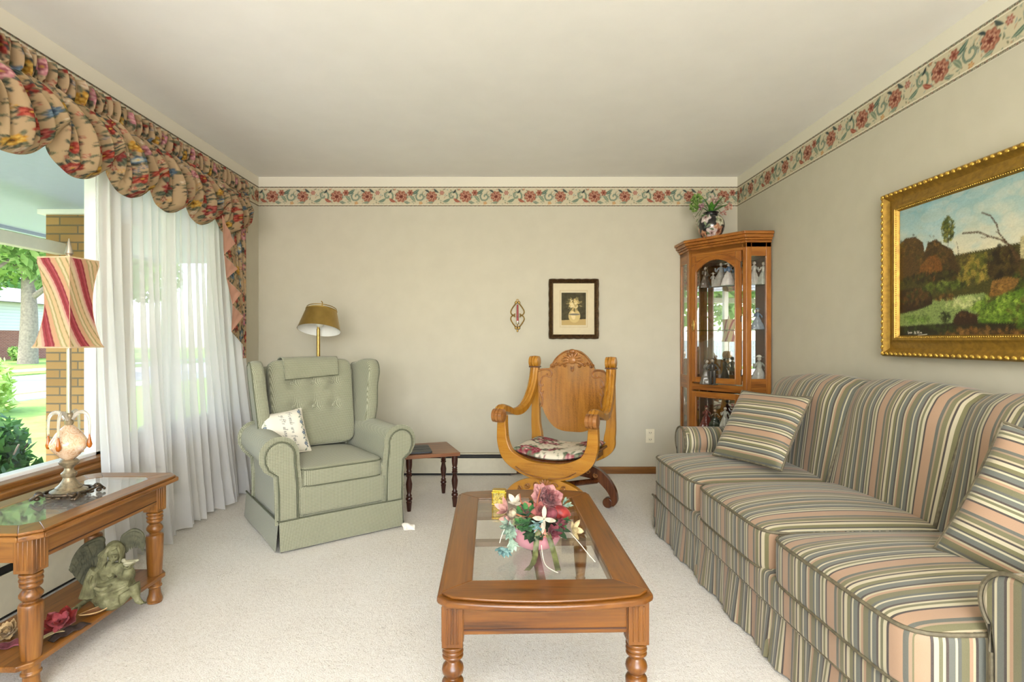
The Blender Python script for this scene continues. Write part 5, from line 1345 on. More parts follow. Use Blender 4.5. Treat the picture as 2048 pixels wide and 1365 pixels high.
def landscape():
    W, H = .90, .592; t = Tile(W, H, .0017, '#a9c4c4', (False, False)); R = random.Random(21)
    def P(x, y):            # from the position seen in the picture to the canvas
        px, py = 1740 + x / 2.906, 270 + y / 2.906; Y = 1.87 * F_PX / (px - VPX); return (2.62 - Y, CAM_H - (py - VPY) / F_PX * Y - 1.120)
    def PP(L): return [P(*p) for p in L]
    hz = P(400, 715)[1]
    g = np.clip((t.Y - hz) / (H - hz), 0, 1)[..., None]
    t.a = (np.array(lin('#d9d2b4')) * (1 - g) + np.array(lin('#86b2b8')) * g).astype(np.float32)
    for k in range(420):
        x, y = R.uniform(0, W), hz + R.uniform(0, .42); t.ell(x, y, R.uniform(.015, .07), R.uniform(.010, .03), R.uniform(-.3, .3), R.choice(['#e2d9be', '#d9cdb0', '#c2cfc6', '#9fc0c2', '#e8dfc8']) if x > .35 or R.random() < .35 else R.choice(['#9cc2ca', '#b7d0d0']), .16)
    t.put((t.Y < hz).astype(float), '#4f4a20')
    def blotch(cx, cy, rx, ry, n, s, cols, al=.8):
        for k in range(n):
            a = R.uniform(0, 6.3); q = R.random() ** .5; t.ell(cx + cos(a) * rx * q, cy + sin(a) * ry * q, s * R.uniform(.5, 1.4), s * R.uniform(.3, .9), R.uniform(0, 3), R.choice(cols), al)
    x0, y0 = P(600, 775); blotch(x0, y0, .16, .045, 160, .02, ['#8a7a34', '#6a6a28', '#4f5420', '#a08a40', '#3c3a18'])
    t.poly(PP([(160, 640), (200, 600), (255, 592), (300, 625), (310, 700), (300, 850), (160, 850)]), '#5c4420')
    t.poly(PP([(300, 700), (330, 625), (375, 605), (420, 640), (470, 665), (490, 720), (520, 780), (480, 850), (300, 850)]), '#4a3519')
    for (cx, cy) in ((190, 660), (240, 640), (275, 700), (350, 650), (390, 690), (440, 720)):
        x, y = P(cx, cy); blotch(x, y, .03, .05, 30, .008, ['#6f5428', '#8a6a30', '#3a2812', '#4d4a20'], .5)
    t.poly(PP([(268, 850), (285, 760), (330, 710), (370, 697), (400, 730), (425, 850)]), '#7c5222'); x, y = P(335, 760); blotch(x, y, .03, .035, 30, .008, ['#9a6c30', '#5a3814', '#84602c'], .5)
    x, y = P(330, 830); blotch(x, y, .16, .02, 120, .012, ['#2c2410', '#3a3214', '#4c4a1c', '#241a0c'])
    x, y = P(443, 550); blotch(x, y, .035, .055, 170, .007, ['#5c6628', '#7c7c34', '#42501e', '#8f8a3e', '#38401a'], .9); t.line(PP([(443, 660), (446, 560)]), .0018, '#3a2a14')
    x, y = P(530, 725); blotch(x, y, .035, .025, 60, .007, ['#3c3416', '#57491e', '#6a5a28']); t.line(PP([(505, 710), (500, 640), (490, 620)]), .0015, '#3a2c18')
    x, y = P(760, 745); blotch(x, y, .065, .065, 260, .011, ['#2a2010', '#3e2c16', '#4c3a1a', '#1f180c', '#5a4a20'])
    for L, w in (([(890, 880), (850, 740), (800, 640), (740, 605), (680, 590), (620, 565), (530, 572)], .0038), ([(900, 775), (830, 680), (780, 620), (740, 575), (725, 520), (690, 470), (640, 452)], .0032), ([(690, 592), (650, 600), (635, 595)], .0015), ([(740, 575), (720, 560)], .0012), ([(600, 562), (575, 575)], .0012)):
        t.line(PP(L), w, '#5a4026')
    t.poly(PP([(862, 590), (930, 575), (930, 730), (862, 715)]), '#b7ab82')
    x, y = P(880, 860); blotch(x, y, .05, .04, 60, .012, ['#4c5a1e', '#2e3214', '#66702a'])
    # right part beyond what the frame shows: ruin and trees
    t.poly([(.70, .30), (.80, .30), (.80, .46), (.76, .48), (.70, .45)], '#a89c76'); blotch(.80, .30, .10, .12, 300, .014, ['#3a4a1c', '#2a2c12', '#5a6428', '#1f2410'])
    t.poly(PP([(165, 1120), (165, 1040), (350, 962), (500, 938), (655, 918), (665, 940), (605, 1015), (625, 1075), (400, 1115)]), '#88985a')
    x, y = P(520, 975); blotch(x, y, .09, .02, 60, .012, ['#c3c48a', '#a4b070', '#d0cf9c', '#8c9c52'], .5)
    x, y = P(260, 1070); blotch(x, y, .08, .018, 50, .012, ['#6a8a3a', '#8aa050', '#566a2c'], .5)
    t.poly(PP([(160, 1045), (160, 905), (260, 888), (355, 920), (352, 985), (260, 1022)]), '#3c2814')
    x, y = P(255, 945); blotch(x, y, .09, .035, 110, .009, ['#5a3c1c', '#241608', '#74502a', '#3e4a1c'], .7)
    x, y = P(430, 945); blotch(x, y, .06, .012, 50, .008, ['#6a4c22', '#3a2a12', '#8a6a34'])
    x, y = P(420, 880); blotch(x, y, .12, .02, 90, .011, ['#5c6a26', '#76803a', '#3f4a1a', '#2e3012'])
    t.poly(PP([(615, 1095), (640, 1000), (700, 965), (895, 880), (1000, 850), (1400, 800), (1400, 1250), (615, 1100)]), '#55701f')
    x, y = P(780, 1000); blotch(x, y, .15, .055, 260, .011, ['#6c8a2a', '#86a03c', '#3f5618', '#55701f', '#9aae4c'], .6)
    t.poly(PP([(680, 940), (700, 850), (790, 825), (860, 838), (830, 890), (740, 935)]), '#84622e'); x, y = P(730, 890); blotch(x, y, .025, .02, 24, .007, ['#a8823e', '#5a3e1a'], .6)
    t.poly([(0, -.01)] + PP([(150, 1115), (480, 1092), (895, 1095), (1400, 1120)]) + [(.9, -.01)], '#2c2812')
    x, y = P(640, 1150); blotch(x, y, .22, .018, 120, .012, ['#7a5424', '#5c3c18', '#96703a', '#3c2c12'], .6)
    x, y = P(330, 1130); blotch(x, y, .16, .02, 110, .009, ['#1d1c0c', '#333c16', '#44521c', '#2c2410'], .7)
    t.poly(PP([(468, 1095), (490, 1040), (525, 1018), (615, 1045), (618, 1100), (500, 1107)]), '#3a2412'); x, y = P(545, 1045); blotch(x, y, .03, .014, 24, .007, ['#6a4a26', '#2a180a'], .6)
    x, y = P(425, 1060); blotch(x, y, .03, .022, 60, .006, ['#232a10', '#3a3e18', '#151808'])
    x, y = P(1150, 1010); blotch(x, y, .22, .10, 420, .013, ['#5f7a24', '#77923a', '#3f5618', '#55701f', '#6a5a2a'], .5)
    # brushwork: edges pulled about by the brush, ridges of lighter and darker paint
    X, Y = t.X, t.Y
    wx = .0022 * (np.sin(X * 610 + 5 * np.sin(Y * 190)) + np.sin(Y * 720 + 4 * np.sin(X * 240))) ; wy = .0030 * (np.sin(X * 530 + 6 * np.sin(Y * 260)) + .8 * np.sin(X * 1300 + Y * 400))
    g2 = ((Y > hz + .004) & (np.abs(t.a - np.array(lin('#a9c4c4'))).sum(-1) < .5)).astype(float)
    k_ = 1.0 - .7 * g2; t.a = t.sample(np.clip(X + wx * k_, 0, W - .002), np.clip(Y + wy * k_, 0, H - .002)).astype(np.float32)
    nz = RNG.rand(t.H, t.W); 
    for _ in range(3): nz = (nz + np.roll(nz, 1, 1) + np.roll(nz, -1, 1) + np.roll(nz, 1, 0)) / 4
    nz = (nz - nz.mean()) / nz.std(); t.a = np.clip(t.a * (1 + (.16 * (1 - g2) + .03 * g2) * nz)[..., None], 0, 1).astype(np.float32)
    S = [(0, 6), (3, -6), (6, 0)], [(8, 1), (11, -3), (14, 1), (14, -3)], [(17, 2), (19, -3), (23, 0), (20, 1)], [(38, 7), (37, -7)], [(44, 5), (46, -7), (38, 3)], [(54, 8), (56, -4), (64, 8)], [(58, 2), (66, -4)], [(70, 2), (74, -3), (77, 2), (80, -3)], [(58, -12), (84, -10), (110, -8)]
    for L in S: t.line(PP([(212 + a, 1150 - b * 1.2) for a, b in L]), .0013, '#d8d2c0')
    t.a = t.a ** 1.15 * .88
    return t
LTILE = landscape()
sheet(LTILE, 'canvas', (-.45, -.024, -.296), (1, 0, 0), (0, 0, 1), .90, .592, .0021, vcol('oil_paint', .35, spec=.4), pt)
MB().bb(-.46, .46, -.020, -.002, -.30, .30).build('backing', M_INT, pt, smooth=0)

pr = thing('framed_print', 'small sepia print with cream mat in a carved dark gold frame on the back wall', 'picture', (.555, YB - .001, 1.353))
M_FR = plain('dark_gold_frame', '#4a341a', .35, metal=.5, vary=.5, scale=70, bump=.5)
W, H = .405, .487
m = MB(); V = []; F = []; prof = [(0, 0), (0, .022), (.006, .030), (.014, .026), (.024, .018), (.030, .022), (.034, .016), (.034, 0)]; nseg = 26
ring = []
for sx, sz, dx, dz, L in ((-1, -1, 1, 0, W), (1, -1, 0, 1, H), (1, 1, -1, 0, W), (-1, 1, 0, -1, H)):
    for k in range(nseg):
        u = k / nseg; ring.append((sx * W / 2 + dx * L * u, sz * H / 2 + dz * L * u, -dz if dx == 0 else 0, dx if dx else 0, u, L))
for (x, z, _, _, u, L) in ring:
    for off, dp in prof:
        wv = .004 * sin(u * 2 * pi * 3) * (off < .01)
        ax = max(-W / 2 + off, min(W / 2 - off, x)); az = max(-H / 2 + off, min(H / 2 - off, z))
        if abs(abs(x) - W / 2) < 1e-6: ax += math.copysign(wv, x)
        if abs(abs(z) - H / 2) < 1e-6: az += math.copysign(wv, z)
        V.append((ax, -dp - .003 * abs(sin(u * 40)) * (.004 < off < .03), az))
n = len(prof); R_ = len(ring)
for c in range(R_):
    for k in range(n): F.append((c * n + k, c * n + (k + 1) % n, ((c + 1) % R_) * n + (k + 1) % n, ((c + 1) % R_) * n + k))
m.add(V, F).build('frame', M_FR, pr, smooth=30)
MB().bb(-.172, .172, -.010, -.004, -.213, .213).build('mat_board', plain('cream_mat', '#cfc2a2', .8, vary=.03), pr, smooth=0)
m = MB(); m.tube([(-.112, -.0105, -.150), (.112, -.0105, -.150), (.112, -.0105, .152), (-.112, -.0105, .152)], .0012, 4, closed=True); m.build('mat_line', plain('mat_line_gold', '#b8945a', .6), pr)
def sepia():
    t = Tile(.200, .266, .0014, '#46402c', (False, False)); R = random.Random(6)
    for k in range(240): t.ell(R.uniform(0, .2), R.uniform(0, .266), R.uniform(.006, .02), R.uniform(.006, .02), 0, R.choice(['#3c3826', '#504a32', '#5a5238', '#342f20']), .3)
    t.poly([(0, 0), (.2, 0), (.2, .050), (0, .040)], '#b59b66'); t.ell(.105, .075, .048, .055, 0, '#c8b078'); t.ell(.105, .125, .022, .02, 0, '#b59b66'); t.ell(.095, .08, .018, .035, .2, '#dcc794')
    t.ell(.105, .088, .047, .008, 0, '#7d7466')
    for k in range(40):
        a, q = R.uniform(0, 6.3), R.random() ** .5; t.flower(.105 + cos(a) * q * .045, .175 + sin(a) * q * .038, R.uniform(.009, .015), 6, R.choice([['#d9c48e', '#e4d4a6'], ['#c4aa70', '#d9c48e'], ['#a08c5c', '#c4aa70']]), a, '#5a4e30')
    for k in range(16): a = R.uniform(0, 6.3); t.leaf(.105 + cos(a) * .055, .172 + sin(a) * .048, .016, .006, a, R.choice(['#6a6040', '#857850']))
    return t
sheet(sepia(), 'print', (-.100, -.0112, -.133), (1, 0, 0), (0, 0, 1), .200, .266, .0016, M_PRINT, pr)

# ------------------------------------------------------------ wall sconce with candle
sc_ = thing('wall_sconce', 'small brass scroll wall sconce with a red candle left of the sepia print', 'sconce', (.094, YB - .001, 1.30))
for s in (-1, 1):
    for sz in (-1, 1):
        P = smoothpath([(s * .012, -.012, sz * .100), (s * .040, -.012, sz * .062), (s * .055, -.012, sz * .030), (s * .045, -.012, sz * .006), (s * .025, -.012, sz * .004), (s * .022, -.012, sz * .016)], 6)
        MB().tube(P, .0048, 8).build('scroll_arm', M_BRASS, sc_)
m = MB()
for sz in (-1, 1):
    for s in (-1, 1): m.ball((s * .012, -.012, sz * .104), (.011, .007, .012))
m.ball((0, -.012, -.125), (.008, .006, .012)); m.tube([(.010 * cos(a), -.012, .122 + .009 * sin(a)) for a in [k * pi / 8 for k in range(16)]], .003, 6, closed=True)
m.tube([(0, -.010, -.10), (0, -.035, -.085), (0, -.045, -.070)], .004, 6); m.build('bracket', M_BRASS, sc_, smooth=180)
MB().lathe([(.004, -.074), (.013, -.070), (.014, -.062), (.009, -.058), (.009, -.048)], c=(0, -.045, 0), n=16).build('candle_cup', plain('silver_cup', '#c9c4b8', .25, metal=.8), sc_, smooth=40)
MB().lathe([(.0085, -.055), (.0080, .03), (.0066, .082), (.002, .088)], c=(0, -.045, 0), n=16).build('candle', plain('red_candle', '#9a3a3c', .4), sc_, smooth=60)

# ------------------------------------------------------------ brass floor lamp behind the armchair
fl = thing('floor_lamp', 'brass floor lamp with tilted metal shade standing behind the green armchair', 'lamp', (-1.375, 4.03, 0))
MB().lathe([(.13, 0), (.13, .012), (.10, .022), (.03, .035), (.012, .06)], n=32).build('base', M_BRASS, fl, smooth=50)
MB().tube([(0, 0, .04), (0, 0, 1.18)], .013, 16).build('pole', M_BRASS, fl)
Tm = Matrix.Translation((.025, -.03, 1.245)) @ Matrix.Rotation(radians(-17), 4, 'X') @ Matrix.Rotation(radians(1), 4, 'Y')
o = MB().lathe([(.152, -.080), (.150, -.078), (.112, .060), (.108, .066), (.112, .072), (.108, .074), (.03, .078)], Tm, 40, cap=False).build('lamp_shade', plain('brass_shade', '#a68a4a', .38, metal=.75, vary=.15, scale=14), fl, smooth=50)
MB().lathe([(.1495, -.080), (.148, -.077), (.110, .057), (.03, .066), (.001, .066)], Tm, 40, cap=False).build('shade_lining', plain('white_enamel', '#f0efe8', .4, vary=.02), o, smooth=50)
MB().tube([tuple(Tm @ Vector((.104 * cos(a), .104 * sin(a), .086))) for a in [k * pi / 20 for k in range(40)]], .003, 6, closed=True).build('rim_ring', M_BRASS, o)
MB().ball((0, 0, 0), (.032, .032, .036), M=Tm @ Matrix.Translation((.0, 0, -.022))).build('bulb', plain('frosted_bulb', '#f4f1e4', .3), o, smooth=180)
m = MB(); m.lathe([(.012, .070), (.018, .080), (.016, .092), (.008, .100), (.010, .108), (.004, .114), (.006, .122), (.001, .128)], Tm, 20); m.tube([(0, 0, 1.17), (0, -.005, 1.22), tuple(Tm @ Vector((0, 0, .05)))], .009, 10); m.tube([tuple(Tm @ Vector((.0, 0, .10))), tuple(Tm @ Vector((.0, 0, .135))), tuple(Tm @ Vector((-.01, 0, .145)))], .004, 8); m.build('finial', M_BRASS, o, smooth=50)
# ------------------------------------------------------------ table lamp with striped square shade
tl = thing('table_lamp', 'table lamp with swirl-striped pink and cream shade and glass body on the end table', 'lamp', (-1.605, 2.02, EH), 0); tl.scale = (.8, .8, 1)
M_NICK = plain('brushed_nickel', '#b8b0a0', .3, metal=.85, vary=.1); M_PEWT = plain('antique_pewter', '#8f8168', .38, metal=.6, vary=.35, scale=70, bump=.3); M_FIL = plain('dark_bronze_filigree', '#4a3c2c', .4, metal=.6, vary=.4, scale=60)
# openwork foot: four scrolled corners and leafy rim
for k in range(4):
    a = k * pi / 2 + pi / 4; ca, sa = cos(a), sin(a); m = MB()
    def Q(r, s_, z): return (ca * r - sa * s_, sa * r + ca * s_, z)
    m.tube([Q(x + .02, y, .016 + .010 * sin(3 * x * 30)) for x, y in spiral((.088, 0), .026, 1.5, 0, 1)], [.0055] * 27, 7)
    for s_ in (-1, 1):
        m.tube([Q(x, y, .020) for x, y in sp2([(.09, s_ * .012), (.085, s_ * .035), (.068, s_ * .052), (.060, s_ * .066)])], .005, 7)
        m.tube([Q(x, y, .012) for x, y in spiral((.070, s_ * .040), .015, 1.2, 0, s_)], [.004] * 27, 6)
    m.ball(Q(.112, 0, .008), (.012, .012, .008)); m.build('filigree_foot', M_FIL, tl, smooth=180)
MB().lathe([(.070, .020), (.072, .024), (.050, .032), (.052, .036), (.038, .045), (.026, .060), (.022, .070), (.030, .078), (.031, .086), (.020, .094), (.017, .104), (.024, .112), (.036, .120), (.040, .128), (.030, .136)], n=36).build('pedestal', M_PEWT, tl, smooth=50)
def lampglass():
    t = NT('swirled_art_glass'); v = t.coords(); n = t.noise(v, 26, 4, .6, 2.5)
    t.set(t.ramp(n, [(.38, lin('#c99a70')), (.52, lin('#ecd3b8')), (.62, lin('#d9b08a'))]), .12, spec=.6, Transmission_Weight=.35, Coat_Weight=.4); return t.m
MB().lathe([(.018, .134), (.040, .150), (.066, .176), (.074, .190), (.070, .204), (.050, .232), (.028, .252), (.016, .262)], n=40).build('glass_body', lampglass(), tl, smooth=80)
MB().tube([(0, 0, .258), (0, 0, .560)], .0095, 16).build('pole', M_NICK, tl)
MB().lathe([(.014, .262), (.018, .270), (.016, .285), (.020, .292), (.020, .300), (.014, .306)], n=24).build('collar', M_PEWT, tl, smooth=50)
M_CLR = plain('clear_glass_arm', '#e8e0d4', .08, vary=.03, Transmission_Weight=.7); M_AMB = plain('amber_glass_drop', '#b8661c', .08, vary=.2, Transmission_Weight=.4)
for k in range(4):
    a = radians(12) + k * pi / 2; P = smoothpath([(cos(a) * r, sin(a) * r, z) for r, z in ((.014, .285), (.035, .305), (.060, .308), (.078, .292), (.083, .262), (.083, .225))], 6)
    o = MB().tube(P, [.009 - .0045 * i / (len(P) - 1) for i in range(len(P))], 10).build('glass_arm', M_CLR, tl)
    MB().lathe([(.001, -.030), (.008, -.026), (.0115, -.016), (.008, -.004), (.0045, .012), (.003, .025)], n=16, c=(cos(a) * .083, sin(a) * .083, .205)).build('amber_drop', M_AMB, o, smooth=180)
# the shade: square in plan, waisted, striped on the diagonal
SCOL = [('#c9b494', .12), ('#8f8455', .04), ('#c8ab84', .14), ('#9a9262', .05), ('#ccb896', .08), ('#a39b6c', .05), ('#c39878', .16), ('#84323a', .06), ('#a8545a', .04), ('#943c42', .07), ('#7a2e34', .03), ('#984046', .08), ('#c4998a', .08)]
def shade_tile(u, v):
    q = (v / .8 - u + 4.0) % 1.0; p = 0
    for c, w in SCOL:
        p += w
        if q < p: return lin(c)
    return lin(SCOL[-1][0])
V = []; F = []; cl = []; nu, nv = 240, 90
for j in range(nv):
    v = j / (nv - 1); hz = .548 + .322 * v; wd = .0880 - .022 * sin(pi * min(1, v * 1.06)) ** .9 - .010 * v
    if v < .04: wd += .003 * (1 - v / .04)
    for i in range(nu):
        u = i / nu * 4; k = int(u); f = u - k; a, b = (-1 + 2 * f, -1); x, y = a * wd, b * wd - .004 * (1 - a * a) * 0
        for _ in range(k): x, y = -y, x
        r = radians(-5); V.append((x * cos(r) - y * sin(r), x * sin(r) + y * cos(r), hz)); cl.append(shade_tile(u - 1, 1 - v))
for j in range(nv - 1):
    for i in range(nu): F.append((j * nu + i, j * nu + (i + 1) % nu, (j + 1) * nu + (i + 1) % nu, (j + 1) * nu + i))
o = MB().add(V, F).build('lamp_shade', vcol('silk_shade', .6, translucent=.35), tl, smooth=40, col=np.array(cl))
for j in (0, nv - 1): MB().tube([V[j * nu + i] for i in range(0, nu, 3)], .003, 6, closed=True).build('trim', plain('shade_trim', '#b8a080', .6), o)
for k in range(4):
    MB().tube([V[j * nu + k * 60] for j in range(0, nv, 4)], .0016, 6).build('seam', plain('shade_seam', '#a8846a', .7), o)
MB().lathe([(.010, .868), (.022, .872), (.022, .878), (.010, .884), (.017, .892), (.015, .900), (.002, .946), (.001, .948)], n=24).build('finial', M_NICK, tl, smooth=50)
m = MB()
for k in range(4): a = k * pi / 2 + radians(-5 + 45); m.tube([(0, 0, .868), (cos(a) * .072, sin(a) * .072, .868)], .0018, 6)
m.tube([(0, 0, .55), (0, 0, .87)], .004, 8); m.build('harp', M_NICK, tl)

# ------------------------------------------------------------ flowers
def petal(mb, c, d, up, L, W, curl=.3, cup=.2, n=5, mat=None):
    d = Vector(d).normalized(); up = Vector(up); s_ = d.cross(up).normalized(); nn = s_.cross(d).normalized(); V = []
    for i in range(n + 1):
        t_ = i / n; w_ = W * sin(pi * (t_ * .85 + .10)) ** .8 * (1 if i < n else .35)
        for j in (-1, -.5, 0, .5, 1): V.append(Vector(c) + d * L * t_ * (1 - .15 * curl * t_) + nn * (L * curl * t_ * t_ + W * cup * j * j) + s_ * w_ * j)
    o = len(mb.v); mb.v += [tuple(v) for v in V]
    for i in range(n):
        for j in range(4): a = o + i * 5 + j; mb.f.append((a, a + 1, a + 6, a + 5)); mb.mi.append(0)
def bloom(parent, name, c, face, r, mat, rows=((6, 1.1, .9), (6, .7, .7), (5, .3, .45)), seed=1, wide=.42, label=None):
    R = random.Random(seed); f = Vector(face).normalized(); a0 = f.orthogonal().normalized(); b0 = f.cross(a0); m = MB()
    for n_, tilt, ln in rows:
        off = R.random() * 6
        for k in range(n_):
            a = off + 2 * pi * k / n_ + R.uniform(-.12, .12); rad = a0 * cos(a) + b0 * sin(a); d = rad * sin(tilt) + f * cos(tilt)
            petal(m, Vector(c) + rad * r * .04, d, f, r * ln * R.uniform(.88, 1.1), r * wide * ln ** .5, R.uniform(-.1, .35), R.uniform(.1, .3))
    o = m.build(name, mat, parent, smooth=180); 
    if label: o['label'] = label
    return o
def leaves(parent, c, dirs, L, W, mat, name='leaf_spray', lob=False):
    m = MB()
    for d in dirs:
        d = Vector(d).normalized(); petal(m, c, d, (0, -.3, 1), L, W, -.25, .12)
        if lob:
            s_ = d.cross(Vector((0, -.3, 1))).normalized()
            for q, k in ((.3, 1), (.3, -1), (.55, 1), (.55, -1)): petal(m, Vector(c) + d * L * q, d * .7 + s_ * k * .8, (0, -.3, 1), L * .5, W * .5, -.1, .1)
    return m.build(name, mat, parent, smooth=180)
fa = thing('flower_arrangement', 'silk flower arrangement in a pink oval bowl on the glass of the coffee table', 'flowers', (.100, 1.800, TH + .0005))
MB().lathe([(.030, 0), (.045, .003), (.068, .018), (.080, .042), (.080, .058), (.074, .070), (.070, .070), (.074, .056), (.070, .040), (.03, .012)], n=44, cap=True, sx=1.02, sy=.9).build('bowl', plain('pink_ceramic', '#b47c84', .14, vary=.05, scale=12, Coat_Weight=.5), fa, smooth=60)
MB().ball((0, 0, .060), (.066, .058, .030)).build('moss', plain('dark_moss', '#26301c', .95, vary=.5, scale=90, bump=.8), fa, smooth=180)
def petalmat(name, a, b, rough=.6):
    if name in _mc: return _mc[name]
    t = NT(name); v = t.coords(); n = t.noise(v, 45, 3); c = t.ramp(n, [(.35, tuple(x * .62 for x in lin(a))), (.65, tuple(x * .8 for x in lin(b)))]); t.set(c, rough, spec=.25, Sheen_Weight=.1)
    tr = t.n('ShaderNodeBsdfTranslucent'); t.l(c, tr.inputs[0]); mx = t.n('ShaderNodeMixShader'); mx.inputs[0].default_value = .12; t.l(t.b.outputs[0], mx.inputs[1]); t.l(tr.outputs[0], mx.inputs[2]); t.l(mx.outputs[0], t.out.inputs[0]); _mc[name] = t.m; return t.m
P_PEO = petalmat('peony_petals', '#8a4246', '#bd7f7c'); P_PEO2 = petalmat('peony_outer', '#b06e70', '#cf9c96'); P_RED = petalmat('crimson_petals', '#7c1f22', '#a83c36', .35); P_WHT = petalmat('ivory_petals', '#c4b8a0', '#ddd3bf')
P_PNK = petalmat('pink_petals', '#bd8078', '#d8a89c'); P_PUR = petalmat('burgundy_petals', '#5c2028', '#8c4650'); P_CRM = petalmat('cream_petals', '#bda672', '#d4c293'); P_SAL = petalmat('salmon_petals', '#b86a58', '#d49680')
L_GRN = petalmat('silk_green', '#24522a', '#4c8a44'); L_MNT = petalmat('pale_mint', '#86a48e', '#b6ccb6'); L_TEA = petalmat('blue_green', '#4f7f80', '#9cc0bc'); L_DRK = petalmat('deep_green', '#1d3420', '#3c5a34')
o = bloom(fa, 'peony', (.030, .010, .150), (.25, -.75, .55), .056, P_PEO2, ((7, 1.25, 1.0), (7, .95, .85)), 1, .45, 'pale outer petals of the big pink peony')
bloom(fa, 'peony_heart', (.040, -.004, .156), (.35, -.75, .5), .046, P_PEO, ((12, 1.25, .80), (12, .95, .80), (12, .65, .78), (10, .4, .74), (7, .15, .68)), 2, .20, 'ruffled dusky pink centre of the peony')
bloom(fa, 'peony_heart', (.022, .004, .176), (.1, -.6, .8), .034, P_PEO2, ((9, 1.25, .9), (9, .8, .85), (6, .35, .8)), 22, .24)
bloom(fa, 'dusky_rose', (.010, -.030, .128), (.0, -.8, .5), .034, petalmat('dusky_petals', '#8a3c3a', '#b87068'), ((7, 1.2, .9), (7, .8, .8), (5, .4, .7)), 23, .3)
bloom(fa, 'small_blossom', (-.058, -.045, .098), (-.4, -.8, .4), .026, petalmat('mossy_petals', '#8a9468', '#b8b88c'), ((7, 1.1, .9), (6, .7, .8)), 24, .28)
bloom(fa, 'small_blossom', (.070, -.058, .096), (.5, -.8, .3), .026, P_PUR, ((8, 1.1, .9), (7, .6, .8)), 25, .26)
for (c, r, mt, nm) in (((.078, -.020, .118), (.034, .024, .024), P_RED, 'crimson_bud'), ((.045, -.045, .125), (.019, .017, .020), P_PUR, 'burgundy_bud'), ((-.080, -.030, .122), (.016, .015, .016), petalmat('ombre_berry', '#5a2a2a', '#c8bc9c', .3), 'berry')):
    MB().ball((0, 0, 0), r, rot=Matrix.Rotation(.5, 3, 'Y')).build(nm, mt, fa, smooth=180, loc=c)
bloom(fa, 'lily', (-.098, -.020, .128), (-.5, -.6, .5), .042, P_PNK, ((5, .9, 1.0), (3, .4, .8)), 3, .22)
bloom(fa, 'lily', (-.070, .010, .142), (-.1, -.6, .8), .036, P_WHT, ((4, 1.0, 1.0),), 4, .26)
bloom(fa, 'white_blossom', (.020, -.060, .112), (-.1, -.85, .4), .042, P_WHT, ((4, 1.3, 1.0),), 5, .18)
bloom(fa, 'salmon_blossom', (-.035, -.010, .125), (-.1, -.6, .8), .032, P_SAL, seed=6)
bloom(fa, 'salmon_blossom', (.010, -.072, .072), (-.1, -.9, .3), .026, P_SAL, ((6, 1.1, 1.0), (5, .6, .7)), 7, .3)
bloom(fa, 'burgundy_blossom', (.045, -.070, .075), (.2, -.9, .3), .030, P_PUR, ((7, 1.1, 1.0), (6, .6, .7)), 8, .28)
bloom(fa, 'pale_pink_blossom', (-.090, -.030, .100), (-.7, -.6, .2), .030, P_PNK, ((5, .8, 1.0),), 9, .28)
bloom(fa, 'cream_blossom', (.112, -.045, .075), (.7, -.7, .2), .036, P_CRM, ((5, 1.1, 1.0), (3, .5, .6)), 10, .28)
leaves(fa, (.060, -.030, .095), [(.8, -.5, .4), (.9, -.1, .5), (.5, -.8, .1)], .05, .012, L_GRN, lob=True)
leaves(fa, (.0, .03, .10), [(-.5, .5, .5), (.5, .5, .5), (0, .8, .4), (-.9, .2, .3), (.9, .2, .3)], .06, .016, L_DRK, lob=True)
leaves(fa, (-.030, -.020, .100), [(-.2, -.3, 1), (.2, -.4, .9), (-.6, -.3, .7)], .055, .018, L_GRN, lob=True)
leaves(fa, (-.040, -.050, .085), [(-.2, -.9, .2), (.3, -.9, .2), (-.5, -.6, .6), (0, -.6, .9)], .048, .016, L_GRN, lob=True)
leaves(fa, (-.010, -.060, .075), [(-.4, -.8, -.5), (.1, -.9, -.5), (.5, -.8, -.2), (-.8, -.6, -.3)], .042, .014, L_DRK, lob=True)
leaves(fa, (.050, -.050, .080), [(.9, -.4, .1), (.7, -.7, -.2), (.4, -.9, .3)], .055, .013, L_DRK)
leaves(fa, (-.075, -.040, .080), [(-.9, -.3, .3), (-.8, -.5, -.1), (-.6, -.7, -.5), (-.9, -.2, .7), (-.3, -.9, -.6)], .046, .010, L_MNT, lob=True)
leaves(fa, (-.085, -.060, .050), [(.1, -.5, -.6), (.3, -.5, -.4)], .040, .009, L_MNT, lob=True)
leaves(fa, (-.002, -.066, .098), [(-.7, -.5, -.2), (.0, -.6, -.9), (.6, -.5, -.4), (-.3, -.7, .5), (.4, -.6, .5)], .030, .007, L_TEA, lob=True)
leaves(fa, (-.118, -.075, .028), [(.6, -.7, -.25), (.3, -.9, -.2), (.8, -.3, -.3), (0, -.9, .1)], .042, .008, L_TEA, lob=True)
leaves(fa, (.085, .010, .130), [(.3, -.3, .8), (.8, -.2, .3)], .036, .008, L_MNT, lob=True)
m = MB()
for P in ([(-.02, 0, .10), (-.05, -.01, .15), (-.055, -.01, .178)], [(.01, -.02, .1), (.0, -.03, .15), (.012, -.02, .195)], [(-.03, -.03, .11), (-.05, -.05, .118), (-.075, -.03, .121)]): m.tube(smoothpath(P, 4), .002, 6)
m.build('stems', petalmat('rusty_stem', '#9a5230', '#b87050'), fa)
m = MB()
for P in ([(.10, -.05, .07), (.13, -.09, .045), (.155, -.12, .02), (.17, -.14, .008)], [(.01, -.09, .04), (.012, -.13, .02), (.02, -.17, .008), (.05, -.21, .005)], [(-.105, -.06, .08), (-.115, -.075, .06), (-.12, -.085, .045)]): m.tube(smoothpath(P, 4), .0013, 5)
m.build('twigs', plain('pale_twig', '#cfc8b4', .7), fa)
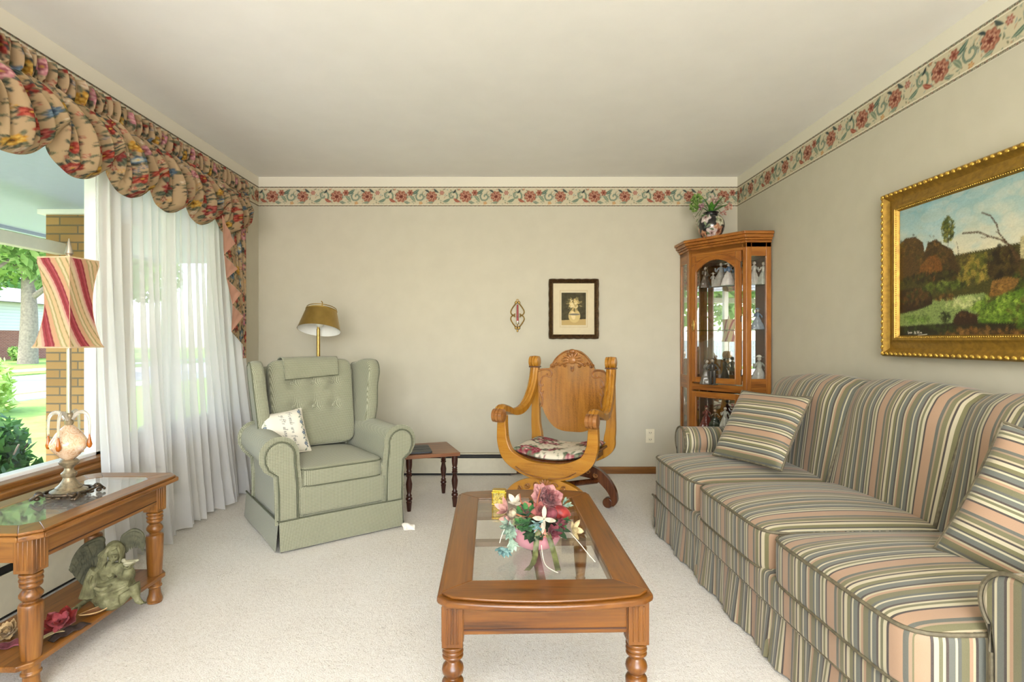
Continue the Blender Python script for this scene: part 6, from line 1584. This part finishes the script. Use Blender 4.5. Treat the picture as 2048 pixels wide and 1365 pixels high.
for nm_, pts, tw in (('ribbon', [(.004, -.075, .085), (-.004, -.088, .060), (-.008, -.098, .030), (-.012, -.118, .012), (-.022, -.150, .004), (-.040, -.190, .003)], .0), ('ribbon', [(.030, -.078, .075), (.036, -.092, .060), (.044, -.102, .035), (.050, -.125, .014), (.052, -.150, .005), (.053, -.190, .003)], .2)):
    S = smoothpath(pts, 6); m = MB(); V = []; F = []
    for i, p in enumerate(S): w_ = .0085; V += [tuple(p + Vector((-w_, .002 * sin(i), 0))), tuple(p + Vector((0, -.002, .0015))), tuple(p + Vector((w_, .002 * cos(i), 0)))]
    for i in range(len(S) - 1): F += [(3 * i, 3 * i + 1, 3 * i + 4, 3 * i + 3), (3 * i + 1, 3 * i + 2, 3 * i + 5, 3 * i + 4)]
    m.add(V, F).build(nm_, petalmat('olive_ribbon', '#53572f', '#6e7244', .4), fa, smooth=180)
# flowered vase on the cabinet
va = thing('vase_of_flowers', 'round dark floral porcelain vase with silk flowers on top of the corner cabinet', 'vase', (1.585, 4.255, 1.8725))
prof = [(.050, 0), (.054, .004), (.075, .030), (.096, .075), (.101, .110), (.093, .150), (.070, .180), (.052, .192), (.056, .205), (.060, .210), (.052, .210), (.046, .196)]
nn, mm = 150, 110; pr_ = smoothpath([(r, 0, z) for r, z in prof], 10); V = []; F = []; cols = []
vt = Tile(.66, .26, .003, '#1c1a1e', (True, False)); R = random.Random(5)
for k in range(14): 
    x, y = R.uniform(0, .66), R.uniform(.03, .21); r = R.uniform(.035, .052); vt.flower(x, y, r, 6, R.choice([['#c9b8b4', '#ddd0c8', '#b89a98'], ['#a9785e', '#c99a74', '#8a5040'], ['#b9b39a', '#d3cdb4', '#8f9478'], ['#bfa9b4', '#d8c8cc', '#8c6a7c']]), R.random() * 6, '#5a4030')
for k in range(34): vt.leaf(R.uniform(0, .66), R.uniform(.01, .22), .022, .009, R.uniform(0, 6), R.choice(['#7f8c6c', '#a3a68a', '#5c6a50']))
for j, p in enumerate(pr_):
    for i in range(nn): a = 2 * pi * i / nn; V.append((p.x * cos(a), p.x * sin(a), p.z)); cols.append((a / (2 * pi) * .66, p.z if p.z < .188 else .5))
for j in range(len(pr_) - 1):
    for i in range(nn): F.append((j * nn + i, j * nn + (i + 1) % nn, (j + 1) * nn + (i + 1) % nn, (j + 1) * nn + i))
F.append(tuple(reversed(range(nn)))); cols = np.array(cols); cc = vt.sample(cols[:, 0], np.minimum(cols[:, 1], .25)); cc[cols[:, 1] > .3] = lin('#15141a')
MB().add(V, F).build('vase', vcol('glazed_vase', .12, spec=.6, coat=.5), va, smooth=180, col=cc)
MB().ball((0, 0, .196), (.046, .046, .012)).build('moss', plain('dark_moss', '#26301c'), va, smooth=180)
for k, (d, L, W) in enumerate((((0, -.3, 1), .13, .022), ((.35, -.3, 1), .14, .024), ((-.35, -.3, 1), .14, .024), ((.9, -.2, .8), .15, .026), ((-.1, -.5, .9), .10, .022), ((.6, -.5, .9), .12, .022), ((-.8, -.2, .7), .11, .022), ((-.9, -.4, -.05), .09, .02))):
    leaves(va, (0, 0, .200), [d], L, W, petalmat('bright_green', '#2c6a24', '#6aa83e'), 'leaf')
R = random.Random(8)
def floret(c, r, n, mt, nm, seed):
    R = random.Random(seed); m = MB()
    for k in range(n):
        d = Vector((R.gauss(0, 1), R.gauss(0, 1), R.gauss(0, 1))).normalized(); p = Vector(c) + d * r * R.random() ** .4
        for q in range(4): a = q * pi / 2 + R.random(); petal(m, p, (cos(a), -.4, sin(a)), (0, -1, .2), r * .34, r * .14, .1, .2, 3)
    return m.build(nm, mt, va, smooth=180)
floret((-.092, -.03, .250), .030, 16, petalmat('mauve_florets', '#9a5a74', '#dcb0b8'), 'pink_flower_cluster', 1)
floret((.004, -.03, .300), .034, 18, petalmat('blush_florets', '#d3a898', '#f0dcd0'), 'blush_flower_cluster', 2)
floret((.128, -.02, .255), .034, 18, petalmat('coral_florets', '#c98a72', '#eac0ac'), 'coral_flower_cluster', 3)
floret((.066, -.06, .190), .026, 14, P_PNK, 'pink_flower_cluster', 4)
floret((-.135, -.03, .175), .026, 14, P_WHT, 'white_flower_cluster', 5); floret((-.125, -.03, .130), .016, 7, P_WHT, 'white_flower_cluster', 6)
floret((-.110, 0, .310), .045, 40, petalmat('fern_tips', '#5c8a34', '#a6c46a'), 'fern_spray', 7); floret((-.135, 0, .255), .040, 34, petalmat('fern_tips', '', ''), 'fern_spray', 9)
floret((.060, 0, .310), .040, 26, petalmat('cream_sprigs', '#b8b48c', '#dcd8b8'), 'sprig', 8)
m = MB()
for e in ((-.09, -.03, .24), (0, -.03, .29), (.125, -.02, .25), (.065, -.05, .19), (-.133, -.03, .17), (-.11, 0, .30), (.06, 0, .30), (-.125, -.03, .13)):
    top = (e[0] * .5, e[1] * .5, max(.24, (e[2] + .2) / 2 + .03)); m.tube(smoothpath([(0, 0, .19), top, e], 5), .002, 5)
m.build('stems', petalmat('green_stems', '#4a6a30', '#6a8a40'), va)

# ------------------------------------------------------------ small things
tb = thing('trinket_box', 'small brass and glass trinket box near the far end of the coffee table', 'box', (-.028, 2.285, TH + .0005), radians(-4))
M_TB = plain('polished_brass', '#b0912e', .25, metal=.85, vary=.3, scale=120, bump=.3)
MB().bb(-.025, .025, -.020, .020, .003, .048).build('body', plain('etched_amber_panel', '#8c7a2a', .3, metal=.3, vary=.6, scale=160), tb, smooth=0)
m = MB(); m.bb(-.029, .029, -.024, .024, 0, .004)
for sx in (-1, 1):
    for sy in (-1, 1): m.lathe([(.003, 0), (.003, .048)], c=(sx * .026, sy * .021, 0), n=10)
m.build('corner_posts', M_TB, tb, smooth=40)
m = MB(); m.bb(-.031, .031, -.026, .026, .048, .052); m.bb(-.026, .026, -.020, .020, .052, .058); m.ball((0, -.026, .047), (.003, .003, .005)); m.build('lid', M_TB, tb, smooth=0, bevel=.001)
for s_ in (-1, 1):
    m = MB(); m.tube([(p[0], -.0205, p[1]) for p in spiral((s_ * .010, .026), .009, 1.3, 0, s_)], .0012, 5); m.build('scrollwork', M_TB, tb)
R = random.Random(12); m = MB()
def crump(P, x, y, z): 
    return P + Vector((mnoise.noise(P * 28) * .02, mnoise.noise(P * 31 + Vector((5, 0, 0))) * .02, mnoise.noise(P * 26 + Vector((0, 9, 0))) * .012 + .004))
MB().soft((0, 0, .018), (.085, .045, .030), 3, 16, fn=crump).build('tmp_paper', M_WHITE)
tmp = bpy.data.objects['tmp_paper']; tmp.name = 'crumpled_tissue'; tmp.data.name = 'crumpled_tissue'; tmp.data.materials[0] = plain('tissue_paper', '#ece6da', .9, vary=.04); tmp.location = (-.560, 3.185, .0)
tmp.rotation_euler = (0, 0, .3); tag(tmp, 'crumpled white paper tissue on the carpet by the front corner of the green armchair', 'tissue')
zmin = min(v.co.z for v in tmp.data.vertices); tmp.location.z = -zmin + .0005
# a paper edge sticking up
cord = MB().tube(smoothpath([(-1.90, 1.55, .012), (-1.885, 1.80, .012), (-1.86, 1.98, .02), (-1.80, 2.08, .012), (-1.83, 2.22, .010), (-1.90, 2.40, .010)], 8), .006, 8).build('power_cord', plain('yellow_cord', '#c2a43a', .5), None)
tag(cord, 'yellow power cord lying on the carpet between the end table and the heater', 'cord')
ZS = .1165
rf = thing('dried_flower', 'crimson wooden-petalled dried flower on the lower shelf of the end table', 'flower', (-1.505, 1.865, ZS))
bloom(rf, 'petals', (0, 0, .018), (.1, -.5, .85), .060, P_RED, ((7, 1.25, 1.0), (6, .85, .85), (4, .4, .6)), 31, .34); bloom(rf, 'inner_petals', (.01, -.015, .03), (.2, -.6, .75), .045, petalmat('rose_petals', '#a8404a', '#c8606a'), ((5, 1.0, 1.0), (3, .4, .6)), 32, .3)
MB().lathe([(.012, 0), (.018, .008), (.012, .022)], n=14).build('calyx', M_BARK, rf)
pod = thing('seed_pod', 'open brown boat-shaped seed pod at the front edge of the lower shelf', 'seed pod', (-1.468, 1.972, ZS), radians(62))
def podf(u, v): a = pi * (v - .5) * .92; w_ = .022 * sin(pi * min(.98, max(.02, u))) ** .7; x = -.055 + .11 * u; return (x, w_ * sin(a), .016 + .004 * (2 * u - 1) ** 2 - w_ * .70 * cos(a) + 0)
o = MB().grid(podf, 26, 14).build('shell', plain('pod_brown', '#6a4526', .5, vary=.3), pod, smooth=180); q = o.modifiers.new('s', 'SOLIDIFY'); q.thickness = .002; q.offset = 1
MB().tube([podf(u / 20, 0) for u in range(21)] + [podf(1 - u / 20, 1) for u in range(21)], .0018, 6).build('rim', plain('pod_rim', '#b79a6c', .6), pod)
hd = thing('dried_flower', 'tan ruffled dried seed head behind the near leg of the end table', 'flower', (-1.640, 1.815, ZS))
bloom(hd, 'petals', (0, 0, .016), (0, -.6, .8), .040, petalmat('tan_petals', '#a88658', '#c9ac7c'), ((8, 1.3, 1.0), (8, .9, .9), (7, .5, .7)), 41, .3); MB().lathe([(.010, 0), (.016, .006), (.008, .02)], n=12).build('calyx', M_BARK, hd)
for k, (x, y, a, lb) in enumerate(((-1.462, 1.845, 1.25, 'dark curled bark strip lying in front of the crimson dried flower'), (-1.575, 1.765, .5, 'dark curled bark strip by the tan seed head'))):
    def strip_(u, v): return (-.06 + .12 * u, -.014 + .028 * v, .003 + .010 * sin(pi * u) * (v) + .006 * sin(u * 9) ** 2)
    o = MB().grid(strip_, 24, 8).build('bark_strip', plain('dark_bark', '#2a1c18', .7, vary=.5, scale=90) if k == 0 else P_PUR, None, smooth=180); q = o.modifiers.new('s', 'SOLIDIFY'); q.thickness = .003
    o.location = (x, y, ZS); o.rotation_euler = (0, 0, a); tag(o, lb, 'bark')
o = MB().grid(lambda u, v: (-.045 + .09 * u, -.009 + .018 * v, .003 + .012 * sin(pi * u)), 16, 6).build('dried_leaf', plain('pale_leaf', '#b8a880', .7, vary=.15), None, smooth=180); q = o.modifiers.new('s', 'SOLIDIFY'); q.thickness = .0015
o.location = (-1.495, 1.815, ZS + .002); o.rotation_euler = (0, 0, 1.0); tag(o, 'pale curled dried leaf beside the crimson dried flower', 'leaf')

# ------------------------------------------------------------ weathered angel statue with a bird
an = thing('angel_statue', 'weathered grey-green seated angel statue holding a bird on the lower shelf', 'statue', (-1.497, 2.060, ZS), radians(16)); an.scale = (.92, .92, .90)
def stone():
    t = NT('weathered_stone'); v = t.coords(); n = t.noise(v, 22, 4, .6)
    c = t.ramp(n, [(.35, lin('#4f4c34')), (.55, lin('#6c6a4c')), (.7, lin('#868164'))]); n2 = t.noise(v, 160, 3)
    t.set(c, .75, spec=.25); t.bump(n2, .25, .002); return t.m
M_ST = stone(); M_STD = plain('weathered_stone_dark', '#484734', .8, vary=.35, scale=40, bump=.4)
U = .000271
def A3(cx, cy, y=0.0): return Vector(((cx - 620) * U, y, (1190 - cy) * U))
m = MB()
def limb(pts, rr, n=10, k=6): S = smoothpath(pts, k); L = len(S) - 1; r = [np.interp(i / L * (len(rr) - 1), range(len(rr)), rr) for i in range(L + 1)]; m.tube(S, r, n)
# torso, neck, head
limb([A3(600, 1120, .01), A3(610, 960, .01), A3(625, 820, .0), A3(640, 700, -.002), A3(660, 620, -.004)], [.042, .042, .031, .036, .022], 16)
m.ball(A3(560, 690, .0), (.026, .026, .024)); m.ball(A3(740, 680, .0), (.026, .026, .024)); m.ball(A3(640, 690, -.014), (.028, .016, .024))
limb([A3(660, 640, -.004), A3(700, 540, -.006)], [.014, .013]); HR = Matrix.Rotation(radians(-16), 3, 'Y')
m.ball(A3(728, 420, -.004), (.026, .030, .030), rot=HR); m.ball(A3(740, 470, -.018), (.0185, .017, .024), rot=HR)      # skull, face
m.ball(A3(752, 527, -.030), (.007, .007, .006)); m.ball(A3(722, 490, -.024), (.012, .010, .012)); m.ball(A3(775, 488, -.026), (.009, .009, .010))   # chin, cheeks
limb([A3(765, 440, -.037), A3(775, 465, -.041), A3(778, 478, -.041)], [.0026, .0030, .0038], 8, 4)                      # nose
limb([A3(725, 432, -.034), A3(745, 428, -.037), A3(762, 436, -.037)], [.0030, .0034, .0026], 8, 4); limb([A3(772, 438, -.037), A3(790, 436, -.034), A3(800, 446, -.030)], [.0026, .003, .002], 8, 4)   # brows
m.ball(A3(742, 453, -.0345), (.0048, .003, .0028)); m.ball(A3(787, 456, -.033), (.0042, .003, .0026))                     # lowered lids
limb([A3(748, 503, -.0345), A3(762, 501, -.0362), A3(774, 504, -.0345)], [.0014, .0020, .0014], 8, 4); limb([A3(752, 510, -.0335), A3(763, 511, -.0352), A3(771, 510, -.0335)], [.0013, .0018, .0013], 8, 4)   # lips
# left arm resting on the shelf
limb([A3(500, 680, .0), A3(445, 790, -.004), A3(430, 920, -.01), A3(420, 1060, -.016)], [.027, .025, .027, .036], 14); limb([A3(410, 1080, -.018), A3(340, 1135, -.03), A3(290, 1160, -.035)], [.011, .010, .009])
for k in range(4): limb([A3(300, 1158, -.030 - .007 * k), A3(255 + 12 * k, 1168, -.036 - .010 * k), A3(212 + 28 * k, 1176, -.040 - .012 * k)], [.0046, .0042, .003], 8, 4)
limb([A3(350, 1140, -.040), A3(345, 1160, -.056), A3(330, 1172, -.062)], [.005, .0045, .003], 8, 4)
# right arm raised, the bird on its hand
limb([A3(780, 660, .0), A3(860, 740, -.012), A3(930, 780, -.022), A3(955, 700, -.034), A3(965, 650, -.038)], [.025, .025, .027, .021, .012], 14); m.ball(A3(965, 640, -.040), (.011, .011, .008))
for k in range(4): limb([A3(960 + 10 * k, 635, -.048 + .006 * k), A3(985 + 9 * k, 612, -.052 + .007 * k), A3(1000 + 8 * k, 585, -.050 + .007 * k)], [.004, .0036, .003], 8, 4)
limb([A3(950, 640, -.048), A3(930, 620, -.052), A3(925, 600, -.050)], [.0042, .004, .003], 8, 4)
# hips, knees, robe
m.ball(A3(640, 1080, .0), (.060, .055, .036)); limb([A3(620, 1000, -.01), A3(820, 930, -.035), A3(1010, 900, -.045)], [.046, .040, .028], 14); limb([A3(620, 1080, -.02), A3(780, 1080, -.060), A3(900, 1060, -.065)], [.042, .040, .026], 14)
limb([A3(1010, 900, -.045), A3(1050, 1000, -.048), A3(1075, 1090, -.050)], [.030, .022, .012], 12); limb([A3(700, 1090, -.05), A3(790, 1130, -.065), A3(880, 1085, -.062), A3(1000, 960, -.052)], [.030, .024, .022, .018], 12)
limb([A3(1070, 1085, -.050), A3(1110, 1140, -.056), A3(1175, 1165, -.066)], [.013, .012, .007], 10)
for k in range(5): m.ball(A3(1180 + 5 * k, 1150 + 8 * k, -.070 + .004 * k), .0042)
# sculpted folds in the robe
for P in ([(560, 930), (640, 970), (790, 940), (980, 860)], [(560, 980), (660, 1040), (800, 1010), (1010, 900)], [(550, 1030), (640, 1120), (760, 1120), (930, 1010)], [(540, 880), (620, 905), (720, 880), (770, 830)], [(560, 1100), (600, 1150), (690, 1165), (800, 1150)], [(700, 1060), (690, 1120), (740, 1170)]):
    limb([A3(x, y, -.050 - .010 * (i > 0) - .012 * (x > 750)) for i, (x, y) in enumerate(P)], [.006, .008, .008, .004], 8)
for P in ([(580, 720), (620, 790), (690, 800)], [(660, 700), (700, 760), (740, 730)], [(480, 720), (450, 800), (470, 880)], [(400, 900), (440, 960), (480, 1060)], [(420, 1000), (390, 1050), (430, 1080)], [(900, 760), (860, 780), (850, 720)]):
    limb([A3(x, y, -.030) for x, y in P], [.004, .0055, .003], 8)
m.build('body', M_ST, an, smooth=180, remesh=.00155)
hair = MB(); m = hair; m.ball(A3(708, 385, .010), (.031, .031, .032))
R = random.Random(2)
for k in range(15):     # locks falling over the near shoulder
    s_ = k / 14; x0 = 655 - 110 * s_; ph = k * 1.3; P = [A3(745 - 30 * s_, 292 + 8 * s_, -.008 + .006 * s_), A3(690 - 40 * s_, 325 + 10 * s_, -.024 + .022 * s_), A3(655 - 60 * s_, 400, -.026 + .030 * s_)]
    for q in range(5): P.append(A3(640 - 95 * s_ + 20 * sin(q * 1.9 + ph) - 6 * q, 455 + q * (62 - 8 * s_), -.028 + .026 * s_ + .004 * cos(q * 1.9 + ph)))
    limb(P, [.0045, .006, .0062, .0060, .0056, .0052, .0046, .002], 7, 5)
for k in range(8):      # locks on the far side
    s_ = k / 7; P = [A3(745 + 15 * s_, 290, -.008 + .006 * s_), A3(790 + 18 * s_, 330, -.020 + .02 * s_), A3(812 + 14 * s_, 400, -.018 + .03 * s_), A3(812 + 16 * sin(k), 480, -.010 + .02 * s_), A3(795 + 14 * cos(k), 560, -.008 + .02 * s_), A3(800, 620, -.006 + .01 * s_)]
    limb(P, [.0045, .006, .006, .0056, .005, .002], 7, 5)
for k in range(6): limb([A3(742, 290, -.010), A3(735 - 22 * k + 50, 322, -.030 + .002 * k), A3(700 - 14 * k + 30, 365 + 4 * k, -.031 + .002 * k)], [.003, .005, .004], 7, 5)
hair.build('hair', M_ST, an, smooth=180, remesh=.0014)
def feather(mb, p, d, L, W, nrm):
    d = Vector(d).normalized(); nrm = Vector(nrm).normalized(); s_ = d.cross(nrm).normalized(); V = []; n = 6
    for lay in (1, -1):
        for i in range(n + 1):
            t_ = i / n; w_ = W * (sin(pi * min(1, t_ * .80 + .18)) ** .6) * (1 if i < n else .3)
            for j in (-1, 0, 1): V.append(Vector(p) + d * L * t_ + s_ * w_ * j + nrm * ((.0016 if j == 0 else -.0002) * lay * (1 if lay > 0 else .3)))
    o = len(mb.v); mb.v += [tuple(v) for v in V]; q = 3 * (n + 1)
    for i in range(n):
        for j in (0, 1): a = o + i * 3 + j; mb.f.append((a, a + 1, a + 4, a + 3)); mb.f.append((a + q, a + q + 3, a + q + 4, a + q + 1)); mb.mi += [0, 0]
def wing(spine, out, yb, nm, rows):
    mb = MB(); S = smoothpath([A3(x, y, yb) for x, y in spine], 8); N = len(S)
    mb.tube(S, [.011 - .006 * i / (N - 1) for i in range(N)], 10)
    D0, D1 = Vector((out[0][0], 0, out[0][1])), Vector((out[1][0], 0, out[1][1]))
    for r, (L, dy, W, cnt) in enumerate(rows):
        for k in range(cnt):
            u = (k + .5) / cnt; p = S[int(u * (N - 1))]; d = D0.lerp(D1, u); feather(mb, p + Vector((0, dy, 0)) + d.normalized() * .004, (d.x, .10, d.z), L * (.62 + .38 * sin(pi * (u * .7 + .25))), W, (0, -1, .0))
    return mb.build(nm, M_STD, an, smooth=60)
wing([(470, 500), (530, 262), (420, 262), (270, 350), (170, 500), (125, 650)], ((-.05, -1), (.42, -1)), .030, 'wing', ((.130, .006, .0085, 20), (.098, .0, .0080, 20), (.066, -.006, .0080, 18), (.038, -.011, .0085, 16), (.022, -.014, .008, 16)))
wing([(790, 600), (800, 280), (850, 200), (950, 150), (1040, 200), (1085, 310)], ((.0, -1), (-.15, -1)), .030, 'wing', ((.085, .004, .008, 16), (.062, .0, .008, 15), (.040, -.006, .008, 14), (.022, -.010, .008, 14)))
b = MB(); m = b; limb([A3(915, 540, -.046), A3(950, 565, -.046), A3(1000, 555, -.044), A3(1100, 532, -.042)], [.008, .013, .010, .003], 12, 6); m.ball(A3(905, 515, -.046), (.0085, .008, .0085)); limb([A3(893, 515, -.046), A3(876, 520, -.046)], [.003, .0008], 6, 3)
for sy in (-1, 1): limb([A3(925, 545, -.046 + sy * .011), A3(1000, 548, -.046 + sy * .011), A3(1060, 540, -.046 + sy * .005)], [.006, .006, .002], 8, 5)
b.build('bird', plain('pale_stone', '#8e8a70', .75, vary=.12, scale=60), an, smooth=180, remesh=.0014)
